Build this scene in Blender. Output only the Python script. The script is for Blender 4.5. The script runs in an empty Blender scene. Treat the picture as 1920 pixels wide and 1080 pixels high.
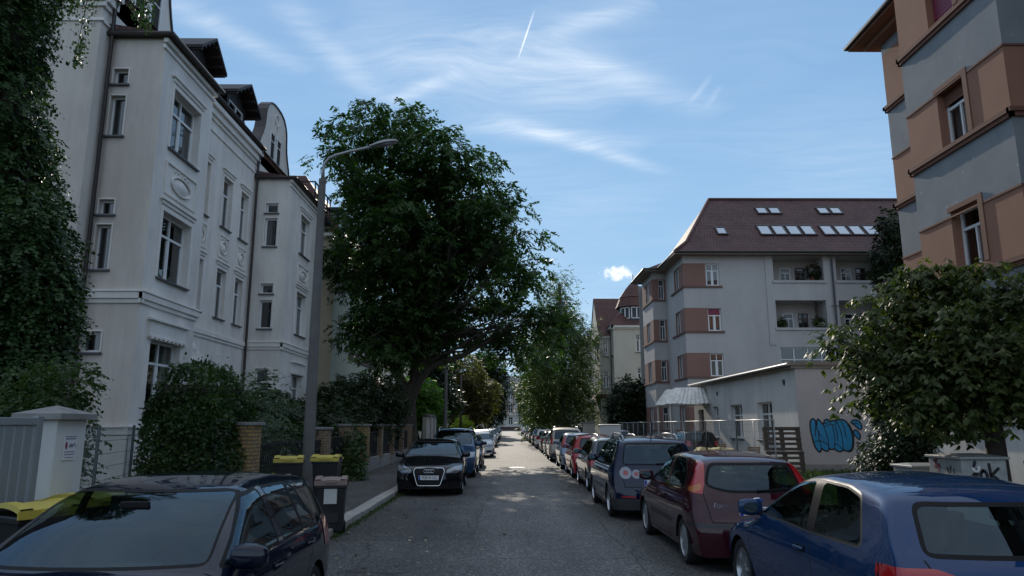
import bpy, bmesh, math, random
import numpy as np
from mathutils import Vector, Matrix
R = math.radians
random.seed(7); rng = np.random.default_rng(7)
scene = bpy.context.scene
COL = scene.collection

# ---------------------------------------------------------------- camera
cam_d = bpy.data.cameras.new('camera'); cam = bpy.data.objects.new('camera', cam_d); COL.objects.link(cam)
cam.location = (0, 0, 1.8); cam.rotation_euler = (R(90 + 10.86), 0, R(-0.3))
cam_d.sensor_width = 36; cam_d.lens = 1340 / 1920 * 36; cam_d.clip_start = 0.05; cam_d.clip_end = 3000
scene.camera = cam

# ---------------------------------------------------------------- world, sun, exposure
SUN_EL, SUN_AZ = 22.5, -4.5          # degrees; azimuth measured from +Y towards +X
scene.view_settings.view_transform = 'Standard'; scene.view_settings.look = 'None'
scene.view_settings.exposure = 0.78; scene.view_settings.gamma = 1
world = bpy.data.worlds.new('World'); scene.world = world; world.use_nodes = True

def N(nt, typ, **kw):
    n = nt.nodes.new(typ)
    for k, v in kw.items():
        if k == 'i':
            for a, b in v.items(): n.inputs[a].default_value = b
        else: setattr(n, k, v)
    return n
def L(nt, a, b): nt.links.new(a, b)
def ramp(nt, fac, stops):
    n = nt.nodes.new('ShaderNodeValToRGB'); e = n.color_ramp.elements
    while len(e) < len(stops): e.new(0.5)
    for s, (p, c) in zip(e, stops):
        s.position = p; s.color = (c, c, c, 1) if not hasattr(c, '__len__') else (*c[:3], 1)
    L(nt, fac, n.inputs[0]); return n
def mth(nt, op, a, b=None, clamp=False):
    n = nt.nodes.new('ShaderNodeMath'); n.operation = op; n.use_clamp = clamp
    for i, x in enumerate((a, b)):
        if x is None: continue
        if hasattr(x, 'is_linked'): L(nt, x, n.inputs[i])
        else: n.inputs[i].default_value = x
    return n.outputs[0]
def mixc(nt, fac, a, b, mode='MIX'):
    n = nt.nodes.new('ShaderNodeMix'); n.data_type = 'RGBA'; n.blend_type = mode
    for s, x in ((0, fac), (6, a), (7, b)):
        if hasattr(x, 'is_linked'): L(nt, x, n.inputs[s])
        elif s == 0: n.inputs[0].default_value = x
        else: n.inputs[s].default_value = (*x[:3], 1)
    return n.outputs[2]

def build_world():
    nt = world.node_tree; bg = nt.nodes['Background']
    sky = N(nt, 'ShaderNodeTexSky', sky_type='NISHITA', sun_disc=False, sun_elevation=R(SUN_EL), sun_rotation=R(SUN_AZ),
            altitude=100, air_density=1.0, dust_density=0.0, ozone_density=3.0)
    tc = N(nt, 'ShaderNodeTexCoord'); sep = N(nt, 'ShaderNodeSeparateXYZ'); L(nt, tc.outputs['Generated'], sep.inputs[0])
    z = mth(nt, 'MAXIMUM', sep.outputs[2], 0.06)
    u = mth(nt, 'DIVIDE', sep.outputs[0], z); v = mth(nt, 'DIVIDE', sep.outputs[1], z)
    uv = N(nt, 'ShaderNodeCombineXYZ'); L(nt, u, uv.inputs[0]); L(nt, v, uv.inputs[1])
    # wispy cirrus: stretched, domain-warped noise on a high plane
    wn = N(nt, 'ShaderNodeTexNoise', i={'Scale': 0.9, 'Detail': 3.0}); L(nt, uv.outputs[0], wn.inputs[0])
    off = N(nt, 'ShaderNodeVectorMath', operation='MULTIPLY_ADD'); L(nt, wn.outputs['Color'], off.inputs[0])
    off.inputs[1].default_value = (0.9, 0.9, 0); L(nt, uv.outputs[0], off.inputs[2])
    def streak(a, b, width, amp, fall=1.0, nz=1.0):
        # a soft streak between two plane points, frayed by the warped noise
        (ax, ay), (bx, by) = a, b
        d = math.hypot(bx - ax, by - ay); ux, uy = (bx - ax) / d, (by - ay) / d
        px = mth(nt, 'SUBTRACT', u, ax); py = mth(nt, 'SUBTRACT', v, ay)
        wob = mth(nt, 'MULTIPLY', mth(nt, 'SUBTRACT', wn.outputs['Fac'], 0.5), nz)
        t = mth(nt, 'DIVIDE', mth(nt, 'ADD', mth(nt, 'MULTIPLY', px, ux), mth(nt, 'MULTIPLY', py, uy)), d)
        s = mth(nt, 'ADD', mth(nt, 'SUBTRACT', mth(nt, 'MULTIPLY', py, ux), mth(nt, 'MULTIPLY', px, uy)), wob)
        g = mth(nt, 'POWER', 2.718, mth(nt, 'MULTIPLY', mth(nt, 'POWER', mth(nt, 'ABSOLUTE', mth(nt, 'DIVIDE', s, width)), 2.0), -1.0))
        e = mth(nt, 'MULTIPLY', mth(nt, 'MULTIPLY', t, mth(nt, 'SUBTRACT', 1.0, t), ), 4.0)
        e = mth(nt, 'POWER', mth(nt, 'MAXIMUM', e, 0.0), fall)
        return mth(nt, 'MULTIPLY', mth(nt, 'MULTIPLY', g, e), amp)
    def fib(rot, sx, sy, sc):
        m = N(nt, 'ShaderNodeMapping'); m.inputs['Rotation'].default_value = (0, 0, rot); m.inputs['Scale'].default_value = (sx, sy, 1)
        L(nt, off.outputs[0], m.inputs[0])
        n = N(nt, 'ShaderNodeTexNoise', i={'Scale': sc, 'Detail': 9.0, 'Roughness': 0.68}); L(nt, m.outputs[0], n.inputs[0]); return n.outputs['Fac']
    f1 = fib(0.5, 1.0, 5.0, 2.6); f2 = fib(-0.6, 1.0, 6.5, 3.4)
    fr = ramp(nt, f1, [(0.25, 0.1), (0.85, 1.0)]).outputs[0]; fr2 = ramp(nt, f2, [(0.28, 0.05), (0.85, 1.0)]).outputs[0]
    tot = None
    for args, ff in CIRRUS:
        s = streak(*args)
        if ff == 1: s = mth(nt, 'MULTIPLY', s, fr)
        elif ff == 2: s = mth(nt, 'MULTIPLY', s, fr2)
        tot = s if tot is None else mth(nt, 'ADD', tot, s)
    thin = mth(nt, 'MULTIPLY', ramp(nt, wn.outputs['Fac'], [(0.35, 0.0), (0.8, 0.30)]).outputs[0], fr)
    tot = mth(nt, 'ADD', mth(nt, 'ADD', tot, thin), 0.05)
    # small cumulus low over the roofs
    pol = mth(nt, 'DIVIDE', sep.outputs[0], mth(nt, 'MAXIMUM', sep.outputs[1], 0.01)); elv = mth(nt, 'DIVIDE', sep.outputs[2], mth(nt, 'MAXIMUM', sep.outputs[1], 0.01))
    cv = N(nt, 'ShaderNodeCombineXYZ'); L(nt, pol, cv.inputs[0]); L(nt, elv, cv.inputs[1])
    cn = N(nt, 'ShaderNodeTexNoise', i={'Scale': 95.0, 'Detail': 7.0, 'Roughness': 0.6}); L(nt, cv.outputs[0], cn.inputs[0])
    for cx, cz, rx, rz in CUMULUS:
        a = mth(nt, 'POWER', mth(nt, 'DIVIDE', mth(nt, 'SUBTRACT', pol, cx), rx), 2.0); b = mth(nt, 'POWER', mth(nt, 'DIVIDE', mth(nt, 'SUBTRACT', elv, cz), rz), 2.0)
        r = mth(nt, 'SUBTRACT', mth(nt, 'ADD', -0.75, mth(nt, 'MULTIPLY', cn.outputs['Fac'], 3.0)), mth(nt, 'ADD', a, b))
        front = mth(nt, 'GREATER_THAN', sep.outputs[1], 0.05)
        tot = mth(nt, 'ADD', tot, mth(nt, 'MULTIPLY', mth(nt, 'MULTIPLY', ramp(nt, r, [(0.0, 0.0), (1.0, 1.0)]).outputs[0], front), 1.1))
    up = ramp(nt, sep.outputs[2], [(0.0, 0.0), (0.1, 1.0)]).outputs[0]
    tot = mth(nt, 'MULTIPLY', mth(nt, 'MINIMUM', tot, 1.0), up)
    # unseen pale cloud added overhead and behind the camera to brighten the shaded walls
    fill_veil = mth(nt, 'MAXIMUM', ramp(nt, sep.outputs[2], [(0.57, 0.0), (0.85, 0.48)]).outputs[0], ramp(nt, mth(nt, 'MULTIPLY', sep.outputs[1], -1.0), [(0.0, 0.0), (0.7, 0.30)]).outputs[0])
    fill_veil = mth(nt, 'MULTIPLY', fill_veil, ramp(nt, f1, [(0.2, 0.55), (0.8, 1.0)]).outputs[0])
    c = mixc(nt, tot, SKYMIX(nt, sky.outputs[0]), (6.3, 6.7, 7.1))
    c = mixc(nt, mth(nt, 'MULTIPLY', fill_veil, ramp(nt, sep.outputs[2], [(0.0, 0.3), (0.2, 1.0)]).outputs[0]), c, (8.0, 8.3, 8.5))
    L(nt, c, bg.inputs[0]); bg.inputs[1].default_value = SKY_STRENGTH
SKY_STRENGTH = 0.1
def SKYMIX(nt, c):
    # the phone's tone mapping holds back the bright part of the sky round the sun: c * k / (c + k)
    d = N(nt, 'ShaderNodeVectorMath', operation='ADD'); L(nt, c, d.inputs[0]); d.inputs[1].default_value = (SKY_K,) * 3
    q = N(nt, 'ShaderNodeVectorMath', operation='DIVIDE'); L(nt, c, q.inputs[0]); L(nt, d.outputs[0], q.inputs[1])
    s = N(nt, 'ShaderNodeVectorMath', operation='MULTIPLY'); L(nt, q.outputs[0], s.inputs[0]); s.inputs[1].default_value = SKY_GAIN
    return s.outputs[0]
SKY_K = 3.2; SKY_GAIN = (3.85, 5.35, 6.95)
# (start, end on the plane at unit height, width, strength, falloff, wobble), fibre
CIRRUS = []
CUMULUS = [(0.158, 0.214, 0.030, 0.013)]

sun_d = bpy.data.lights.new('sun', 'SUN'); sun = bpy.data.objects.new('sun', sun_d); COL.objects.link(sun)
sun_d.energy = 2.3; sun_d.angle = R(0.5); sun_d.color = (1.0, 0.90, 0.76)
sun.rotation_euler = (R(-(90 - SUN_EL)), 0, R(-SUN_AZ)) ; sun.rotation_euler = Vector((-math.sin(R(SUN_AZ)) * math.cos(R(SUN_EL)), -math.cos(R(SUN_AZ)) * math.cos(R(SUN_EL)), -math.sin(R(SUN_EL)))).to_track_quat('-Z', 'Y').to_euler()
sun.location = (0, 60, 60)
scene.cycles.max_bounces = 8; scene.cycles.transparent_max_bounces = 16; scene.cycles.diffuse_bounces = 3; scene.cycles.glossy_bounces = 4
scene.cycles.transmission_bounces = 6; scene.cycles.caustics_reflective = False; scene.cycles.caustics_refractive = False
scene.cycles.sample_clamp_indirect = 4.0

# ---------------------------------------------------------------- helpers
def tag(o, label=None, cat=None, group=None, kind=None):
    if label: o['label'] = label
    if cat: o['category'] = cat
    if group: o['group'] = group
    if kind: o['kind'] = kind
    return o
def thing(name, label, cat, loc=(0, 0, 0), rz=0, group=None):
    o = bpy.data.objects.new(name, None); COL.objects.link(o); o.location = loc; o.rotation_euler = (0, 0, rz); o.empty_display_size = 0.2
    return tag(o, label, cat, group)
def kids(o): return [c for c in bpy.data.objects if c.parent == o]
def dup(root, loc, rz, label=None, group=None):
    r = root.copy(); COL.objects.link(r); r.location = loc; r.rotation_euler = (0, 0, rz)
    if label: r['label'] = label
    if group: r['group'] = group
    for ch in list(root.children):
        c = ch.copy(); COL.objects.link(c); c.parent = r
        for g in list(ch.children):
            d = g.copy(); COL.objects.link(d); d.parent = c
    return r

class MB:
    def __init__(s, origin=(0, 0, 0)): s.v = []; s.f = []; s.m = []; s.o = Vector(origin)
    def add(s, vs, fs, m=0):
        b = len(s.v); s.v += [tuple(x) for x in vs]; s.f += [tuple(b + i for i in f) for f in fs]; s.m += [m] * len(fs); return s
    def quad(s, a, b, c, d, m=0): return s.add([a, b, c, d], [(0, 1, 2, 3)], m)
    def box(s, x0, x1, y0, y1, z0, z1, m=0, M=None):
        vs = [Vector(p) for p in ((x0, y0, z0), (x1, y0, z0), (x1, y1, z0), (x0, y1, z0), (x0, y0, z1), (x1, y0, z1), (x1, y1, z1), (x0, y1, z1))]
        if M: vs = [M @ p for p in vs]
        return s.add(vs, [(3, 2, 1, 0), (4, 5, 6, 7), (0, 1, 5, 4), (1, 2, 6, 5), (2, 3, 7, 6), (3, 0, 4, 7)], m)
    def obox(s, F, u0, u1, z0, z1, d0, d1, m=0):
        vs = [F(u, z, d) for z in (z0, z1) for (u, d) in ((u0, d0), (u1, d0), (u1, d1), (u0, d1))]
        # orientation is made outward by the caller's frame; recalculated on build
        return s.add(vs, [(3, 2, 1, 0), (4, 5, 6, 7), (0, 1, 5, 4), (1, 2, 6, 5), (2, 3, 7, 6), (3, 0, 4, 7)], m)
    def prism(s, poly, h0, h1, F, m=0, top_scale=1.0):
        # poly in (a,b); F(a,b,h) -> point
        n = len(poly); ca = sum(p[0] for p in poly) / n; cb = sum(p[1] for p in poly) / n
        vs = [F(a, b, h0) for a, b in poly] + [F(ca + (a - ca) * top_scale, cb + (b - cb) * top_scale, h1) for a, b in poly]
        fs = [tuple(range(n))[::-1], tuple(range(n, 2 * n))] + [(i, (i + 1) % n, n + (i + 1) % n, n + i) for i in range(n)]
        return s.add(vs, fs, m)
    def tube(s, pts, rads, n=8, m=0, cap=True, squash=1.0):
        pts = [Vector(p) for p in pts]; rings = []
        if not hasattr(rads, '__len__'): rads = [rads] * len(pts)
        prev = None; base = len(s.v); vs = []; fs = []
        for i, p in enumerate(pts):
            d = (pts[min(i + 1, len(pts) - 1)] - pts[max(i - 1, 0)]).normalized()
            if prev is None:
                a = Vector((0, 0, 1)) if abs(d.z) < 0.9 else Vector((1, 0, 0)); x = d.cross(a).normalized()
            else: x = (prev - d * prev.dot(d)).normalized()
            prev = x; y = d.cross(x)
            vs += [p + (x * math.cos(t) + y * math.sin(t) * squash) * rads[i] for t in [2 * math.pi * k / n for k in range(n)]]
        for i in range(len(pts) - 1):
            for k in range(n): fs.append((i * n + k, i * n + (k + 1) % n, (i + 1) * n + (k + 1) % n, (i + 1) * n + k))
        if cap: fs.append(tuple(range(n))[::-1]); fs.append(tuple((len(pts) - 1) * n + k for k in range(n)))
        return s.add(vs, fs, m)
    def lathe(s, prof, n=24, F=None, m=0):
        F = F or (lambda x, y, z: Vector((x, y, z))); vs = []; fs = []
        for r, h in prof: vs += [F(r * math.cos(2 * math.pi * k / n), r * math.sin(2 * math.pi * k / n), h) for k in range(n)]
        for i in range(len(prof) - 1):
            for k in range(n): fs.append((i * n + k, i * n + (k + 1) % n, (i + 1) * n + (k + 1) % n, (i + 1) * n + k))
        return s.add(vs, fs, m)
    def build(s, name, mats, parent=None, smooth=False, bev=0, fix=True, auto=None):
        me = bpy.data.meshes.new(name); o = s.o
        me.from_pydata([(x - o.x, y - o.y, z - o.z) for x, y, z in s.v], [], s.f)
        if not isinstance(mats, (list, tuple)): mats = [mats]
        for mt in mats: me.materials.append(mt)
        if len(mats) > 1: me.polygons.foreach_set('material_index', s.m)
        if fix and len(s.f):
            bm = bmesh.new(); bm.from_mesh(me); bmesh.ops.recalc_face_normals(bm, faces=bm.faces); bm.to_mesh(me); bm.free()
        if smooth:
            me.polygons.foreach_set('use_smooth', [True] * len(me.polygons))
            if auto: me.set_sharp_from_angle(angle=R(auto))
        me.update()
        ob = bpy.data.objects.new(name, me); COL.objects.link(ob); ob.parent = parent
        if bev:
            b = ob.modifiers.new('bevel', 'BEVEL'); b.width = bev; b.segments = 2; b.limit_method = 'ANGLE'; b.harden_normals = False
        return ob

def frame(O, u, n):
    O = Vector(O); u = Vector(u); n = Vector(n)
    return lambda a, z, d=0.0: O + u * a + n * d + Vector((0, 0, z))

# ---------------------------------------------------------------- materials
MATS = {}
def new_mat(name):
    m = bpy.data.materials.new(name); m.use_nodes = True; MATS[name] = m
    return m, m.node_tree, m.node_tree.nodes['Principled BSDF']
def mat(name, col, rough=0.7, metal=0.0, var=0.0, vscale=1.5, bump=0.0, bscale=40.0, coat=0.0, spec=0.5, streak=0.0, dirt=0.0, island=0.0):
    m, nt, b = new_mat(name)
    b.inputs['Base Color'].default_value = (*col, 1); b.inputs['Roughness'].default_value = rough; b.inputs['Metallic'].default_value = metal
    b.inputs['Coat Weight'].default_value = coat; b.inputs['Coat Roughness'].default_value = 0.03; b.inputs['Specular IOR Level'].default_value = spec
    if var or bump or streak or dirt:
        tc = N(nt, 'ShaderNodeTexCoord'); co = tc.outputs['Object']; c = tuple(col)
        if var:
            n = N(nt, 'ShaderNodeTexNoise', i={'Scale': vscale, 'Detail': 6.0, 'Roughness': 0.65}); L(nt, co, n.inputs[0])
            c = mixc(nt, 1.0, c, ramp(nt, n.outputs['Fac'], [(0.25, 1 - var), (0.75, 1 + var * 0.5)]).outputs[0], 'MULTIPLY')
        if streak:
            mp = N(nt, 'ShaderNodeMapping'); mp.inputs['Scale'].default_value = (0.55, 0.55, 0.10); L(nt, co, mp.inputs[0])
            n = N(nt, 'ShaderNodeTexNoise', i={'Scale': 2.0, 'Detail': 5.0, 'Roughness': 0.7}); L(nt, mp.outputs[0], n.inputs[0])
            c = mixc(nt, 1.0, c, ramp(nt, n.outputs['Fac'], [(0.28, 1 - streak * .75), (0.60, 1.0)]).outputs[0], 'MULTIPLY')
        if dirt:
            n = N(nt, 'ShaderNodeTexNoise', i={'Scale': 9.0, 'Detail': 8.0, 'Roughness': 0.7}); L(nt, co, n.inputs[0])
            c = mixc(nt, mth(nt, 'MULTIPLY', ramp(nt, n.outputs['Fac'], [(0.5, 0.0), (0.72, 1.0)]).outputs[0], dirt), c, (0.09, 0.085, 0.075))
        if hasattr(c, 'is_linked'): L(nt, c, b.inputs['Base Color'])
        if bump:
            n = N(nt, 'ShaderNodeTexNoise', i={'Scale': bscale, 'Detail': 5.0, 'Roughness': 0.6}); L(nt, co, n.inputs[0])
            bp = N(nt, 'ShaderNodeBump', i={'Strength': bump, 'Distance': 0.01}); L(nt, n.outputs['Fac'], bp.inputs['Height']); L(nt, bp.outputs[0], b.inputs['Normal'])
    return m
def glass_mat(name, tint=(0.5, 0.55, 0.55), f0=0.06, rough=0.0, wav=0.0, fmax=0.9, gcol=(1, 1, 1)):
    m = bpy.data.materials.new(name); m.use_nodes = True; MATS[name] = m; nt = m.node_tree; nt.nodes.clear()
    out = N(nt, 'ShaderNodeOutputMaterial'); tr = N(nt, 'ShaderNodeBsdfTransparent'); gl = N(nt, 'ShaderNodeBsdfGlossy'); mx = N(nt, 'ShaderNodeMixShader')
    tr.inputs[0].default_value = (*tint, 1); gl.inputs['Roughness'].default_value = rough; gl.inputs['Color'].default_value = (*gcol, 1)
    lw = N(nt, 'ShaderNodeLayerWeight', i={'Blend': 0.5}); f = mth(nt, 'POWER', lw.outputs['Facing'], 4.0)
    f = mth(nt, 'ADD', mth(nt, 'MULTIPLY', f, fmax - f0), f0)
    if wav:
        tc = N(nt, 'ShaderNodeTexCoord'); n = N(nt, 'ShaderNodeTexNoise', i={'Scale': 1.1, 'Detail': 2.0}); L(nt, tc.outputs['Object'], n.inputs[0])
        bp = N(nt, 'ShaderNodeBump', i={'Strength': wav, 'Distance': 0.03}); L(nt, n.outputs['Fac'], bp.inputs['Height']); L(nt, bp.outputs[0], gl.inputs['Normal'])
    L(nt, f, mx.inputs[0]); L(nt, tr.outputs[0], mx.inputs[1]); L(nt, gl.outputs[0], mx.inputs[2]); L(nt, mx.outputs[0], out.inputs[0])
    return m
def leaf_mat(name, c1, c2, trans=0.35, rough=0.5, tcol=None):
    m = bpy.data.materials.new(name); m.use_nodes = True; MATS[name] = m; nt = m.node_tree; nt.nodes.clear()
    out = N(nt, 'ShaderNodeOutputMaterial'); at = N(nt, 'ShaderNodeAttribute', attribute_name='rnd')
    c = ramp(nt, at.outputs['Fac'], [(0.0, c1), (1.0, c2)]).outputs[0]
    p = N(nt, 'ShaderNodeBsdfPrincipled', i={'Roughness': rough, 'Specular IOR Level': 0.35}); L(nt, c, p.inputs['Base Color'])
    t = N(nt, 'ShaderNodeBsdfTranslucent')
    if tcol: L(nt, mixc(nt, 1.0, c, tcol, 'MULTIPLY'), t.inputs[0])
    else: L(nt, mixc(nt, 1.0, c, (1.3, 1.7, 0.5), 'MULTIPLY'), t.inputs[0])
    mx = N(nt, 'ShaderNodeMixShader'); mx.inputs[0].default_value = trans
    L(nt, p.outputs[0], mx.inputs[1]); L(nt, t.outputs[0], mx.inputs[2]); L(nt, mx.outputs[0], out.inputs[0])
    return m
def brick_mat(name, c1, c2, mortar, bw=0.25, bh=0.075, ms=0.012, vertical=True, axis='uv'):
    m, nt, b = new_mat(name); tc = N(nt, 'ShaderNodeTexCoord'); sep = N(nt, 'ShaderNodeSeparateXYZ'); L(nt, tc.outputs['Object'], sep.inputs[0])
    s = mth(nt, 'ADD', sep.outputs[0], sep.outputs[1]); cb = N(nt, 'ShaderNodeCombineXYZ'); L(nt, s, cb.inputs[0]); L(nt, sep.outputs[2], cb.inputs[1])
    br = N(nt, 'ShaderNodeTexBrick', i={'Scale': 1.0, 'Mortar Size': ms, 'Brick Width': bw, 'Row Height': bh, 'Mortar Smooth': 0.2, 'Color1': (*c1, 1), 'Color2': (*c2, 1), 'Mortar': (*mortar, 1)})
    L(nt, cb.outputs[0], br.inputs[0])
    n = N(nt, 'ShaderNodeTexNoise', i={'Scale': 14.0, 'Detail': 5.0}); L(nt, tc.outputs['Object'], n.inputs[0])
    L(nt, mixc(nt, 1.0, br.outputs['Color'], ramp(nt, n.outputs['Fac'], [(0.3, 0.7), (0.7, 1.1)]).outputs[0], 'MULTIPLY'), b.inputs['Base Color'])
    bp = N(nt, 'ShaderNodeBump', i={'Strength': 0.5, 'Distance': 0.01}); L(nt, mth(nt, 'SUBTRACT', 1.0, br.outputs['Fac']), bp.inputs['Height']); L(nt, bp.outputs[0], b.inputs['Normal'])
    b.inputs['Roughness'].default_value = 0.85
    return m
def tile_mat(name, c1, c2):
    m, nt, b = new_mat(name); tc = N(nt, 'ShaderNodeTexCoord'); sep = N(nt, 'ShaderNodeSeparateXYZ'); L(nt, tc.outputs['Object'], sep.inputs[0])
    s = mth(nt, 'ADD', sep.outputs[0], mth(nt, 'MULTIPLY', sep.outputs[1], 0.31)); cb = N(nt, 'ShaderNodeCombineXYZ'); L(nt, s, cb.inputs[0]); L(nt, sep.outputs[2], cb.inputs[1])
    br = N(nt, 'ShaderNodeTexBrick', i={'Scale': 1.0, 'Mortar Size': 0.02, 'Brick Width': 0.2, 'Row Height': 0.16, 'Color1': (*c1, 1), 'Color2': (*c2, 1), 'Mortar': (c1[0] * .35, c1[1] * .35, c1[2] * .35, 1)})
    L(nt, cb.outputs[0], br.inputs[0])
    n = N(nt, 'ShaderNodeTexNoise', i={'Scale': 0.9, 'Detail': 7.0, 'Roughness': 0.7}); L(nt, tc.outputs['Object'], n.inputs[0])
    L(nt, mixc(nt, 1.0, br.outputs['Color'], ramp(nt, n.outputs['Fac'], [(0.3, 0.55), (0.7, 1.15)]).outputs[0], 'MULTIPLY'), b.inputs['Base Color'])
    bp = N(nt, 'ShaderNodeBump', i={'Strength': 0.4, 'Distance': 0.03}); L(nt, mth(nt, 'SUBTRACT', 1.0, br.outputs['Fac']), bp.inputs['Height']); L(nt, bp.outputs[0], b.inputs['Normal'])
    b.inputs['Roughness'].default_value = 0.75
    return m

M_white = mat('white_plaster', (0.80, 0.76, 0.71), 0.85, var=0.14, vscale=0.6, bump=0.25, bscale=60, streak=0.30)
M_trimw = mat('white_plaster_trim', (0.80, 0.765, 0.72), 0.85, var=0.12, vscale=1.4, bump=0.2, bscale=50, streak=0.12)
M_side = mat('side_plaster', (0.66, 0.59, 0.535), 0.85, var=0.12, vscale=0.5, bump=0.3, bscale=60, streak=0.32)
M_frame = mat('window_frame_white', (0.75, 0.76, 0.76), 0.4)
M_sill = mat('sill_metal_grey', (0.10, 0.10, 0.11), 0.5)
M_pane = glass_mat('window_glass', (0.35, 0.38, 0.40), 0.10, 0.0, wav=0.06, fmax=0.85)
M_pane_far = mat('window_glass_far', (0.015, 0.018, 0.02), 0.06, spec=0.7)
M_curtain = mat('curtain_cloth', (0.55, 0.55, 0.54), 0.9, var=0.15, vscale=6)
M_roofmetal = mat('gutter_dark', (0.035, 0.025, 0.024), 0.45, var=0.2, vscale=3)
M_darkwood = mat('dormer_wood', (0.028, 0.022, 0.022), 0.6, var=0.3, vscale=3, bump=0.3, bscale=25)
M_tilered = tile_mat('roof_tiles_red', (0.125, 0.052, 0.043), (0.17, 0.075, 0.06))
M_tiledark = tile_mat('roof_tiles_brown', (0.10, 0.045, 0.042), (0.14, 0.065, 0.06))
M_orange = mat('orange_plaster', (0.33, 0.165, 0.108), 0.88, var=0.14, vscale=0.8, bump=0.35, bscale=70, streak=0.12)
M_orangepale = mat('pale_red_plaster', (0.27, 0.15, 0.12), 0.88, var=0.12, vscale=0.8, bump=0.3, bscale=60, streak=0.08)
M_sillband = mat('sill_band_brown', (0.17, 0.075, 0.048), 0.8, var=0.2, vscale=2)
M_gap = mat('grey_house_plaster', (0.49, 0.47, 0.455), 0.88, var=0.10, vscale=0.5, bump=0.25, bscale=60, streak=0.16)
M_black = mat('black_rubber', (0.012, 0.012, 0.013), 0.5, spec=0.12)
M_plastic = mat('dark_plastic', (0.022, 0.023, 0.025), 0.45)
M_chrome = mat('chrome', (0.75, 0.75, 0.76), 0.12, 1.0)
M_alu = mat('brushed_metal', (0.45, 0.46, 0.47), 0.35, 0.9)
M_yellow = mat('yellow_lid', (0.50, 0.40, 0.06), 0.45, var=0.12, vscale=5)
M_concrete = mat('concrete', (0.30, 0.29, 0.275), 0.9, var=0.25, vscale=2, bump=0.4, bscale=50, streak=0.12)
M_granite = mat('granite_kerb', (0.36, 0.34, 0.31), 0.85, var=0.3, vscale=5, bump=0.5, bscale=80)
M_bark = mat('bark', (0.055, 0.045, 0.036), 0.95, var=0.4, vscale=6, bump=0.9, bscale=14)
M_barkl = mat('bark_light', (0.11, 0.095, 0.08), 0.95, var=0.4, vscale=6, bump=0.8, bscale=18)
M_iron = mat('iron_fence', (0.03, 0.032, 0.035), 0.5, 0.4)
M_galv = mat('galvanised_steel', (0.32, 0.33, 0.34), 0.45, 0.7, var=0.2, vscale=4)
M_wood = mat('pale_wood', (0.36, 0.22, 0.12), 0.7, var=0.25, vscale=6)
M_palletwood = mat('dark_pallet_wood', (0.07, 0.055, 0.045), 0.85, var=0.35, vscale=6)
CIRRUS += [(((-0.55, 1.48), (-0.38, 2.10), 0.05, 0.38, 0.6, 0.3), 1), (((-0.40, 2.12), (-0.12, 1.92), 0.035, 0.55, 0.7, 0.2), 2), (((-0.46, 1.72), (0.40, 2.10), 0.17, 0.42, 0.7, 0.35), 1),
           (((-0.13, 1.68), (0.72, 2.16), 0.07, 0.38, 0.7, 0.3), 1), (((-0.08, 2.18), (0.66, 2.74), 0.045, 0.5, 0.8, 0.2), 1), (((-0.22, 2.24), (0.52, 2.46), 0.07, 0.5, 0.8, 0.2), 2),
           (((0.063, 1.59), (0.025, 1.835), 0.0020, 0.7, 0.9, 0.015), 0), (((0.55, 2.12), (0.58, 1.91), 0.010, 0.13, 0.9, 0.2), 0), (((0.617, 2.15), (0.62, 1.97), 0.011, 0.09, 0.9, 0.2), 0),
           (((0.10, 1.73), (0.36, 1.56), 0.04, 0.5, 0.7, 0.2), 2), (((-0.85, 1.5), (-0.55, 1.9), 0.05, 0.4, 0.7, 0.3), 1)]
build_world()

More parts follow.
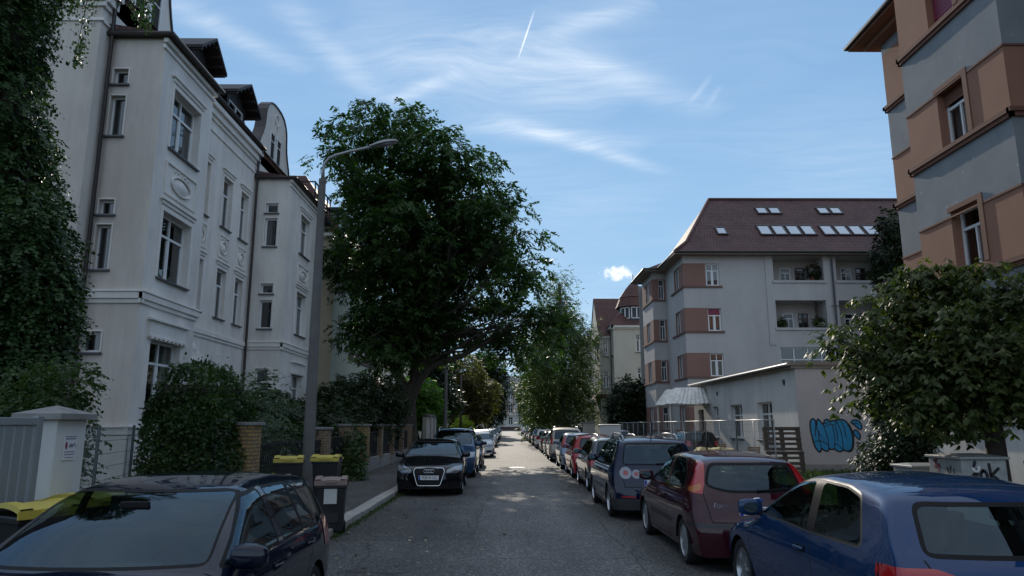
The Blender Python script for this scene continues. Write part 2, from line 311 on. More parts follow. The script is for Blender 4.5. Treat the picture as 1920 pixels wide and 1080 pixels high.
# ================================================================ ground, road, pavements
def ground_mat():
    m, nt, b = new_mat('garden_ground'); tc = N(nt, 'ShaderNodeTexCoord')
    n = N(nt, 'ShaderNodeTexNoise', i={'Scale': 0.35, 'Detail': 8.0, 'Roughness': 0.7}); L(nt, tc.outputs['Object'], n.inputs[0])
    L(nt, ramp(nt, n.outputs['Fac'], [(0.35, (0.035, 0.05, 0.018)), (0.65, (0.07, 0.06, 0.04))]).outputs[0], b.inputs['Base Color']); b.inputs['Roughness'].default_value = 0.95
    return m
def road_mat():
    m, nt, b = new_mat('asphalt'); tc = N(nt, 'ShaderNodeTexCoord'); co = tc.outputs['Object']; sep = N(nt, 'ShaderNodeSeparateXYZ'); L(nt, co, sep.inputs[0])
    big = N(nt, 'ShaderNodeTexNoise', i={'Scale': 0.45, 'Detail': 6.0, 'Roughness': 0.6}); L(nt, co, big.inputs[0])
    mp = N(nt, 'ShaderNodeMapping'); mp.inputs['Scale'].default_value = (1.0, 0.12, 1); L(nt, co, mp.inputs[0])
    lng = N(nt, 'ShaderNodeTexNoise', i={'Scale': 1.3, 'Detail': 5.0, 'Roughness': 0.6}); L(nt, mp.outputs[0], lng.inputs[0])
    # the worn middle of the carriageway is paler than the parked edges
    wob = mth(nt, 'MULTIPLY', mth(nt, 'SUBTRACT', big.outputs['Fac'], 0.5), 0.9)
    ax = mth(nt, 'ABSOLUTE', mth(nt, 'ADD', mth(nt, 'SUBTRACT', sep.outputs[0], 0.45), wob))
    lane = ramp(nt, mth(nt, 'DIVIDE', ax, 3.0), [(0.20, 1.0), (0.62, 0.0)]).outputs[0]
    c = mixc(nt, lane, (0.080, 0.078, 0.075), (0.145, 0.142, 0.136))
    c = mixc(nt, 1.0, c, ramp(nt, lng.outputs['Fac'], [(0.3, 0.78), (0.7, 1.15)]).outputs[0], 'MULTIPLY')
    c = mixc(nt, 1.0, c, ramp(nt, big.outputs['Fac'], [(0.3, 0.8), (0.7, 1.15)]).outputs[0], 'MULTIPLY')
    v = N(nt, 'ShaderNodeTexVoronoi', i={'Scale': 75.0}); L(nt, co, v.inputs[0])
    sp = N(nt, 'ShaderNodeSeparateColor'); L(nt, v.outputs['Color'], sp.inputs[0])
    c = mixc(nt, 1.0, c, ramp(nt, sp.outputs[0], [(0.0, 0.5), (0.7, 1.05), (0.95, 1.9)]).outputs[0], 'MULTIPLY')
    n3 = N(nt, 'ShaderNodeTexNoise', i={'Scale': 22.0, 'Detail': 5.0, 'Roughness': 0.8}); L(nt, co, n3.inputs[0])
    c = mixc(nt, 1.0, c, ramp(nt, n3.outputs['Fac'], [(0.3, 0.7), (0.7, 1.3)]).outputs[0], 'MULTIPLY')
    # cracks and seams
    dn = N(nt, 'ShaderNodeTexNoise', i={'Scale': 1.2, 'Detail': 5.0}); L(nt, co, dn.inputs[0])
    dv = N(nt, 'ShaderNodeVectorMath', operation='MULTIPLY_ADD'); L(nt, dn.outputs['Color'], dv.inputs[0]); dv.inputs[1].default_value = (0.9, 0.9, 0); L(nt, co, dv.inputs[2])
    cm = N(nt, 'ShaderNodeMapping'); cm.inputs['Scale'].default_value = (0.33, 0.16, 1); L(nt, dv.outputs[0], cm.inputs[0])
    cr = N(nt, 'ShaderNodeTexVoronoi', feature='DISTANCE_TO_EDGE', i={'Scale': 1.0}); L(nt, cm.outputs[0], cr.inputs[0])
    crk = ramp(nt, cr.outputs['Distance'], [(0.0, 1.0), (0.006, 0.0)]).outputs[0]
    seam = ramp(nt, mth(nt, 'ABSOLUTE', mth(nt, 'ADD', mth(nt, 'SUBTRACT', sep.outputs[0], 1.75), mth(nt, 'MULTIPLY', wob, 0.5))), [(0.0, 1.0), (0.022, 0.0)]).outputs[0]
    seam2 = ramp(nt, mth(nt, 'ABSOLUTE', mth(nt, 'ADD', mth(nt, 'ADD', sep.outputs[0], 0.55), mth(nt, 'MULTIPLY', wob, 0.7))), [(0.0, 1.0), (0.02, 0.0)]).outputs[0]
    yy = mth(nt, 'ADD', sep.outputs[1], mth(nt, 'MULTIPLY', wob, 0.8)); left = mth(nt, 'LESS_THAN', sep.outputs[0], -0.55)
    cross = None
    for y_ in (11.9, 16.3, 24.5, 30.0):
        q = ramp(nt, mth(nt, 'ABSOLUTE', mth(nt, 'SUBTRACT', yy, y_)), [(0.0, 1.0), (0.03, 0.0)]).outputs[0]; cross = q if cross is None else mth(nt, 'MAXIMUM', cross, q)
    seam = mth(nt, 'MAXIMUM', mth(nt, 'MAXIMUM', seam, seam2), mth(nt, 'MULTIPLY', cross, left))
    # resurfaced patches along the left parking strip
    pt = mth(nt, 'MULTIPLY', left, mth(nt, 'MULTIPLY', mth(nt, 'GREATER_THAN', yy, 11.9), mth(nt, 'LESS_THAN', yy, 16.3)))
    c = mixc(nt, 1.0, c, mixc(nt, pt, (1, 1, 1), (0.84, 0.83, 0.82)), 'MULTIPLY')
    gut = ramp(nt, mth(nt, 'ADD', mth(nt, 'ADD', sep.outputs[0], 2.9), mth(nt, 'MULTIPLY', wob, 0.25)), [(0.05, 0.9), (0.35, 0.0)]).outputs[0]
    c = mixc(nt, mth(nt, 'MULTIPLY', gut, ramp(nt, n3.outputs['Fac'], [(0.3, 0.2), (0.6, 1.0)]).outputs[0]), c, (0.055, 0.047, 0.036))
    oil = N(nt, 'ShaderNodeTexNoise', i={'Scale': 1.7, 'Detail': 3.0}); L(nt, co, oil.inputs[0])
    c = mixc(nt, mth(nt, 'MULTIPLY', ramp(nt, oil.outputs['Fac'], [(0.62, 0.0), (0.75, 0.6)]).outputs[0], mth(nt, 'SUBTRACT', 1.0, lane)), c, (0.03, 0.029, 0.028))
    v2 = N(nt, 'ShaderNodeTexVoronoi', i={'Scale': 38.0}); L(nt, co, v2.inputs[0]); s2 = N(nt, 'ShaderNodeSeparateColor'); L(nt, v2.outputs['Color'], s2.inputs[0])
    c = mixc(nt, 1.0, c, ramp(nt, s2.outputs[1], [(0.0, 0.72), (0.8, 1.05), (0.97, 1.7)]).outputs[0], 'MULTIPLY')
    mask = mth(nt, 'MULTIPLY', mth(nt, 'MAXIMUM', crk, seam), ramp(nt, lng.outputs['Fac'], [(0.38, 0.0), (0.5, 0.75)]).outputs[0])
    c = mixc(nt, mask, c, (0.022, 0.021, 0.02))
    L(nt, c, b.inputs['Base Color']); b.inputs['Roughness'].default_value = 0.82; b.inputs['Specular IOR Level'].default_value = 0.35
    h = mth(nt, 'ADD', mth(nt, 'MULTIPLY', v.outputs['Distance'], 0.8), mth(nt, 'SUBTRACT', n3.outputs['Fac'], mask))
    bp = N(nt, 'ShaderNodeBump', i={'Strength': 0.55, 'Distance': 0.006}); L(nt, h, bp.inputs['Height']); L(nt, bp.outputs[0], b.inputs['Normal'])
    return m
def pave_mat():
    m, nt, b = new_mat('mosaic_paving'); tc = N(nt, 'ShaderNodeTexCoord'); co = tc.outputs['Object']
    v = N(nt, 'ShaderNodeTexVoronoi', i={'Scale': 15.0, 'Randomness': 0.6}); L(nt, co, v.inputs[0])
    e = N(nt, 'ShaderNodeTexVoronoi', feature='DISTANCE_TO_EDGE', i={'Scale': 15.0, 'Randomness': 0.6}); L(nt, co, e.inputs[0])
    sp = N(nt, 'ShaderNodeSeparateColor'); L(nt, v.outputs['Color'], sp.inputs[0])
    n = N(nt, 'ShaderNodeTexNoise', i={'Scale': 0.8, 'Detail': 6.0}); L(nt, co, n.inputs[0])
    c = mixc(nt, sp.outputs[0], (0.06, 0.058, 0.056), (0.135, 0.13, 0.125))
    c = mixc(nt, 1.0, c, ramp(nt, n.outputs['Fac'], [(0.3, 0.7), (0.7, 1.2)]).outputs[0], 'MULTIPLY')
    g = ramp(nt, e.outputs['Distance'], [(0.03, 0.0), (0.09, 1.0)]).outputs[0]
    L(nt, mixc(nt, g, (0.04, 0.037, 0.03), c), b.inputs['Base Color']); b.inputs['Roughness'].default_value = 0.85
    bp = N(nt, 'ShaderNodeBump', i={'Strength': 0.7, 'Distance': 0.01}); L(nt, g, bp.inputs['Height']); L(nt, bp.outputs[0], b.inputs['Normal'])
    return m
M_ground = ground_mat(); M_road = road_mat(); M_pave = pave_mat()
def sheet(name, x0, x1, y0, y1, z, m):
    b = MB(); b.quad((x0, y0, z), (x1, y0, z), (x1, y1, z), (x0, y1, z)); return tag(b.build(name, m), kind='structure')
sheet('ground', -900, 900, -300, 1500, -0.03, M_ground)
sheet('road', -2.9, 4.3, -40, 254, 0.0, M_road)
sheet('cross_road', -60, 60, 254.004, 261, -0.004, M_road)
def raised(name, x0, x1, m, z=0.11, y0=-40):
    b = MB(); b.quad((x0, y0, z), (x1, y0, z), (x1, 254, z), (x0, 254, z)); b.quad((x0, y0, 0), (x1, y0, 0), (x1, y0, z), (x0, y0, z)); return tag(b.build(name, m), kind='structure')
raised('pavement', -5.6, -3.16, M_pave, y0=11.8); raised('pavement', 4.56, 6.6, M_pave)
sheet('driveway', -5.6, -3.16, -40, 11.8, 0.02, M_pave)
b = MB(); b.quad((-60, -40, 0.07), (-5.6, -40, 0.07), (-5.6, 254, 0.07), (-60, 254, 0.07)); b.quad((6.6, -40, 0.07), (60, -40, 0.07), (60, 254, 0.07), (6.6, 254, 0.07))
tag(b.build('garden_ground', M_ground), kind='structure')
def kerb(x0, x1):
    b = MB(); y = -12.0; rr = random.Random(int(x0 * 10))
    while y < 254:
        l = rr.uniform(0.85, 1.25); jz = rr.uniform(-0.006, 0.008); jx = rr.uniform(-0.008, 0.008)
        b.box(x0 + jx, x1 + jx, y + 0.006, y + l - 0.006, -0.05, (0.028 if x0 < 0 and y < 11.4 else 0.118) + jz); y += l
    o = b.build('kerb', M_granite, bev=0.018); return tag(o, kind='structure')
kerb(-3.18, -2.9); kerb(4.3, 4.58)

# ================================================================ facade tools
def wall(mb, F, u0, u1, z0, z1, holes=(), depth=0.2, m=0, rm=None, cu=(), cz=(), matfn=None):
    rm = m if rm is None else rm
    us = sorted({u0, u1, *[h[0] for h in holes], *[h[1] for h in holes], *[c for c in cu if u0 < c < u1]})
    zs = sorted({z0, z1, *[h[2] for h in holes], *[h[3] for h in holes], *[c for c in cz if z0 < c < z1]})
    us = [x for x in us if u0 - 1e-6 <= x <= u1 + 1e-6]; zs = [x for x in zs if z0 - 1e-6 <= x <= z1 + 1e-6]
    for a, b in zip(us, us[1:]):
        for c, d in zip(zs, zs[1:]):
            um, zm = (a + b) / 2, (c + d) / 2
            if any(h[0] < um < h[1] and h[2] < zm < h[3] for h in holes): continue
            mm = matfn(um, zm) if matfn else m
            mb.quad(F(a, c), F(b, c), F(b, d), F(a, d), mm)
    for h in holes:
        a, b, c, d = h[:4]; dp = h[4] if len(h) > 4 and h[4] else depth; k = matfn((a + b) / 2, (c + d) / 2) if matfn else rm
        mb.quad(F(a, c), F(a, c, -dp), F(a, d, -dp), F(a, d), k); mb.quad(F(b, c), F(b, d), F(b, d, -dp), F(b, c, -dp), k)
        mb.quad(F(a, d), F(a, d, -dp), F(b, d, -dp), F(b, d), k); mb.quad(F(a, c), F(b, c), F(b, c, -dp), F(a, c, -dp), k)
def window(root, F, h, style='cross', depth=0.2, sill=True, curtain=0.4, far=False, fm=None, sillm=None, pm=None, tilt=False):
    u0, u1, z0, z1 = h[:4]; dp = h[4] if len(h) > 4 and h[4] else depth; o = root.location; d = -dp; fm = fm or M_frame
    w = u1 - u0; hh = z1 - z0; t = min(0.07, w * 0.12); mb = MB(o); B = lambda a, b, c, e, d0=0.0, d1=0.07: mb.obox(F, a, b, c, e, d + d0, d + d1)
    B(u0, u0 + t, z0, z1); B(u1 - t, u1, z0, z1); B(u0 + t, u1 - t, z0, z0 + t); B(u0 + t, u1 - t, z1 - t, z1)
    um = (u0 + u1) / 2; zt = z0 + hh * 0.68
    if style in ('cross', 'crossbars'):
        B(u0 + t, u1 - t, zt - t / 2, zt + t / 2, 0, 0.085); B(um - t * .6, um + t * .6, z0 + t, zt - t / 2, 0, 0.08); B(um - t * .4, um + t * .4, zt + t / 2, z1 - t, 0, 0.075)
        for a in (u0 + t, um + t * .6):
            e = (u0 + u1) / 2 - t * .6 if a < um else u1 - t
            B(a, a + t * .6, z0 + t, zt - t / 2, 0, 0.06); B(e - t * .6, e, z0 + t, zt - t / 2, 0, 0.06)
        if style == 'crossbars':
            for k in (1, 2, 3): B(u0 + w * k / 4 - .015, u0 + w * k / 4 + .015, zt + t, z1 - t, 0, 0.06)
            B(u0 + t, u1 - t, (zt + z1) / 2 - .012, (zt + z1) / 2 + .012, 0, 0.06)
    elif style == 'transom': B(u0 + t, u1 - t, zt - t / 2, zt + t / 2, 0, 0.08); B(um - t * .4, um + t * .4, z0 + t, zt - t / 2, 0, 0.075)
    elif style == 'double': B(um - t * .6, um + t * .6, z0 + t, z1 - t, 0, 0.08)
    elif style.startswith('grid'):
        nx, nz = int(style[4]), int(style[5])
        for k in range(1, nx): B(u0 + w * k / nx - t * .5, u0 + w * k / nx + t * .5, z0 + t, z1 - t, 0, 0.08)
        for k in range(1, nz): B(u0 + t, u1 - t, z0 + hh * k / nz - t * .4, z0 + hh * k / nz + t * .4, 0, 0.075)
    wo = mb.build('window', fm, root)
    p = MB(o); p.quad(F(u0 + t, z0 + t, d + .03), F(u1 - t, z0 + t, d + .03), F(u1 - t, z1 - t, d + .03), F(u0 + t, z1 - t, d + .03)); p.build('pane', pm or (M_pane_far if far else M_pane), wo)
    if sill: s = MB(o); s.obox(F, u0 - .07, u1 + .07, z0 - .06, z0 - .004, -dp + .07, .09); s.build('sill', sillm or M_sill, wo, bev=0 if far else .008)
    if not far and random.random() < curtain:
        c = MB(o); n = 14
        for side in ((0, .42), (.58, 1)) if random.random() < .7 else ((0, 1),):
            for k in range(n):
                a = u0 + w * (side[0] + (side[1] - side[0]) * k / n); e = u0 + w * (side[0] + (side[1] - side[0]) * (k + 1) / n); q = .03 * (k % 2); q2 = .03 * ((k + 1) % 2)
                c.quad(F(a, z0 + .05, d - .12 - q), F(e, z0 + .05, d - .12 - q2), F(e, z1 - .05, d - .12 - q2), F(a, z1 - .05, d - .12 - q))
        c.build('curtain', M_curtain, wo, smooth=True, fix=False)
    if far is False:
        bk = MB(o); bk.quad(F(u0 - .3, z0 - .3, d - .9), F(u1 + .3, z0 - .3, d - .9), F(u1 + .3, z1 + .3, d - .9), F(u0 - .3, z1 + .3, d - .9)); bk.build('dark_room', M_roomdark, wo)
    return wo
M_roomdark = mat('room_dark', (0.03, 0.028, 0.026), 0.9)
def moulding(mb, F, u0, u1, z, prof, m=0):
    # stepped string course: prof = [(dz0, dz1, out)]
    for a, b, o in prof: mb.obox(F, u0, u1, z + a, z + b, -.02, o, m)

# ================================================================ white stucco house, left
def white_house():
    root = thing('white_house', 'white stucco villa with two tall bays, dark dormers and a curved gable', 'house', (-11.5, 25, 0)); o = root.location
    XB, XM = -9.9, -11.5; EB, EM = 12.8, 14.2
    FB = frame((XB, 0, 0), (0, 1, 0), (1, 0, 0)); FM = frame((XM, 0, 0), (0, 1, 0), (1, 0, 0)); FS1 = frame((0, 19, 0), (1, 0, 0), (0, -1, 0)); FS2 = frame((0, 31.1, 0), (1, 0, 0), (0, -1, 0)); FE = frame((0, 18.45, 0), (1, 0, 0), (0, -1, 0))
    mb = MB(o)
    hb1 = [(19.75, 21.6, 2.15, 4.15, .28), (19.75, 21.6, 5.9, 7.85, .28), (19.75, 21.6, 9.75, 11.6, .28), (19.9, 20.7, .35, 1.0, .2)]
    wall(mb, FB, 19, 22.4, 0, EB, hb1)
    hs1 = [(-11.3, -10.88, 5.95, 7.2, .2), (-11.3, -10.88, 7.5, 7.92, .2), (-11.3, -10.88, 9.8, 11.0, .2), (-11.3, -10.88, 11.36, 11.82, .2), (-11.4, -10.85, 3.7, 4.25, .2)]
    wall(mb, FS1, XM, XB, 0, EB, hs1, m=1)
    F1b = frame((0, 22.4, 0), (1, 0, 0), (0, 1, 0)); wall(mb, F1b, XM, XB, 0, EB)
    hm = [(25.4, 26.3, 5.95, 7.9, .22), (27.6, 28.55, 5.95, 7.9, .22), (29.5, 30.4, 5.95, 7.9, .22), (25.4, 26.3, 9.62, 11.7, .22), (27.6, 28.55, 9.62, 11.7, .22), (29.5, 30.4, 9.62, 11.7, .22), (25.3, 26.6, 1.2, 3.6, .3), (27.6, 28.6, 2.2, 4.0, .22), (29.4, 30.4, 2.2, 4.0, .22)]
    wall(mb, FM, 18.45, 37.2, 0, EM, hm)
    hb2 = [(32.9, 34.5, 2.2, 4.1, .25), (32.9, 34.5, 5.95, 7.95, .25), (32.9, 34.5, 9.8, 11.7, .25)]
    wall(mb, FB, 31.1, 36.2, 0, EB, hb2)
    hs2 = [(-10.95, -10.4, 5.95, 7.2, .18), (-10.95, -10.4, 7.5, 7.95, .18), (-10.95, -10.4, 9.65, 10.95, .18), (-10.95, -10.4, 11.2, 11.65, .18), (-10.95, -10.4, 3.6, 4.2, .18)]
    wall(mb, FS2, XM, XB, 0, EB, hs2)
    F2b = frame((0, 36.2, 0), (1, 0, 0), (0, 1, 0)); wall(mb, F2b, XM, XB, 0, EB)
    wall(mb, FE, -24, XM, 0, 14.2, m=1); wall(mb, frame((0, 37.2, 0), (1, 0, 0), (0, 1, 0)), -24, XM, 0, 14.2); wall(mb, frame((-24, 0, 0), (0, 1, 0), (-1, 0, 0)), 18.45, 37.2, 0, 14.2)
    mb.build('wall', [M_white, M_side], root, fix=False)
    # cornices, plinth, string courses
    def pm(nm, F, a, b, z, prof): t = MB(o); moulding(t, F, a, b, z, prof); t.build(nm, M_trimw, root, bev=.012)
    for F, a, b in ((FB, 18.9, 22.5), (FB, 31.0, 36.3)):
        pm('string_course', F, a, b, 5.02, [(0, .12, .05), (.12, .3, .10), (.3, .36, .13)]); pm('plinth_course', F, a, b, 1.55, [(0, .16, .06), (.16, .22, .09)]); pm('eaves_cornice', F, a, b, 12.45, [(0, .12, .05), (.18, .33, .11)])
        pm('plinth', F, a, b, 0.07, [(0, 1.45, .035)])
    for F, c in ((FS1, 19), (FS2, 31.1)):
        pm('string_course', F, XM, XB + .1, 5.02, [(0, .12, .05), (.12, .3, .10), (.3, .36, .13)]); pm('plinth_course', F, XM, XB + .06, 1.55, [(0, .16, .06), (.16, .22, .09)])
        pm('plinth', F, XM, XB + .035, 0.07, [(0, 1.45, .035)])
    for a, b in ((22.4, 31.1), (36.2, 37.2), (18.45, 19)):
        pm('string_course', FM, a, b, 5.02, [(0, .12, .05), (.12, .3, .10)]); pm('eaves_cornice', FM, a, b, 13.0, [(0, .1, .05), (.45, .6, .07), (.6, .85, .16), (.85, 1.05, .28)]); pm('plinth_course', FM, a, b, 1.55, [(0, .2, .06)])
    pm('eaves_cornice', FE, -24, XM + .1, 13.0, [(0, .1, .05), (.45, .6, .07), (.6, .85, .16), (.85, 1.05, .26)]); pm('string_course', FE, -24, XM + .05, 5.02, [(0, .12, .05), (.12, .3, .10)])
    # stucco surrounds, lintels and panels
    s = MB(o)
    def surround(F, h, w=.13, lint=True):
        s = MB(o)
        u0, u1, z0, z1 = h[:4]
        s.obox(F, u0 - w, u0 - .003, z0, z1 + w, -.01, .03); s.obox(F, u1 + .003, u1 + w, z0, z1 + w, -.01, .03); s.obox(F, u0 - .003, u1 + .003, z1 + .003, z1 + w, -.01, .03)
        if lint: s.obox(F, u0 - w - .08, u1 + w + .08, z1 + w + .16, z1 + w + .24, -.01, .10); s.obox(F, u0 - w, u1 + w, z1 + w + .05, z1 + w + .16, -.01, .05)
        s.build('window_surround', M_trimw, root, bev=.01)
    def panel(F, u0, u1, z0, z1):
        s = MB(o)
        s.obox(F, u0, u1, z0, z0 + .07, -.01, .05); s.obox(F, u0, u1, z1 - .07, z1, -.01, .05); s.obox(F, u0, u0 + .07, z0 + .07, z1 - .07, -.01, .05); s.obox(F, u1 - .07, u1, z0 + .07, z1 - .07, -.01, .05)
        um, zm, ru, rz = (u0 + u1) / 2, (z0 + z1) / 2 - .03, (u1 - u0) * .3, (z1 - z0) * .26
        pts = [F(um + ru * math.cos(a), zm + rz * math.sin(a), .03) for a in [k * math.pi / 10 for k in range(21)]]; s.tube(pts, .035, 6, cap=False)
        s.lathe([(1, 0), (.8, .03), (.4, .06), (.02, .07)], 14, lambda x, y, zz: F(um + ru * .8 * x, zm + rz * .8 * y, zz))
        for k in range(5): s.lathe([(1, 0), (.7, .04), (.05, .06)], 8, lambda x, y, zz: F(um + (k - 2) * ru * .34 + .06 * x, z1 - .17 + (.03 if k % 2 else 0) + .05 * y, zz))
        s.build('ornament_panel', M_trimw, root, bev=.01)
    for F, hs, pn in ((FB, hb1, ((19.65, 21.7, 8.35, 9.35),)), (FB, hb2, ((32.8, 34.6, 8.4, 9.3),))):
        for z0, z1 in [p[2:] for p in pn]: panel(F, pn[0][0], pn[0][1], z0, z1)
        for h in hs[1:3]: surround(F, h)
        s = MB(o); h = hs[0]; s.obox(F, h[0] - .2, h[1] + .2, h[3] + .1, h[3] + .5, -.01, .06); s.obox(F, h[0] - .28, h[1] + .28, h[3] + .5, h[3] + .58, -.01, .14); s.obox(F, h[0] - .2, h[1] + .2, h[3] + .03, h[3] + .1, -.01, .10)
        for k in range(9): u = h[0] - .1 + (h[1] - h[0] + .2) * k / 8; s.obox(F, u - .05, u + .05, h[3] - .02, h[3] + .03, -.01, .11)
        s.build('window_lintel', M_trimw, root, bev=.01); s = MB(o); h = hs[2]
        for k in range(17): u = h[0] + (h[1] - h[0]) * k / 16; s.lathe([(1, 0), (.6, .06), (.05, .08)], 6, lambda x, y, zz: F(u + .045 * x, h[3] + .26 + .06 * y, zz))
        s.build('lintel_frieze', M_trimw, root)
    for h in hm[:6]: surround(FM, h, .1)
    for a in (25.4, 27.6, 29.5): panel(FM, a - .05, a + .98, 8.35, 9.3)
    for h in hs1: surround(FS1, h, .045, False)
    for h in hs2: surround(FS2, h, .07, False)
    s = MB(o); s.obox(FM, 25.0, 26.9, 3.75, 4.0, -.01, .16); s.obox(FM, 24.85, 27.05, 4.0, 4.12, -.01, .26); s.obox(FM, 25.2, 26.7, 4.12, 4.4, -.01, .12); s.lathe([(1, 0), (.7, .1), (.05, .14)], 12, lambda x, y, zz: FM(25.95 + .3 * x, 4.5 + .28 * y, zz))
    for u in (25.1, 26.8): s.obox(FM, u - .12, u + .12, 1.2, 3.75, -.01, .1)
    s.build('door_surround', M_trimw, root, bev=.01)
    # windows
    for h in hb1[:3] + hb2: window(root, FB, h, 'cross', curtain=.55)
    window(root, FB, hb1[3], 'plain', sill=False, curtain=0)
    for h in hm[:6] + hm[7:]: window(root, FM, h, 'transom', curtain=.5)
    for h in hs1: window(root, FS1, h, 'plain', curtain=.35)
    for h in hs2: window(root, FS2, h, 'plain', curtain=.35)
    dr = MB(o); h = hm[6]; dr.obox(FM, h[0], h[1], h[2], h[3], -.30, -.24); dr.obox(FM, h[0] + .1, h[0] + .55, h[2] + .2, h[3] - .8, -.24, -.22); dr.obox(FM, h[0] + .75, h[1] - .1, h[2] + .2, h[3] - .8, -.24, -.22); dr.build('door', M_darkwood, root)
    # eaves, gutters, bay roofs
    g = MB(o)
    for a, b in ((18.85, 22.55), (30.95, 36.35)):
        g.box(XM + .0, XB + .22, a, b, EB, EB + .05); g.tube([(XB + .25, a - .03, EB + .04), (XB + .25, b + .03, EB + .04)], .075, 8); g.tube([(XM, a - .03, EB + .04), (XB + .25, a - .03, EB + .04)], .075, 8)
    for a, b in ((22.4, 31.1), (36.2, 37.4), (18.3, 19.0)): g.tube([(XM + .32, a, EM + .02), (XM + .32, b, EM + .02)], .085, 8); g.box(XM - .05, XM + .28, a, b, EM - .02, EM + .02)
    g.tube([(-24, 18.2, EM + .02), (XM + .32, 18.2, EM + .02)], .085, 8)
    g.build('gutter', M_roofmetal, root, smooth=True, auto=40)
    for x, y, z1 in ((XM + .12, 30.95, EM), (XM + .12, 18.85, EM)):
        d = MB(o); d.tube([(XM + .3, y, z1 + .02), (XM + .3, y, z1 - .12), (x, y, z1 - .55), (x, y, .1)], .055, 10); d.build('downpipe', M_roofmetal, root, smooth=True, auto=50)
    r = MB(o)
    for a, b, c in ((18.85, 22.55, 20.7), (30.95, 36.35, 33.4)):
        z0, z1 = EB + .05, EB + .32; p = [(XB + .2, a, z0), (XB + .2, b, z0), (XM, b, z1 + .05), (XM, a, z1 + .05)]; r.quad(*p); r.quad((XM, a, z0), p[0], p[3], (XM, a, z1 + .05)); r.quad((XM, b, z0), p[1], p[2], (XM, b, z1 + .05)) 
    r.quad((XM + .25, 18.3, EM + .03), (XM + .25, 37.4, EM + .03), (XM - 3.4, 37.4, EM + 3.1), (XM - 3.4, 18.3, EM + 3.1)); r.quad((XM - 3.4, 18.3, EM + 3.1), (XM - 3.4, 37.4, EM + 3.1), (-24, 37.4, EM + 3.3), (-24, 18.3, EM + 3.3))
    r.quad((XM + .25, 18.3, EM + .03), (XM - 3.4, 18.3, EM + 3.1), (-24, 18.3, EM + 3.3), (-24, 18.3, EM + .03)); r.quad((XM + .25, 37.4, EM + .03), (XM - 3.4, 37.4, EM + 3.1), (-24, 37.4, EM + 3.3), (-24, 37.4, EM + .03))
    r.build('roof', M_tiledark, root)
    # curved gables
    def gable(c, w, ztop, zb=13.6):
        k = w / 2; half = [(1.0, 0), (1.0, .12), (.97, .22), (.90, .32), (.80, .42), (.72, .52), (.68, .62), (.66, .72), (.64, .80), (.56, .89), (.42, .96), (.22, .995), (0, 1.0)]
        poly = [(c + k * a, zb + (ztop - zb) * q) for a, q in half] + [(c - k * a, zb + (ztop - zb) * q) for a, q in half[::-1][1:]]
        gb = MB(o); gb.prism(poly, -.35, 0.0, lambda a, q, hh: FM(a, q, hh)); go = gb.build('gable', M_white, root)
        cp = MB(o); out = [(c + (a - c) * 1.0, q) for a, q in poly]
        for i in range(len(out) - 1):
            (a0, q0), (a1, q1) = out[i], out[i + 1]
            n = Vector((q1 - q0, -(a1 - a0))); 
            if n.length < 1e-6: continue
            n = n.normalized() * .06
            vs = [FM(a0, q0, -.45), FM(a1, q1, -.45), FM(a1, q1, .06), FM(a0, q0, .06)]; vs2 = [FM(a0 + n.x, q0 + n.y, -.45), FM(a1 + n.x, q1 + n.y, -.45), FM(a1 + n.x, q1 + n.y, .06), FM(a0 + n.x, q0 + n.y, .06)]
            cp.add(vs + vs2, [(3, 2, 1, 0), (4, 5, 6, 7), (0, 1, 5, 4), (1, 2, 6, 5), (2, 3, 7, 6), (3, 0, 4, 7)])
        cp.build('coping', M_roofmetal, go)
        ce = MB(o); ce.tube([FM(c + .28 * math.cos(a), ztop - .62 + .28 * math.sin(a), .02) for a in [k2 * math.pi / 9 for k2 in range(19)]], .035, 6, cap=False)
        ce.tube([FM(c + .2 * math.cos(a), ztop - 1.25 + .35 * math.sin(a), .02) for a in [k2 * math.pi / 9 for k2 in range(19)]], .03, 6, cap=False); ce.build('medallion', M_trimw, go, smooth=True)
        for uu in (c - .75, c + .2):
            hh = (uu, uu + .55, zb + .75, zb + 2.0, .0); wb = MB(o); F2 = FM
            wb.obox(F2, hh[0], hh[1], hh[2], hh[3], -.02, .012); wb.build('dark_window_panel', M_roomdark, go)  # flat dark panel; the shade of the opening is put into its colour
            fr = MB(o); fr.obox(F2, hh[0] - .07, hh[0], hh[2] - .07, hh[3] + .07, -.02, .05); fr.obox(F2, hh[1], hh[1] + .07, hh[2] - .07, hh[3] + .07, -.02, .05); fr.obox(F2, hh[0], hh[1], hh[3], hh[3] + .07, -.02, .05); fr.obox(F2, hh[0], hh[1], hh[2] - .07, hh[2], -.02, .07); fr.obox(F2, hh[0], hh[1], (hh[2] + hh[3]) / 2 + .25, (hh[2] + hh[3]) / 2 + .3, -.02, .03); fr.obox(F2, hh[0] + .02, hh[0] + .06, hh[2], hh[3], -.02, .03); fr.build('window', M_frame, go)
    gable(20.7, 3.6, 17.9); gable(33.35, 4.7, 17.25, 13.7)
    # dormers with wide eaves
    for a, b in ((23.95, 25.45), (27.4, 29.4)):
        d = MB(o); x = XM - .05; zb, zt = EM + .1, EM + 1.0
        Fd = frame((x, 0, 0), (0, 1, 0), (1, 0, 0)); hd = (a + .22, b - .22, zb + .12, zt - .12, .08); wall(d, Fd, a, b, zb - .2, zt, [hd]); d.prism([(a, zt), (b, zt), ((a + b) / 2, zt + .7)], x - .06, x - .002, lambda p, q, h: Vector((h, p, q))); d.box(x - 3, x - .01, a, a + .1, zb - .2, zt); d.box(x - 3, x - .01, b - .1, b, zb - .2, zt)
        for k in range(9): y = a + (b - a) * k / 8; d.box(x, x + .02, y - .015, y + .015, zb - .1, zb + .5)
        do = d.build('dormer', M_darkwood, root); window(root, Fd, hd, 'double', sill=False, curtain=.3).parent = do
        rf = MB(o); ym = (a + b) / 2
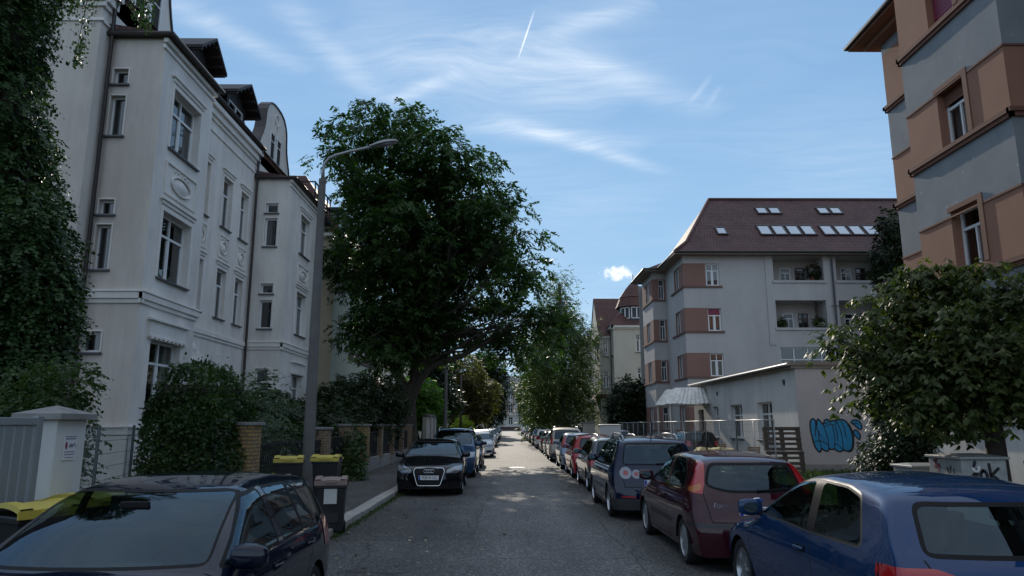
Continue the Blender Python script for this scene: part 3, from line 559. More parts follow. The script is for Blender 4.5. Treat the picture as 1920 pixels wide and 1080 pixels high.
        for ya, yb, za, zc in ((a - .38, ym, zt - .1, zt + .78), (ym, b + .38, zt + .78, zt - .1)):
            rf.add([(x + .6, ya, za), (x + .6, yb, zc), (x - 3.2, yb, zc), (x - 3.2, ya, za), (x + .6, ya, za + .12), (x + .6, yb, zc + .12), (x - 3.2, yb, zc + .12), (x - 3.2, ya, za + .12)], [(3, 2, 1, 0), (4, 5, 6, 7), (0, 1, 5, 4), (1, 2, 6, 5), (2, 3, 7, 6), (3, 0, 4, 7)])
        for k in range(8): y = a - .3 + (b - a + .6) * k / 7; zz = zt - .16 + .88 * (1 - abs(y - ym) / ((b - a) / 2 + .38)); rf.box(x - .2, x + .55, y - .035, y + .035, zz - .06, zz + .05)
        rf.build('dormer_roof', M_darkwood, do)
    # roof terrace railing past the far bay
    rl = MB(o)
    for k in range(6): rl.box(XB - .02, XB + .04, 35.0 + k * .62, 35.06 + k * .62, EB, EB + 1.25)
    for z in (.65, 1.2): rl.box(XB - .02, XB + .04, 34.9, 38.2, EB + z, EB + z + .06)
    rl.box(-12.5, XB + .04, 34.9, 34.96, EB + 1.2, EB + 1.26); rl.box(-12.5, XB + .1, 36.2, 38.3, EB - .2, EB + .03)
    rl.build('railing', M_roofmetal, root)
    return root
white_house()
# ================================================================ orange and grey banded house, right
def orange_house():
    root = thing('banded_house', 'orange plaster apartment house with wide grey bands and brown sill courses', 'house', (12, 18, 0)); o = root.location
    XB, XM = 10.8, 12.0
    FB = frame((XB, 0, 0), (0, 1, 0), (-1, 0, 0)); FM = frame((XM, 0, 0), (0, 1, 0), (-1, 0, 0)); FN = frame((0, 14.3, 0), (1, 0, 0), (0, -1, 0)); FF = frame((0, 18.1, 0), (1, 0, 0), (0, 1, 0)); FE = frame((0, 21.1, 0), (1, 0, 0), (0, 1, 0))
    sills = [5.2, 8.4, 11.6]
    def band(z):   # 0 orange, 1 grey, 2 white ground floor
        if z < 3.4: return 2
        for s in sills:
            if s - 1.6 < z < s: return 1
        return 1 if z > 15.0 else 0
    mf = lambda u, z: band(z)
    cz = [3.4, 15.0] + [s - 1.6 for s in sills] + sills
    def mfm(u, z): return 1 if 14.4 > z > 13.45 else band(z)
    mb = MB(o); hb = [(15.7, 16.75, 5.45, 6.9, .3), (15.7, 16.75, 8.55, 10.0, .3), (15.7, 16.75, 11.8, 13.2, .3), (15.7, 16.75, 1.9, 3.2, .3)]
    wall(mb, FB, 14.3, 18.1, 0, 16.2, hb, cz=cz, matfn=mf); wall(mb, FN, XB, XM, 0, 16.2, cz=cz, matfn=mf); wall(mb, FF, XB, XM, 0, 16.2, cz=cz, matfn=mf)
    hm = [(y, y + 1.3, z, z + 1.45, .25) for y in (4.5, 8.3, 11.6) for z in (1.9, 5.45, 8.55, 11.8)]
    wall(mb, FM, 0, 21.1, 0, 14.0, hm, cz=cz + [13.45], matfn=mfm); wall(mb, FE, XM, 24, 0, 14.0, cz=cz, matfn=mf); wall(mb, frame((0, 0, 0), (1, 0, 0), (0, -1, 0)), XM, 24, 0, 14.0, cz=cz, matfn=mf); wall(mb, frame((24, 0, 0), (0, 1, 0), (1, 0, 0)), 0, 21.1, 0, 14)
    mb.build('wall', [M_orange, M_greyband, M_white], root, fix=False)
    for z in sills:
        s = MB(o)
        for a, b, p in ((0, .10, .10), (-.10, -.003, .06)):
            s.obox(FB, 14.24, 18.16, z + a, z + b, -.02, p); s.obox(FN, XB - p, XM, z + a, z + b, -.02, p); s.obox(FF, XB - p, XM, z + a, z + b, -.02, p)
            s.obox(FM, 18.1 + p, 21.1 + p, z + a, z + b, -.02, p); s.obox(FM, 0, 14.3 - p, z + a, z + b, -.02, p); s.obox(FE, XM - p, 24, z + a, z + b, -.02, p)
        t = z - 1.6
        s.obox(FB, 14.28, 18.12, t - .05, t - .002, -.02, .025); s.obox(FN, XB, XM, t - .05, t - .002, -.02, .025); s.obox(FM, 18.1, 21.12, t - .05, t - .002, -.02, .025)
        s.build('sill_course', M_sillband, root)
    pl = MB(o); pl.obox(FB, 14.2, 18.2, 1.86, 2.02, -.02, .12); pl.obox(FM, 0, 14.2, 1.86, 2.02, -.02, .12); pl.obox(FM, 18.2, 21.2, 1.86, 2.02, -.02, .08); pl.build('plinth_ledge', M_trimw, root)
    for h in hb[:3]:
        su = MB(o); su.obox(FB, h[0] - .16, h[0] - .002, h[2], h[3] + .12, -.01, .03); su.obox(FB, h[0] - .002, h[1] + .08, h[3] + .002, h[3] + .12, -.01, .03); su.build('window_surround', M_sillband, root)
    for h in hb: window(root, FB, h, 'transom', curtain=.3, sill=False)
    for h in hm: window(root, FM, h, 'transom', curtain=.3, sill=False)
    bl = MB(o); h = hb[2]; 
    for k in range(14): bl.obox(FB, h[0] + .03, h[1] - .03, h[2] + .02 + k * .1, h[2] + .11 + k * .1, -.2, -.17)
    bl.build('red_blind', mat('red_blind', (0.20, 0.02, 0.05), 0.5), root)
    bl = MB(o); h = hb[1]
    for k in range(4): bl.obox(FB, h[0] + .03, h[1] - .03, h[3] - .1 - k * .09, h[3] - .02 - k * .09, -.2, -.17)
    bl.build('roller_blind', M_sillband, root)
    r = MB(o)
    def hip(x0, x1, y0, y1, z, ins, h, ov):
        a = [(x0 - ov, y0 - ov, z), (x1, y0 - ov, z), (x1, y1 + ov, z), (x0 - ov, y1 + ov, z)]; t = [(x0 + ins, y0 + ins, z + h), (x1, y0 + ins, z + h), (x1, y1 - ins, z + h), (x0 + ins, y1 - ins, z + h)]
        for i, j in ((0, 1), (2, 3), (3, 0)): r.quad(a[i], a[j], t[j], t[i])
        r.quad(*t)
    hip(XM, 24.2, -.2, 21.1, 14.12, 3.4, 3.2, .75); hip(XB, 13.4, 14.3, 18.1, 16.32, 1.5, 1.3, .55)
    r.build('roof', M_tiledark, root)
    e = MB(o); e.box(XM - .72, XM, 18.1, 21.8, 13.98, 14.1); e.box(XM, 24, 21.1, 21.8, 13.98, 14.1); e.box(XM - .72, XM, -.9, 14.3, 13.98, 14.1); e.box(XB - .5, 13.4, 13.8, 18.6, 16.2, 16.3)
    e.box(XM - .35, XM, 18.1, 21.45, 13.8, 13.98); e.build('eaves', M_orangedk, root)
    g = MB(o); g.tube([(XM - .78, 18.6, 14.12), (XM - .78, 21.85, 14.12), (20, 21.85, 14.12)], .075, 8); g.tube([(XM - .78, -1, 14.12), (XM - .78, 13.8, 14.12)], .075, 8); g.tube([(XB - .55, 13.7, 16.3), (XB - .55, 18.7, 16.3), (13, 18.7, 16.3)], .075, 8)
    g.build('gutter', M_roofmetal, root, smooth=True, auto=40)
    sg = MB(o)
    for k in range(16): y = 18.7 + k * .2; sg.tube([(XM - .5, y, 14.2), (XM - .5, y, 14.42)], .012, 4)
    sg.tube([(XM - .5, 18.6, 14.42), (XM - .5, 21.8, 14.42)], .015, 5); sg.build('snow_guard', M_roofmetal, root)
def speckband():
    m, nt, b = new_mat('grey_band_plaster'); tc = N(nt, 'ShaderNodeTexCoord'); co = tc.outputs['Object']
    n = N(nt, 'ShaderNodeTexNoise', i={'Scale': 1.1, 'Detail': 6.0, 'Roughness': 0.65}); L(nt, co, n.inputs[0])
    c = mixc(nt, ramp(nt, n.outputs['Fac'], [(0.3, 0.0), (0.7, 1.0)]).outputs[0], (0.20, 0.215, 0.23), (0.265, 0.275, 0.285))
    v = N(nt, 'ShaderNodeTexVoronoi', i={'Scale': 2.6}); L(nt, co, v.inputs[0])
    d = ramp(nt, v.outputs['Distance'], [(0.05, 1.0), (0.11, 0.0)]).outputs[0]; sp = N(nt, 'ShaderNodeSeparateColor'); L(nt, v.outputs['Color'], sp.inputs[0])
    c = mixc(nt, mth(nt, 'MULTIPLY', d, ramp(nt, sp.outputs[0], [(0.3, 0.0), (0.6, 0.8)]).outputs[0]), c, (0.40, 0.41, 0.40))
    L(nt, c, b.inputs['Base Color']); b.inputs['Roughness'].default_value = 0.9
    n2 = N(nt, 'ShaderNodeTexNoise', i={'Scale': 70.0, 'Detail': 4.0}); L(nt, co, n2.inputs[0]); bp = N(nt, 'ShaderNodeBump', i={'Strength': 0.35, 'Distance': 0.01}); L(nt, n2.outputs['Fac'], bp.inputs['Height']); L(nt, bp.outputs[0], b.inputs['Normal'])
    return m
M_greyband = speckband(); M_orangedk = mat('eaves_boards', (0.22, 0.11, 0.07), 0.8, var=0.2)
orange_house()

# ================================================================ long grey house with loggias, and its low extension
def grey_house():
    root = thing('grey_house', 'grey apartment house with loggias, pale red window bands and a brown tiled roof', 'house', (18, 50, 0)); o = root.location
    YF, XS, XB = 47.0, 11.75, 10.75
    FF = frame((0, YF, 0), (1, 0, 0), (0, -1, 0)); FS = frame((XS, 0, 0), (0, 1, 0), (-1, 0, 0)); FBs = frame((XB, 0, 0), (0, 1, 0), (-1, 0, 0)); FBf = frame((0, 52.4, 0), (1, 0, 0), (0, -1, 0))
    rows = [(1.5, 3.15), (4.95, 6.5), (7.95, 9.5), (11.0, 12.55)]
    def band(z): return any(a - .02 < z < b - .02 for a, b in rows)
    cz = [c for a, b in rows for c in (a - .02, b - .02)]
    mb = MB(o)
    hf = [(13.28, 14.18, a, b - .05, .18) for a, b in rows]
    lg = [(17.85, 21.25, 11.35, 13.0, 1.5), (22.1, 25.3, 11.35, 13.0, 1.5), (17.85, 21.25, 8.15, 10.0, 1.5), (22.1, 25.3, 8.15, 10.0, 1.5)]
    strip = (17.95, 25.3, 5.25, 6.85, .18)
    wall(mb, FF, XS, 30, 0, 13.1, hf + lg + [strip], cu=[13.28, 14.18], cz=cz, matfn=lambda u, z: 1 if u < 13.3 and band(z) else 0)
    for h in lg:   # loggia back walls with door and window openings
        Fb = frame((0, YF + 1.5, 0), (1, 0, 0), (0, -1, 0)); q = [(h[0] + 1.0, h[0] + 1.75, h[2] + .02, h[2] + 1.2, .1), (h[0] + 2.05, h[0] + 2.75, h[2] + .02, h[2] + 1.2, .1)]
        wall(mb, Fb, h[0], h[1], h[2], h[3], q)
        for k, w in enumerate(q): window(root, Fb, w, 'transom', depth=.1, sill=False, far=True, fm=M_darkframe if k else None)
    hs = [(48.2, 49.6, a, b - .05, .18) for a, b in rows]
    wall(mb, FS, YF, 58, 0, 13.1, hs, cz=cz, matfn=lambda u, z: 1 if band(z) and u < 50.4 else 0)
    hbf = [(11.2, 11.62, a, b - .05, .15) for a, b in rows]; hbs = [(53.6, 54.9, a, b - .05, .15) for a, b in rows]
    wall(mb, FBf, XB, XS, 0, 13.1, hbf, cz=cz, matfn=lambda u, z: 1 if band(z) else 0); wall(mb, FBs, 52.4, 56.4, 0, 13.1, hbs, cz=cz, matfn=lambda u, z: 1 if band(z) else 0)
    wall(mb, frame((0, 58, 0), (1, 0, 0), (0, 1, 0)), XB, 30, 0, 13.1); wall(mb, frame((30, 0, 0), (0, 1, 0), (1, 0, 0)), YF, 58, 0, 13.1)
    mb.build('wall', [M_gap, M_orangepale], root, fix=False)
    for h in hf: window(root, FF, h, 'cross', curtain=.9, sill=False)
    for h in hs: window(root, FS, h, 'double', curtain=.3, sill=False)
    for h in hbf: window(root, FBf, h, 'transom', curtain=.5, sill=False)
    for h in hbs: window(root, FBs, h, 'double', curtain=.3, sill=False)
    window(root, FF, strip, 'grid82', curtain=0, sill=False)
    rs = MB(o); h = hf[2]; rs.obox(FF, h[0] + .07, h[1] - .07, h[3] - .42, h[3] - .02, -.12, -.09); rs.build('red_blind', MATS['red_blind'], root)
    for a, b in rows:
        s = MB(o); s.obox(FF, XS - .08, 14.35, a - .14, a - .02, -.02, .09); s.obox(FS, YF - .08, 50.5, a - .14, a - .02, -.02, .09); s.obox(FBf, XB - .08, XS, a - .14, a - .02, -.02, .09); s.obox(FBs, 52.3, 56.4, a - .14, a - .02, -.02, .09); s.build('sill_course', M_orangepale2, root)
    for h in lg: lp = MB(o); lp.obox(FF, h[0] - .1, h[1] + .1, h[2] - .16, h[2] + .0, -.1, .08); lp.build('loggia_ledge', M_gap, root)
    lp = MB(o); lp.obox(FF, 17.3, 17.7, 7.0, 13.1, -.02, .06); lp.build('pilaster', M_gap, root)
    d = MB(o); d.tube([(21.75, YF - .45, 13.1), (21.75, YF - .2, 12.7), (21.75, YF - .2, .2)], .07, 8); d.tube([(21.5, YF - .2, 9.6), (22.0, YF - .2, 9.6)], .04, 6); d.build('downpipe', M_sill, root, smooth=True, auto=50)
    # bell-cast hipped roof
    ov = .65; r = MB(o); ZE = 13.15; x0, y0, y1 = XS - ov, YF - ov, 58 + ov
    cx, cy = 15.3, 52.3
    A = [(x0, y0, ZE), (31, y0, ZE), (31, y1, ZE), (x0, y1, ZE)]; B = [(x0 + 1.1, y0 + 1.1, ZE + .95), (31, y0 + 1.1, ZE + .95), (31, y1 - 1.1, ZE + .95), (x0 + 1.1, y1 - 1.1, ZE + .95)]
    for i, j in ((0, 1), (2, 3), (3, 0)): r.quad(A[i], A[j], B[j], B[i])
    rz = 18.7; r.quad(B[0], B[1], (31, cy, rz), (cx, cy, rz)); r.quad(B[2], B[3], (cx, cy, rz), (31, cy, rz)); r.add([B[3], B[0], (cx, cy, rz)], [(0, 1, 2)])
    xb = XB - ov; P = [(xb, 51.75, ZE), (xb, 57.05, ZE), (XS + .5, 57.05, ZE + .1), (XS + .5, 51.75, ZE + .1)]; r.quad(P[0], P[1], (XS + 1.3, 55.6, ZE + 1.35), (XS + 1.3, 53.2, ZE + 1.35)); r.quad(P[0], (XS + 1.3, 53.2, ZE + 1.35), (XS + 1.3, 51.75, ZE + .5), P[3]); r.quad(P[1], P[2], (XS + 1.3, 57, ZE + .5), (XS + 1.3, 55.6, ZE + 1.35))
    ro = r.build('roof', M_tiledark, root)
    rg = MB(o); rg.tube([(cx, cy, rz + .05), (31, cy, rz + .05)], .12, 8); rg.tube([(cx, cy, rz + .05), (x0 + 1.1, y0 + 1.1, ZE + 1.0), (x0, y0, ZE + .05)], .11, 8); rg.build('ridge_tiles', M_tilered, ro, smooth=True)
    e = MB(o); e.box(x0, 31, y0, YF, ZE - .12, ZE - .02); e.box(x0, XS, YF, 51.7, ZE - .12, ZE - .02); e.box(xb, XS, 51.75, 57.05, ZE - .12, ZE - .02); e.build('eaves', M_eavepale, root)
    g = MB(o); g.tube([(31, y0 - .06, ZE + .02), (x0 - .06, y0 - .06, ZE + .02), (x0 - .06, 51.7, ZE + .02), (xb - .06, 51.7, ZE + .02), (xb - .06, 57.1, ZE + .02)], .08, 8); g.build('gutter', M_roofmetal, root, smooth=True, auto=40)
    # roof windows lie in the front roof plane
    sl = (rz - B[0][2]) / (cy - (y0 + 1.1)); inv = math.sqrt(1 + sl * sl)
    def rp(x, z, d=0):
        y = y0 + 1.1 + (z - B[0][2]) / sl; return Vector((x, y - d * sl / inv, z + d / inv))
    def skylight(x0_, x1_, z0, z1):
        f = MB(o)
        for a, b, c, dd in ((x0_, x0_ + .09, z0, z1), (x1_ - .09, x1_, z0, z1), (x0_ + .09, x1_ - .09, z0, z0 + .08), (x0_ + .09, x1_ - .09, z1 - .08, z1)):
            vs = [rp(a, c, .0), rp(b, c, .0), rp(b, dd, .0), rp(a, dd, .0), rp(a, c, .12), rp(b, c, .12), rp(b, dd, .12), rp(a, dd, .12)]
            f.add(vs, [(3, 2, 1, 0), (4, 5, 6, 7), (0, 1, 5, 4), (1, 2, 6, 5), (2, 3, 7, 6), (3, 0, 4, 7)])
        so = f.build('roof_window', M_roofmetal, root); p = MB(o); p.quad(rp(x0_ + .09, z0 + .08, .09), rp(x1_ - .09, z0 + .08, .09), rp(x1_ - .09, z1 - .08, .09), rp(x0_ + .09, z1 - .08, .09)); p.build('pane', M_skypane, so)
    for x in (17.6, 18.62, 19.64, 20.66, 22.05, 23.07, 24.09, 25.11): skylight(x, x + .92, 14.75, 15.75)
    for x in (18.35, 19.3, 22.9, 23.85): skylight(x, x + .85, 17.0, 17.75)
    skylight(14.6, 15.35, 14.8, 15.55)
M_darkframe = mat('window_frame_dark', (0.10, 0.05, 0.04), 0.5); M_orangepale2 = mat('pale_red_sill', (0.17, 0.095, 0.08), 0.85); M_eavepale = mat('eaves_pale', (0.26, 0.22, 0.19), 0.8)
M_skypane = mat('roof_window_glass', (0.42, 0.48, 0.54), 0.06, metal=0.85)
grey_house()

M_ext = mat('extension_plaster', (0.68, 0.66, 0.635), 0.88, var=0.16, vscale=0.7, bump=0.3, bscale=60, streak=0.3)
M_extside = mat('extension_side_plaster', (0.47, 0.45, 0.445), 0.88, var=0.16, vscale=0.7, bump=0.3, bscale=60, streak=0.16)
M_graf = mat('spray_blue', (0.015, 0.24, 0.46), 0.5, var=0.25, vscale=2.5); M_grafk = mat('spray_black', (0.008, 0.009, 0.012), 0.55); M_grafr = mat('spray_faded_red', (0.16, 0.04, 0.06), 0.6)
def strokes(mb, F, lines, w, d=.004, m=0):
    # flat sprayed strokes: ribbons with round ends, lying on the surface
    for ln in lines:
        pts = ln
        for i in range(len(pts) - 1):
            (a, b), (c, e) = pts[i], pts[i + 1]; l = math.hypot(c - a, e - b)
            if l < 1e-6: continue
            nx, ny = -(e - b) / l * w / 2, (c - a) / l * w / 2; dd = d + .0012 * (i % 3)
            ang = math.atan2(e - b, c - a); poly = [(c + w / 2 * math.cos(ang - math.pi / 2 + k * math.pi / 5), e + w / 2 * math.sin(ang - math.pi / 2 + k * math.pi / 5)) for k in range(6)] + [(a + w / 2 * math.cos(ang + math.pi / 2 + k * math.pi / 5), b + w / 2 * math.sin(ang + math.pi / 2 + k * math.pi / 5)) for k in range(6)]
            mb.add([F(p, q, dd) for p, q in poly], [tuple(range(len(poly)))], m)
def smooth_line(p, n=5):
    out = []
    for i in range(len(p) - 1):
        p0 = p[max(i - 1, 0)]; p1 = p[i]; p2 = p[i + 1]; p3 = p[min(i + 2, len(p) - 1)]
        for k in range(n):
            t = k / n; out.append(tuple(.5 * (2 * b + (c - a) * t + (2 * a - 5 * b + 4 * c - d) * t * t + (3 * b - a - 3 * c + d) * t ** 3) for a, b, c, d in zip(p0, p1, p2, p3)))
    return out + [tuple(p[-1])]
def extension():
    root = thing('flat_roofed_annex', 'low pale annex with a metal door canopy and blue graffiti on its end wall', 'building', (13, 34, 0)); o = root.location
    X, Y0, Y1, H = 10.8, 27.0, 42.0, 4.0
    FS = frame((X, 0, 0), (0, 1, 0), (-1, 0, 0)); FN = frame((0, Y0, 0), (1, 0, 0), (0, -1, 0))
    hs = [(29.6, 31.4, 1.2, 2.75, .25), (33.4, 35.2, 1.2, 2.75, .25), (37.2, 38.2, 1.2, 2.75, .25), (40.0, 41.1, .25, 2.65, .25)]
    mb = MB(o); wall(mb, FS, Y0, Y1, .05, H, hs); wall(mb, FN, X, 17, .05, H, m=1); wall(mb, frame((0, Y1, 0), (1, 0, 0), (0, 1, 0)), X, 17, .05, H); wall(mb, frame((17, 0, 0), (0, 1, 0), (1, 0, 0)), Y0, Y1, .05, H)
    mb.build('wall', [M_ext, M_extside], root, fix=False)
    for h in hs[:2]: window(root, FS, h, 'cross', curtain=.0, sill=True)
    window(root, FS, hs[2], 'transom', curtain=0)
    d = MB(o); h = hs[3]; d.obox(FS, h[0], h[1], h[2], h[3], -.24, -.18); d.obox(FS, h[0] + .15, h[1] - .15, h[2] + 1.2, h[3] - .15, -.18, -.165); do = d.build('door', M_darkframe, root)
    hd = MB(o); hd.obox(FS, h[0] + .12, h[0] + .16, 1.2, 1.45, -.18, -.12); hd.build('handle', M_alu, do)
    r = MB(o); r.box(X - .22, 17.1, Y0 - .1, Y1 + .1, H + .02, H + .16); r.box(X - .16, 17, Y0 - .06, Y1, H - .1, H + .02); r.build('roof', M_roofpale, root)
    g = MB(o); g.tube([(X - .28, Y0 - .1, H + .06), (X - .28, Y1, H + .06)], .06, 8); g.build('gutter', M_galv, root, smooth=True, auto=40)
    p = MB(o); p.obox(FN, X - .02, 17, .05, .38, -.02, .03); p.obox(FS, Y0, 39.9, .05, .38, -.02, .03); p.build('plinth', M_concrete, root)
    v = MB(o)
    for y, z in ((28.1, 3.45), (37.2, 3.4)): v.obox(FS, y - .07, y + .07, z - .1, z + .1, -.01, .05)
    v.build('wall_vent', M_plastic, root)
    # hipped corrugated canopy on two posts by the door: one slope faces the street, one faces down the road towards us
    c = MB(o); ya, yb, zl, zh = 38.5, 42.4, 2.92, 3.78
    def slope(p0, p1, t0, t1, n):
        p0, p1, t0, t1 = map(Vector, (p0, p1, t0, t1)); nn = (p1 - p0).cross(t0 - p0).normalized(); nn = nn if nn.z > 0 else -nn; rows = []
        for k in range(n * 2 + 1):
            t = k / (2 * n); w = nn * (.028 * (1 if k % 2 else -1) + .03 * math.sin(t * 9)); rows.append((p0.lerp(p1, t) + w, t0.lerp(t1, t) + w))
        for (a, b_), (d_, e) in zip(rows, rows[1:]): c.add([a, d_, e, b_, a - nn * .012, d_ - nn * .012, e - nn * .012, b_ - nn * .012], [(0, 1, 2, 3), (7, 6, 5, 4), (0, 4, 5, 1)])
    slope((X - 2.2, ya, zl), (X - .02, ya, zl), (X - 1.55, ya + .95, zh), (X - .02, ya + .95, zh), 9)
    slope((X - 2.2, yb, zl), (X - 2.2, ya, zl), (X - 1.55, yb, zh), (X - 1.55, ya + .95, zh), 16)
    slope((X - 1.55, ya + .95, zh), (X - 1.55, yb, zh), (X - .02, ya + .95, zh + .02), (X - .02, yb, zh + .02), 14)
    co = c.build('canopy', M_canopy, root, smooth=True, auto=60, fix=False)
    cp2 = MB(o)
    for y in (38.9, 42.1): cp2.tube([(X - 2.1, y, .05), (X - 2.1, y, 2.9)], .045, 8); cp2.tube([(X - 2.1, y, 2.86), (X - .05, y, 2.86)], .025, 6)
    cp2.tube([(X - 2.12, 38.6, 2.88), (X - 2.12, 42.3, 2.88)], .03, 6); cp2.build('canopy_frame', M_trimw, co)
    # sprayed throw-up on the end wall: pixel layout of the lettering in metres on the wall
    gx, gz = 10.93, .42
    def G(L_): return [(gx + x / 1000 * 2.02, gz + (950 - y) / 1000 * 2.02) for x, y in L_]
    W = [[(150, 200), (200, 150), (250, 190), (255, 300), (290, 160), (340, 200), (385, 250), (420, 180), (480, 165), (520, 200), (560, 185), (600, 190), (640, 160), (690, 170), (740, 165), (800, 190), (850, 250), (890, 330), (910, 450), (905, 600), (880, 690), (830, 735), (770, 730), (720, 715), (660, 745), (590, 720), (555, 690), (510, 705), (470, 690), (430, 735), (370, 720), (325, 690), (290, 750), (230, 700), (190, 610), (165, 480), (145, 340)]]
    out = smooth_line(W[0] + W[0][:1]); m = MB(o); m.add([FN(a, b, .005) for a, b in G(out)], [tuple(range(len(out)))]); 
    for bl in ([(900, 220), (950, 175), (1040, 185), (1090, 250), (1095, 320), (1050, 345), (1000, 300), (950, 255)], [(925, 380), (980, 355), (1030, 400), (1055, 470), (1030, 525), (985, 490), (945, 440)]):
        q = smooth_line(bl + bl[:1]); m.add([FN(a, b, .005) for a, b in G(q)], [tuple(range(len(q)))])
    gm = m.build('graffiti_fill', M_graf, root, fix=False)
    k = MB(o); ou = out + out[:2]; strokes(k, FN, [G(ou)], .055, .007)
    for bl in ([(900, 220), (950, 175), (1040, 185), (1090, 250), (1095, 320), (1050, 345), (1000, 300), (950, 255), (900, 220)], [(925, 380), (980, 355), (1030, 400), (1055, 470), (1030, 525), (985, 490), (945, 440), (925, 380)]): strokes(k, FN, [G(smooth_line(bl))], .05, .007)
    strokes(k, FN, [G(smooth_line([(850, 250), (905, 380), (915, 560), (880, 700), (820, 740)]))], .085, .0105)
    inner = [[(250, 190), (245, 300), (225, 460)], [(255, 300), (300, 420), (335, 470)], [(300, 380), (285, 480), (300, 560)], [(385, 250), (430, 420), (455, 560), (455, 690)], [(190, 570), (270, 550), (360, 570), (450, 620)], [(380, 230), (440, 240), (480, 195)], [(520, 200), (515, 250), (550, 260), (575, 420), (580, 560), (555, 690)], [(410, 290), (470, 270), (510, 260)], [(560, 270), (620, 240), (640, 180)], [(610, 290), (630, 420), (630, 550)], [(640, 200), (690, 330), (715, 480), (720, 715)], [(720, 180), (770, 320), (790, 500)], [(560, 620), (600, 605), (660, 650), (700, 690)], [(930, 240), (1000, 230), (1030, 250)], [(305, 560), (320, 690)]]
    strokes(k, FN, [G(smooth_line(i)) for i in inner], .03, .0085)
    tagl = [[(955, 600), (985, 585), (1010, 610), (975, 640), (990, 660), (1005, 640)], [(1020, 660), (1050, 630), (1060, 660), (1030, 650)], [(1075, 630), (1065, 665), (1085, 660)], [(1095, 580), (1105, 665)], [(1135, 610), (1108, 640), (1150, 670)], [(1010, 695), (965, 720), (985, 775), (1030, 765)], [(1045, 745), (1050, 780)], [(1045, 750), (1075, 740)], [(1085, 745), (1090, 775), (1115, 765), (1120, 740)], [(1125, 775), (1165, 740), (1240, 775)], [(1205, 640), (1215, 725)], [(1212, 752), (1216, 760)]]
    k.build('graffiti_outline', M_grafk, gm, fix=False); k = MB(o); strokes(k, FN, [G(smooth_line(i, 3)) for i in tagl], .03, .006); k.build('sprayed_tag', M_grafk, root, fix=False)
M_roofpale = mat('flat_roof_edge', (0.22, 0.20, 0.17), 0.8, var=0.2, vscale=2); M_canopy = mat('weathered_canopy', (0.78, 0.76, 0.70), 0.6, var=0.35, vscale=2.5, dirt=.6)
extension()

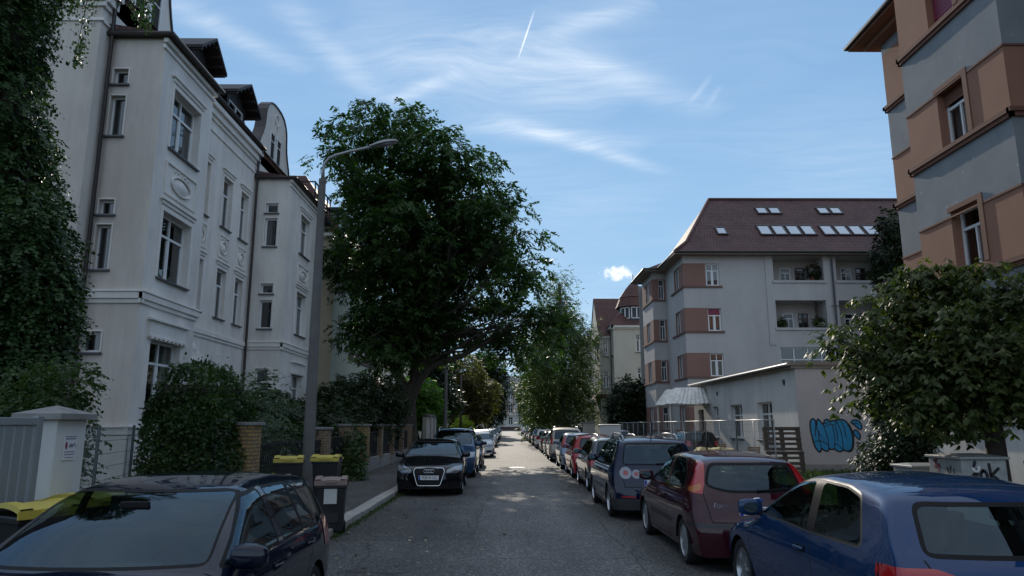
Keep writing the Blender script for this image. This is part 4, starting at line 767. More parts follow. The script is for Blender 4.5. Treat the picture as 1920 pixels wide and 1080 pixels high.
# ================================================================ cream villa further along on the right
M_cream = mat('cream_plaster', (0.58, 0.55, 0.46), 0.88, var=0.10, vscale=0.6, bump=0.2, bscale=50, streak=0.1); M_creamtrim = mat('cream_trim', (0.66, 0.64, 0.57), 0.85)
M_slate = mat('slate_cheek', (0.05, 0.06, 0.075), 0.7, var=0.2, vscale=5)
def villa():
    root = thing('cream_villa', 'cream villa with a red mansard roof and an octagonal roof turret', 'house', (13, 74, 0)); o = root.location
    YF, XS, XB = 70.0, 10.35, 9.2; FF = frame((0, YF, 0), (1, 0, 0), (0, -1, 0)); FS = frame((XS, 0, 0), (0, 1, 0), (-1, 0, 0)); FBs = frame((XB, 0, 0), (0, 1, 0), (-1, 0, 0)); FBf = frame((0, 71.8, 0), (1, 0, 0), (0, -1, 0))
    mb = MB(o); hf = [(12.55, 13.3, 8.85, 10.6, .15), (12.6, 13.35, 5.65, 7.3, .15), (12.6, 13.35, 2.4, 4.1, .15), (15.3, 16.1, 8.85, 10.6, .15), (15.3, 16.1, 5.65, 7.3, .15)]
    wall(mb, FF, XS, 18, 0, 11.5, hf, depth=.15); hs = [(70.6, 71.3, 8.6, 10.4, .12), (70.6, 71.3, 5.4, 7.2, .12)]; wall(mb, FS, YF, 84, 0, 11.5, hs)
    hb = [(9.5, 10.05, 8.6, 10.3, .12), (9.5, 10.05, 5.4, 7.1, .12)]; wall(mb, FBf, XB, XS, 0, 10.7, hb); wall(mb, FBs, 71.8, 77, 0, 10.7, [(73, 74, 8.6, 10.3, .12), (75, 76, 8.6, 10.3, .12), (73, 74, 5.4, 7.1, .12), (75, 76, 5.4, 7.1, .12)])
    wall(mb, frame((18, 0, 0), (0, 1, 0), (1, 0, 0)), YF, 84, 0, 11.5); wall(mb, frame((0, 84, 0), (1, 0, 0), (0, 1, 0)), XS, 18, 0, 11.5); wall(mb, frame((0, 77, 0), (1, 0, 0), (0, 1, 0)), XB, XS, 0, 10.7)
    mb.build('wall', M_cream, root, fix=False)
    for h in hf: window(root, FF, h, 'crossbars', far=True)
    for h in hs: window(root, FS, h, 'cross', far=True)
    for h in hb: window(root, FBf, h, 'crossbars', far=True)
    for y in (73, 75):
        for z in (8.6, 5.4): window(root, FBs, (y, y + 1, z, z + 1.7, .12), 'cross', far=True)
    c = MB(o); moulding(c, FF, XS - .3, 18, 11.1, [(0, .15, .08), (.15, .4, .25)]); moulding(c, FS, YF - .25, 84, 11.1, [(0, .15, .08), (.15, .4, .25)]); moulding(c, FBf, XB - .2, XS, 10.4, [(0, .3, .15)]); moulding(c, FBs, 71.7, 77, 10.4, [(0, .3, .15)]); c.build('cornice', M_creamtrim, root)
    r = MB(o); a, b, y0, y1 = XS - .35, 18.3, YF - .3, 84.3
    def mans(x0, x1, ya, yb, z0, ins, z1): 
        A = [(x0, ya, z0), (x1, ya, z0), (x1, yb, z0), (x0, yb, z0)]; B = [(x0 + ins, ya + ins, z1), (x1 - ins, ya + ins, z1), (x1 - ins, yb - ins, z1), (x0 + ins, yb - ins, z1)]
        for i in range(4): r.quad(A[i], A[(i + 1) % 4], B[(i + 1) % 4], B[i])
        return B
    mans(a, b, y0, y1, 11.5, 1.6, 13.4); mans(a + 1.6, b - 1.6, y0 + 1.6, y1 - 1.6, 13.4, 2.2, 15.4); r.quad((a + 3.8, y0 + 3.8, 15.4), (b - 3.8, y0 + 3.8, 15.4), (b - 3.8, y1 - 3.8, 15.4), (a + 3.8, y1 - 3.8, 15.4))
    # cross gable towards the street with its tiled back
    r.quad((9.35, 74, 11.4), (9.35, 77.6, 15.5), (14, 77.6, 15.5), (14, 74, 11.4)); r.quad((9.35, 81.2, 11.4), (9.35, 77.6, 15.5), (14, 77.6, 15.5), (14, 81.2, 11.4))
    ins = [(XB - .25, 71.5, 10.7), (XS + .2, 71.5, 10.7), (XS + .2, 72.6, 11.7), (XB + .7, 72.6, 11.7)]; r.quad(*ins); r.quad((XB - .25, 71.5, 10.7), (XB + .7, 72.6, 11.7), (XB + .7, 77, 11.7), (XB - .25, 77.3, 10.7))
    r.quad((8.6, 71.7, 4.4), (XS, 71.7, 4.4), (XS, 71.9, 5.2), (9.2, 71.9, 5.2)); r.quad((8.6, 71.7, 4.4), (9.2, 71.9, 5.2), (9.2, 77, 5.2), (8.6, 77, 4.4))
    r.build('roof', M_tilered, root)
    gb = MB(o); gb.prism([(74.2, 10.8), (81, 10.8), (77.6, 15.2)], 9.4, 9.7, lambda p, q, h: Vector((h, p, q))); gb.build('gable', M_cream, root)
    # octagonal turret
    t = MB(o); cx, cy = 12.75, 71.6
    def ring(rad, z): return [(cx + rad * math.cos(math.pi / 8 + k * math.pi / 4), cy + rad * math.sin(math.pi / 8 + k * math.pi / 4), z) for k in range(8)]
    def loft(mb_, rs):
        for (r0, z0), (r1, z1) in zip(rs, rs[1:]):
            A, B = ring(r0, z0), ring(r1, z1)
            for k in range(8): mb_.quad(A[k], A[(k + 1) % 8], B[(k + 1) % 8], B[k])
    loft(t, [(1.62, 11.6), (1.62, 13.5)]); to = t.build('turret', M_slate, root)
    t2 = MB(o); loft(t2, [(1.95, 13.45), (1.55, 14.4), (1.6, 14.45), (.9, 15.4), (.05, 16.3)]); loft(t2, [(1.95, 13.45), (1.3, 13.5)]); t2.tube([(cx, cy, 16.2), (cx, cy, 17.0)], .04, 6); t2.build('turret_roof', M_tilered, to)
    for k in (4, 5, 6):
        p0, p1 = Vector(ring(1.63, 0)[k]), Vector(ring(1.63, 0)[k + 1 if k < 7 else 0]); u = (p1 - p0); l = u.length; u.normalize(); n = Vector((u.y, -u.x, 0))
        F = frame(p0, u, n); w = MB(o)
        for a_, b_, c_, d_ in ((.08, .16, 12.2, 13.35), (l - .16, l - .08, 12.2, 13.35), (.16, l - .16, 12.2, 12.28), (.16, l - .16, 13.27, 13.35), (l / 2 - .05, l / 2 + .05, 12.28, 13.27)): w.obox(F, a_, b_, c_, d_, -.02, .06)
        w.build('turret_window', M_frame, to)
    hd = MB(o); hd.tube([(XS - .05, 71.65, .1), (XS - .05, 71.65, 11)], .06, 6); hd.build('downpipe', M_sill, root)
villa()
def far_house(name, label, x0, x1, y0, y1, h, rh, wm, rm, side=1, rows=3, cols=4):
    root = thing(name, label, 'house', ((x0 + x1) / 2, (y0 + y1) / 2, 0)); o = root.location; xs = x0 if side > 0 else x1
    FS = frame((xs, 0, 0), (0, 1, 0), (-side, 0, 0)); FF = frame((0, y0, 0), (1, 0, 0), (0, -1, 0)); mb = MB(o); hs = []; hf = []
    for r in range(rows):
        z = 1.3 + r * (h - 1) / rows
        hs += [(y0 + (y1 - y0) * (c + .3) / cols, y0 + (y1 - y0) * (c + .3) / cols + 1.1, z, z + 1.7, .12) for c in range(cols)]; hf += [(x0 + (x1 - x0) * (c + .3) / 3, x0 + (x1 - x0) * (c + .3) / 3 + 1.0, z, z + 1.7, .12) for c in range(3)]
    wall(mb, FS, y0, y1, 0, h, hs); wall(mb, FF, x0, x1, 0, h, hf); xo = x1 if side > 0 else x0; wall(mb, frame((xo, 0, 0), (0, 1, 0), (side, 0, 0)), y0, y1, 0, h); wall(mb, frame((0, y1, 0), (1, 0, 0), (0, 1, 0)), x0, x1, 0, h)
    mb.build('wall', wm, root, fix=False)
    for hh in hs: window(root, FS, hh, 'cross', far=True)
    for hh in hf: window(root, FF, hh, 'cross', far=True)
    r = MB(o); i = min(x1 - x0, y1 - y0) * .42; A = [(x0 - .4, y0 - .4, h), (x1 + .4, y0 - .4, h), (x1 + .4, y1 + .4, h), (x0 - .4, y1 + .4, h)]; B = [(x0 + i, y0 + i, h + rh), (x1 - i, y0 + i, h + rh), (x1 - i, y1 - i, h + rh), (x0 + i, y1 - i, h + rh)]
    for k in range(4): r.quad(A[k], A[(k + 1) % 4], B[(k + 1) % 4], B[k])
    r.quad(*B); r.build('roof', rm, root)
    g = MB(o); g.box(x0 - .3, x1 + .3, y0 - .3, y1 + .3, h - .2, h - .003); g.build('eaves', M_creamtrim, root)
    return root
M_pale2 = mat('pale_plaster_far', (0.48, 0.44, 0.38), 0.9, var=.1); M_greyroof = mat('grey_roof', (0.20, 0.20, 0.21), 0.6, var=.3, vscale=1.5)
far_house('grey_roofed_house', 'pale far house under a grey roof, half hidden beyond the cream villa', 9.6, 22, 92, 108, 12.6, 4.2, M_pale2, M_greyroof, 1)
far_house('low_beige_house', 'low beige house with a red roof behind the forked trunk', -22, -11.2, 62, 74, 5.2, 3.2, M_pale2, M_tilered, -1, rows=1)
far_house('tall_beige_house', 'beige house beyond the garden wall, seen between the trees', -24, -11.5, 84, 100, 11.5, 3.6, M_cream, M_tiledark, -1)

# ================================================================ yellow house behind the lamp
M_yellowp = mat('yellow_plaster', (0.56, 0.50, 0.38), 0.88, var=0.10, vscale=0.5, bump=0.2, bscale=50, streak=0.12); M_greenp = mat('greenish_plaster', (0.44, 0.43, 0.34), 0.88, var=0.12, vscale=0.5, bump=0.2, bscale=50, streak=0.12)
def yellow_house():
    root = thing('yellow_house', 'tall pale yellow house with a red tiled roof behind the big tree', 'house', (-16, 50, 0)); o = root.location
    XB, XM = -10.8, -11.8; Y0 = 43.6; FB = frame((XB, 0, 0), (0, 1, 0), (1, 0, 0)); FM = frame((XM, 0, 0), (0, 1, 0), (1, 0, 0)); FF = frame((0, Y0, 0), (1, 0, 0), (0, -1, 0)); mb = MB(o)
    hb = [(44.9, 46.5, 6.6, 8.7, .18), (44.9, 46.5, 10.2, 12.2, .18), (44.9, 46.3, 2.8, 5.0, .18)]; hm = [(y, y + 1.5, z, z + 2.1, .18) for y in (52.6, 56.4) for z in (7.3, 10.6)] + [(53, 54.3, 2.6, 4.8, .18)]
    wall(mb, FB, Y0, 48.2, 0, 13.6, hb, m=1); wall(mb, FF, -24, XB, 0, 13.6); wall(mb, frame((0, 48.2, 0), (1, 0, 0), (0, 1, 0)), XM, XB, 0, 13.6); wall(mb, FM, 48.2, 60.5, 0, 13.6, hm, m=1); wall(mb, frame((0, 60.5, 0), (1, 0, 0), (0, 1, 0)), -24, XM, 0, 13.6); wall(mb, frame((-24, 0, 0), (0, 1, 0), (-1, 0, 0)), Y0, 60.5, 0, 13.6)
    mb.build('wall', [M_yellowp, M_greenp], root, fix=False)
    for h in hb: window(root, FB, h, 'cross', curtain=.7)
    for h in hm: window(root, FM, h, 'cross', curtain=.7)
    b = MB(o); b.obox(FM, 50.4, 60.4, 6.4, 7.1, -.02, .5); b.build('balcony_band', M_tiledark, root); b = MB(o); b.obox(FM, 50.5, 60.3, 4.2, 6.39, -.02, .42); b.build('bay_base', M_greenp, root)
    r = MB(o); a = XB + .4; r.quad((a, Y0 - .4, 13.6), (a, 60.9, 13.6), (a - 3, 60.9, 18.0), (a - 3, Y0 + 1.5, 18.0)); r.quad((a, Y0 - .4, 13.6), (a - 3, Y0 + 1.5, 18.0), (-21, Y0 + 1.5, 18.0), (-24.4, Y0 - .4, 13.6)); r.quad((a - 3, Y0 + 1.5, 18.0), (a - 3, 60.9, 18.0), (-21, 60.9, 18), (-21, Y0 + 1.5, 18)); r.build('roof', M_tilered, root)
    e = MB(o); e.box(XM, XB + .42, Y0 - .42, 60.8, 13.35, 13.59); e.box(-24.4, XM, Y0 - .42, Y0, 13.35, 13.59); e.build('cornice', M_creamtrim, root)
    d = MB(o); d.box(-12.6, -11.0, 44.6, 46.8, 13.7, 15.4); d.box(-12.8, -10.7, 44.3, 47.1, 15.4, 15.6); do = d.build('dormer', M_slate, root); w = MB(o); Fd = frame((-11.0, 0, 0), (0, 1, 0), (1, 0, 0))
    for y in (44.7, 45.45, 46.2): w.obox(Fd, y, y + .55, 14.3, 15.3, -.02, .04)
    Fy = frame((0, 44.6, 0), (1, 0, 0), (0, -1, 0)); w.obox(Fy, -12.4, -11.2, 14.3, 15.3, -.02, .04); w.build('window', M_frame, do)
    sk = MB(o); sk.add([(-11.1, 49.0, 14.75), (-11.1, 50.3, 14.75), (-12.1, 50.3, 16.2), (-12.1, 49.0, 16.2), (-11.0, 49.0, 14.9), (-11.0, 50.3, 14.9), (-12.0, 50.3, 16.35), (-12.0, 49.0, 16.35)], [(3, 2, 1, 0), (4, 5, 6, 7), (0, 1, 5, 4), (1, 2, 6, 5), (2, 3, 7, 6), (3, 0, 4, 7)]); sk.build('roof_window', M_slate, root)
yellow_house()

# ================================================================ building closing the street
def end_building():
    root = thing('brick_and_stone_block', 'pale stone and red brick block closing the far end of the street', 'building', (0, 268, 0)); o = root.location
    F = frame((0, 262, 0), (1, 0, 0), (0, -1, 0)); mb = MB(o); hs = []
    for k in range(-8, 9):
        x = k * 3.6 + .9; hs += [(x - .75, x + .75, 1.9, 4.6, .3), (x - .75, x + .75, 6.1, 9.2, .3), (x - .75, x + .75, 10.9, 13.9, .3)]
    cu = sorted({e for h in hs for e in h[:2]})
    wall(mb, F, -31, 34, 0, 16.4, hs, cz=[5.2, 5.7, 14.4, 1.2, 9.7, 10.2], matfn=lambda u, z: 2 if z < 1.2 else (1 if (5.7 < z < 9.7 or 10.2 < z < 14.4) and any(h[0] < u < h[1] or h[1] < u < h[1] + 1.0 or h[0] - 1.0 < u < h[0] for h in hs[1:2] + hs) and not any(h[0] <= u <= h[1] for h in hs) else 0), cu=[e + d for h in hs for e, d in ((h[0], -.35), (h[1], .35))])
    mb.box(-31, 34, 262.4, 276, 0, 16.4); mb.build('wall', [M_stone, M_redbrick, M_darkbase], root, fix=False)
    for h in hs: window(root, F, h, 'cross', far=True, sill=False)
    c = MB(o)
    for z, p in ((5.2, .3), (9.75, .2), (14.5, .3), (16.1, .7)): c.obox(F, -31, 34, z, z + .35, -.02, p)
    c.build('cornice', M_stone, root)
    r = MB(o); r.quad((-31.5, 261.3, 16.46), (34.5, 261.3, 16.46), (34.5, 263.5, 19.6), (-31.5, 263.5, 19.6)); r.quad((-31.5, 263.5, 19.6), (34.5, 263.5, 19.6), (34.5, 276, 20), (-31.5, 276, 20)); r.build('roof', M_greyroof, root)
    f = MB(o); f.lathe([(0.02, 22.2), (.3, 21.9), (.35, 21.5), (.15, 21.2), (.3, 20.6), (.6, 19.8)], 10, lambda x, y, z: Vector((-1.2 + x, 263.4 + y, z))); f.build('finial', M_roofmetal, root)
M_stone = mat('pale_stone', (0.48, 0.45, 0.40), 0.9, var=.15, vscale=.5); M_redbrick = mat('red_brick_far', (0.26, 0.11, 0.08), 0.9, var=.2, vscale=1); M_darkbase = mat('dark_plinth', (0.07, 0.04, 0.04), 0.9)
end_building()
# ================================================================ vegetation tools
def norm(a): return a / np.maximum(np.linalg.norm(a, axis=-1, keepdims=True), 1e-9)
def leaf_mesh(name, P, A, Nn, ln, wd, rnd, m, parent=None, fold=0.25, origin=(0, 0, 0)):
    # one small folded leaf per row: 2 quads meeting at the midrib
    n = len(P); A = norm(A); S = norm(np.cross(A, Nn)); U = norm(np.cross(S, A)); ln = np.asarray(ln).reshape(-1, 1) * np.ones((n, 1)); wd = np.asarray(wd).reshape(-1, 1) * np.ones((n, 1))
    base = P; tip = P + A * ln - U * ln * 0.12; mid = P + A * ln * 0.5; l = mid + S * wd * .5 - U * wd * fold; r = mid - S * wd * .5 - U * wd * fold
    V = np.stack([base, l, tip, r], 1).reshape(-1, 3) - np.array(origin)
    me = bpy.data.meshes.new(name); me.vertices.add(4 * n); me.vertices.foreach_set('co', V.astype(np.float32).ravel())
    idx = (np.arange(n) * 4)[:, None]; F = np.concatenate([idx, idx + 1, idx + 2, idx, idx + 2, idx + 3], 1).reshape(-1).astype(np.int32)
    me.loops.add(6 * n); me.loops.foreach_set('vertex_index', F); me.polygons.add(2 * n); me.polygons.foreach_set('loop_start', np.arange(2 * n, dtype=np.int32) * 3)
    try: me.polygons.foreach_set('loop_total', np.full(2 * n, 3, np.int32))
    except Exception: pass
    at = me.attributes.new('rnd', 'FLOAT', 'FACE'); at.data.foreach_set('value', np.repeat(rnd, 2).astype(np.float32))
    me.materials.append(m); me.update(); me.validate()
    o = bpy.data.objects.new(name, me); COL.objects.link(o); o.parent = parent; return o
def crown_points(lobes, n, g, shell=(0.45, 1.0), grow=1.1, clump=None):
    if clump:
        nc, rc, zf = clump; C, D, k = crown_points(lobes, nc, g, shell, grow); q = g.integers(0, nc, n); e = np.clip(g.normal(size=(n, 3)), -1.5, 1.5) * np.array([1, 1, zf]) * rc * (.6 + .8 * g.random(nc))[q][:, None]
        return C[q] + e - np.array([0, 0, 1.0]) * (np.linalg.norm(e[:, :2], axis=1, keepdims=True) ** 2) * .25 / max(rc, .1), norm(D[q] * .4 + norm(e) * np.array([1, 1, .5])), k[q]
    Lb = np.array(lobes, float); w = Lb[:, 3] ** 2.2; w /= w.sum(); k = g.choice(len(Lb), n, p=w); d = norm(g.normal(size=(n, 3))); r = (shell[0] + (shell[1] - shell[0]) * g.random((n, 1)) ** .6) * grow
    return Lb[k, :3] + d * r * Lb[k, 3:4], d, k
def crown(name, lobes, n, leaflets, spray, ll, lw, m, parent, seed=1, droop=.35, mode='pinnate', shell=(.45, 1.0), grow=1.12, clump=None, scl=(1, 1, 1), jit=.25, flat=.5):
    g = np.random.default_rng(seed); C, D, k = crown_points(lobes, n, g, shell, grow, clump); o = parent.location if parent else (0, 0, 0)
    D = D * np.array(scl); A = norm(D * np.array([1, 1, flat]) + g.normal(size=(n, 3)) * .45 + np.array([0, 0, -droop])); tone = g.random(n) * .75 + .25 * g.random(len(lobes))[k]
    P, AA, NN, LN, RD = [], [], [], [], []
    S = norm(np.cross(A, np.array([0, 0, 1.0]) + g.normal(size=(n, 3)) * .15)); U = np.cross(S, A); L0 = spray * (.6 + .8 * g.random(n))
    for j in range(leaflets):
        if mode == 'pinnate':
            t = (j // 2 + .6) / (leaflets / 2 + .3); sd = 1 if j % 2 else -1
            p = C + A * (L0 * t)[:, None] - np.array([0, 0, 1.0]) * (L0 * t * t * .35)[:, None]; a = A * .55 + S * sd * .9 + np.array([0, 0, -.35]) + g.normal(size=(n, 3)) * jit; nn = U + g.normal(size=(n, 3)) * jit
        elif mode == 'fan':
            th = (j - (leaflets - 1) / 2) / max(leaflets - 1, 1) * 2.6; p = C + g.normal(size=(n, 3)) * .012; a = A * math.cos(th) + S * math.sin(th) + np.array([0, 0, -.25 - .2 * abs(th)]); nn = U + np.array([0, 0, .6]) + g.normal(size=(n, 3)) * jit * .6
        else:
            p = C + g.normal(size=(n, 3)) * spray * .5; a = A + g.normal(size=(n, 3)) * .7; nn = norm(D) * .5 + np.array([0, 0, .6]) + g.normal(size=(n, 3)) * .5
        P.append(p); AA.append(a); NN.append(nn); LN.append(ll * (.45 + 1.0 * g.random(n))); RD.append(np.clip(tone + g.normal(size=n) * .12, 0, 1))
    P = np.concatenate(P); LN = np.concatenate(LN)
    return leaf_mesh(name, P, np.concatenate(AA), np.concatenate(NN), LN, LN * (lw / ll), np.concatenate(RD), m, parent, origin=tuple(o))
def bez(a, c, b, n=8):
    a, c, b = Vector(a), Vector(c), Vector(b); return [a * (1 - t) ** 2 + c * 2 * t * (1 - t) + b * t * t for t in [k / n for k in range(n + 1)]]
def branches(mb, fork, lobes, r0, seed=1, sub=7, subr=.03, lift=.45, sec=True):
    rd = random.Random(seed)
    for (x, y, z, r) in lobes:
        c = Vector((x, y, z)); f = Vector(rd.choice(fork) if isinstance(fork, list) else fork); d = c - f; mid = f + d * .5 + Vector((rd.uniform(-.1, .1) * d.length, rd.uniform(-.1, .1) * d.length, 0)) - Vector((d.x, d.y, 0)) * .22 + Vector((0, 0, lift * 0.2 * d.length))
        pts = bez(f, mid, c, 9); pts = [p + Vector((rd.uniform(-1, 1), rd.uniform(-1, 1), rd.uniform(-1, 1))) * .02 * d.length * (0 < i < 9) for i, p in enumerate(pts)]; ra = r0 * (.55 + .45 * r / max(l[3] for l in lobes))
        mb.tube(pts, [ra * (1 - .82 * i / 9) for i in range(10)], 7, cap=False)
        for s in range(sub if sec else 0):
            i = rd.randint(4, 9); p = pts[i]; e = c + Vector((rd.gauss(0, 1), rd.gauss(0, 1), rd.gauss(0, .8))).normalized() * r * rd.uniform(.7, 1.05); q = bez(p, (p + e) / 2 + Vector((0, 0, .12 * r)), e, 5); mb.tube(q, [subr * (1 - .14 * k) for k in range(6)], 5, cap=False)
def tree(name, label, base, trunk, fork, lobes, r0, lm, bm_=None, n=4000, leaflets=7, spray=.5, ll=.25, lw=.08, seed=1, limb=.12, group=None, cat='tree', **kw):
    root = thing(name, label, cat, base, 0, group); mb = MB(root.location)
    pts = [Vector(p) for p in trunk]; mb.tube(pts, [r0 * (1.35 if i == 0 else 1 - .35 * i / (len(pts) - 1)) for i in range(len(pts))], 12, cap=False)
    branches(mb, fork, lobes, limb, seed, sub=kw.pop('sub', 6), subr=kw.pop('subr', .03)); mb.build('trunk', bm_ or M_bark, root, smooth=True, fix=False)
    crown('crown', lobes, n, leaflets, spray, ll, lw, lm, root, seed, **kw); return root
def shrub(name, label, base, lobes, lm, n, ll, lw, seed=1, spray=.2, leaflets=5, mode='tuft', group=None, cat='shrub', stems=True, **kw):
    root = thing(name, label, cat, base, 0, group); mb = MB(root.location); rd = random.Random(seed)
    for (x, y, z, r) in lobes:
        for s in range(3): mb.tube(bez((base[0] + rd.uniform(-.2, .2), base[1] + rd.uniform(-.2, .2), base[2]), (base[0] * .4 + x * .6, base[1] * .4 + y * .6, z * .45), (x + rd.uniform(-.4, .4) * r, y + rd.uniform(-.4, .4) * r, z + rd.uniform(0, .5) * r), 5), [.03 * max(r, .3), .028 * max(r, .3), .022 * max(r, .3), .018 * max(r, .3), .012 * max(r, .3), .006], 5, cap=False)
    mb.build('stem', M_bark, root, smooth=True, fix=False); crown('foliage', lobes, n, leaflets, spray, ll, lw, lm, root, seed, mode=mode, **kw); return root

LF_big = leaf_mat('leaves_locust', (0.017, 0.042, 0.010), (0.046, 0.092, 0.020), .34)
LF_ivy = leaf_mat('leaves_ivy', (0.020, 0.046, 0.013), (0.050, 0.095, 0.028), .2, rough=.4)
LF_maple = leaf_mat('leaves_maple', (0.026, 0.048, 0.012), (0.085, 0.098, 0.026), .36)
LF_birch = leaf_mat('leaves_birch', (0.040, 0.068, 0.022), (0.095, 0.125, 0.035), .40)
LF_olive = leaf_mat('leaves_olive', (0.075, 0.072, 0.026), (0.15, 0.13, 0.045), .40)
LF_dark = leaf_mat('leaves_dark', (0.010, 0.022, 0.008), (0.028, 0.048, 0.016), .22)
LF_mid = leaf_mat('leaves_mid', (0.028, 0.055, 0.016), (0.065, 0.10, 0.028), .30)
LF_bright = leaf_mat('leaves_bright', (0.06, 0.14, 0.02), (0.13, 0.24, 0.035), .45)
LF_yell = leaf_mat('leaves_yellow_green', (0.20, 0.26, 0.03), (0.38, 0.42, 0.06), .45)
LF_hedge = leaf_mat('leaves_hedge', (0.016, 0.036, 0.010), (0.050, 0.090, 0.022), .28, rough=.4)
LF_grey = leaf_mat('leaves_grey_green', (0.055, 0.080, 0.055), (0.11, 0.145, 0.10), .3)

BIG = [(-8.49, 38.11, 18.02, 1.87), (-6.18, 40.32, 18.96, 1.85), (-3.64, 39.06, 17.29, 1.9), (-2.18, 40.75, 16.27, 1.76), (-0.9, 40.91, 14.33, 1.65), (0.62, 36.87, 12.06, 0.94), (0.61, 36.49, 9.94, 1.12), (-0.42, 42.43, 10.6, 1.94), (1.36, 38.27, 7.67, 1.09), (2.21, 38.09, 7.36, 1.03), (-9.98, 43.57, 17.08, 1.53), (-7.4, 39.79, 15.59, 2.01), (-5.39, 42.42, 15.65, 2.47), (-8.09, 39.83, 12.87, 1.69), (-9.84, 41.0, 11.73, 0.94), (-5.57, 37.48, 11.48, 2.16), (-3.26, 40.97, 12.87, 2.05), (-8.56, 42.65, 10.97, 1.47), (-5.58, 40.17, 9.5, 2.13), (-3.11, 41.74, 9.64, 1.9), (-0.71, 41.23, 7.5, 1.55), (0.89, 36.86, 7.1, 1.0), (-7.35, 41.86, 8.22, 1.57), (-4.98, 40.66, 7.11, 1.53), (-6.28, 38.57, 5.82, 1.15), (-6.94, 36.62, 6.3, 0.82), (-2.33, 42.63, 6.8, 0.8), (-0.09, 39.8, 6.6, 0.8), (-3.23, 41.58, 7.86, 1.26), (1.82, 42.73, 6.42, 0.9), (-10.34, 41.54, 20.17 - 1.6, 0.99), (-10.61, 43.03, 11.38, 0.72), (-4.6, 38.6, 16.6, 1.7), (-6.6, 38.2, 14.0, 1.6), (-2.0, 38.6, 14.3, 1.6), (-1.6, 39.4, 11.6, 1.5), (-4.2, 42, 13.0, 1.8), (-3.4, 42.6, 11.0, 1.6), (-1.2, 42, 12.6, 1.3), (-6.6, 42, 13.5, 1.6), (-5.2, 42.6, 12.0, 1.6), (-7.5, 39, 7.3, 1.4), (-5.9, 39.3, 7.8, 1.5), (-4.4, 39.6, 7.6, 1.2), (-6.7, 39.3, 6.1, 1.0), (-3.8, 41, 6.6, .9), (-7.0, 39.0, 9.6, 1.5)]
tree('street_tree', 'tall broad dark green tree with a forked trunk behind the garden fence', (-5.55, 40, 0), [(-5.55, 40, 0), (-5.52, 40, 1.2), (-5.55, 40, 2.6), (-5.6, 40, 4.0)], [(-6.45, 40.1, 5.0), (-5.3, 40, 5.2), (-4.5, 39.8, 4.9)], BIG, .62, LF_big, n=12200, leaflets=10, spray=.56, ll=.29, lw=.115, clump=(720, .56, .38), seed=4, limb=.13, droop=.30, sub=9, subr=.028, shell=(.35, 1.0), grow=1.05)
big = bpy.data.objects['street_tree']; mb = MB(big.location)
for p, r in (([(-5.6, 40, 3.4), (-5.95, 40, 4.2), (-6.45, 40.1, 5.1), (-7.0, 40.2, 7.5)], (.40, .31, .24, .15)), ([(-5.5, 40, 3.4), (-5.2, 40, 4.3), (-5.25, 40, 5.4), (-5.3, 40, 8.5)], (.38, .28, .22, .14)), ([(-5.45, 40, 3.2), (-4.9, 39.9, 4.3), (-4.3, 39.8, 5.0), (-2.6, 39.6, 5.55), (-1.6, 39.5, 6.1), (.2, 39.3, 7.0), (1.6, 39, 7.6)], (.34, .25, .19, .15, .11, .08, .04)), ([(-4.4, 39.8, 4.95), (-3.7, 39.9, 6.2), (-2.8, 40.2, 8.0), (-1.4, 40.6, 10)], (.16, .12, .09, .05)), ([(-2.2, 39.6, 5.8), (-1.2, 39.8, 6.9), (-.4, 40, 8.4)], (.14, .1, .06))): mb.tube(p, r, 10, cap=False)
mb.build('limb', M_bark, big, smooth=True, fix=False)

# ivy-wrapped tree at the left edge, with hanging sprays
IVY = [(-10.2, 12.9, 9.4, .95), (-10.1, 13.3, 8.9, .62), (-10.05, 12.9, 7.95, .95), (-9.75, 13.3, 7.2, .70), (-9.9, 13.3, 6.5, .92), (-8.75, 12.7, 5.6, .55), (-8.95, 12.8, 4.9, .88), (-8.45, 12.8, 4.35, .5), (-9.1, 13.3, 4.17, .85), (-8.4, 12.95, 3.65, .5), (-9.05, 13.1, 3.2, .85), (-8.35, 12.8, 2.85, .45), (-9.0, 13, 2.4, .7), (-9.3, 12.9, 4.06, .85), (-9.9, 13.2, 5.4, .9), (-10.2, 13, 10.8, 1.0), (-10.0, 13, 12.0, 1.1), (-10.3, 13, 3.2, 1.1), (-9.7, 12.8, 1.6, .9)]
tree('ivy_tree', 'tall tree wrapped in dark ivy at the edge beside the white villa', (-9.7, 13.2, 0), [(-9.7, 13.2, 0), (-9.7, 13.2, 4), (-9.75, 13.2, 8), (-9.8, 13.1, 12)], [(-9.7, 13.2, 5), (-9.75, 13.2, 8)], IVY, .30, LF_ivy, n=16500, leaflets=7, spray=.24, ll=.078, lw=.062, seed=8, limb=.06, mode='pinnate', droop=.55, sub=3, subr=.012, shell=(.55, 1.0), grow=1.1)
ivy = bpy.data.objects['ivy_tree']; g = np.random.default_rng(5); P = []
tend = MB(ivy.location)
for (x, y, zt, zb, w) in ((-8.55, 13.2, 11.8, 8.9, .12), (-9.1, 13.0, 11.8, 9.3, .16), (-8.8, 13.1, 11.9, 9.9, .14), (-9.35, 12.8, 11.7, 8.6, .2), (-7.5, 13.4, 12.0, 9.75, .10), (-7.3, 13.3, 12.0, 9.85, .09), (-7.75, 13.4, 12.1, 10.0, .12), (-8.2, 13.3, 12.2, 10.4, .14), (-8.45, 13.0, 9.2, 8.7, .05)):
    pts = [Vector((x + .08 * math.sin(3 * q + x * 5) * q, y + .06 * math.cos(4 * q), zt + (zb - zt) * q)) for q in [k / 9 for k in range(10)]]; tend.tube(pts, [.012 - .0009 * k for k in range(10)], 5, cap=False)
    n = int((zt - zb) * 150); q = g.random(n); P.append(np.stack([x + .08 * np.sin(3 * q + x * 5) * q + g.normal(size=n) * w * (1 - .6 * q), y + g.normal(size=n) * w, zt + (zb - zt) * q], 1))
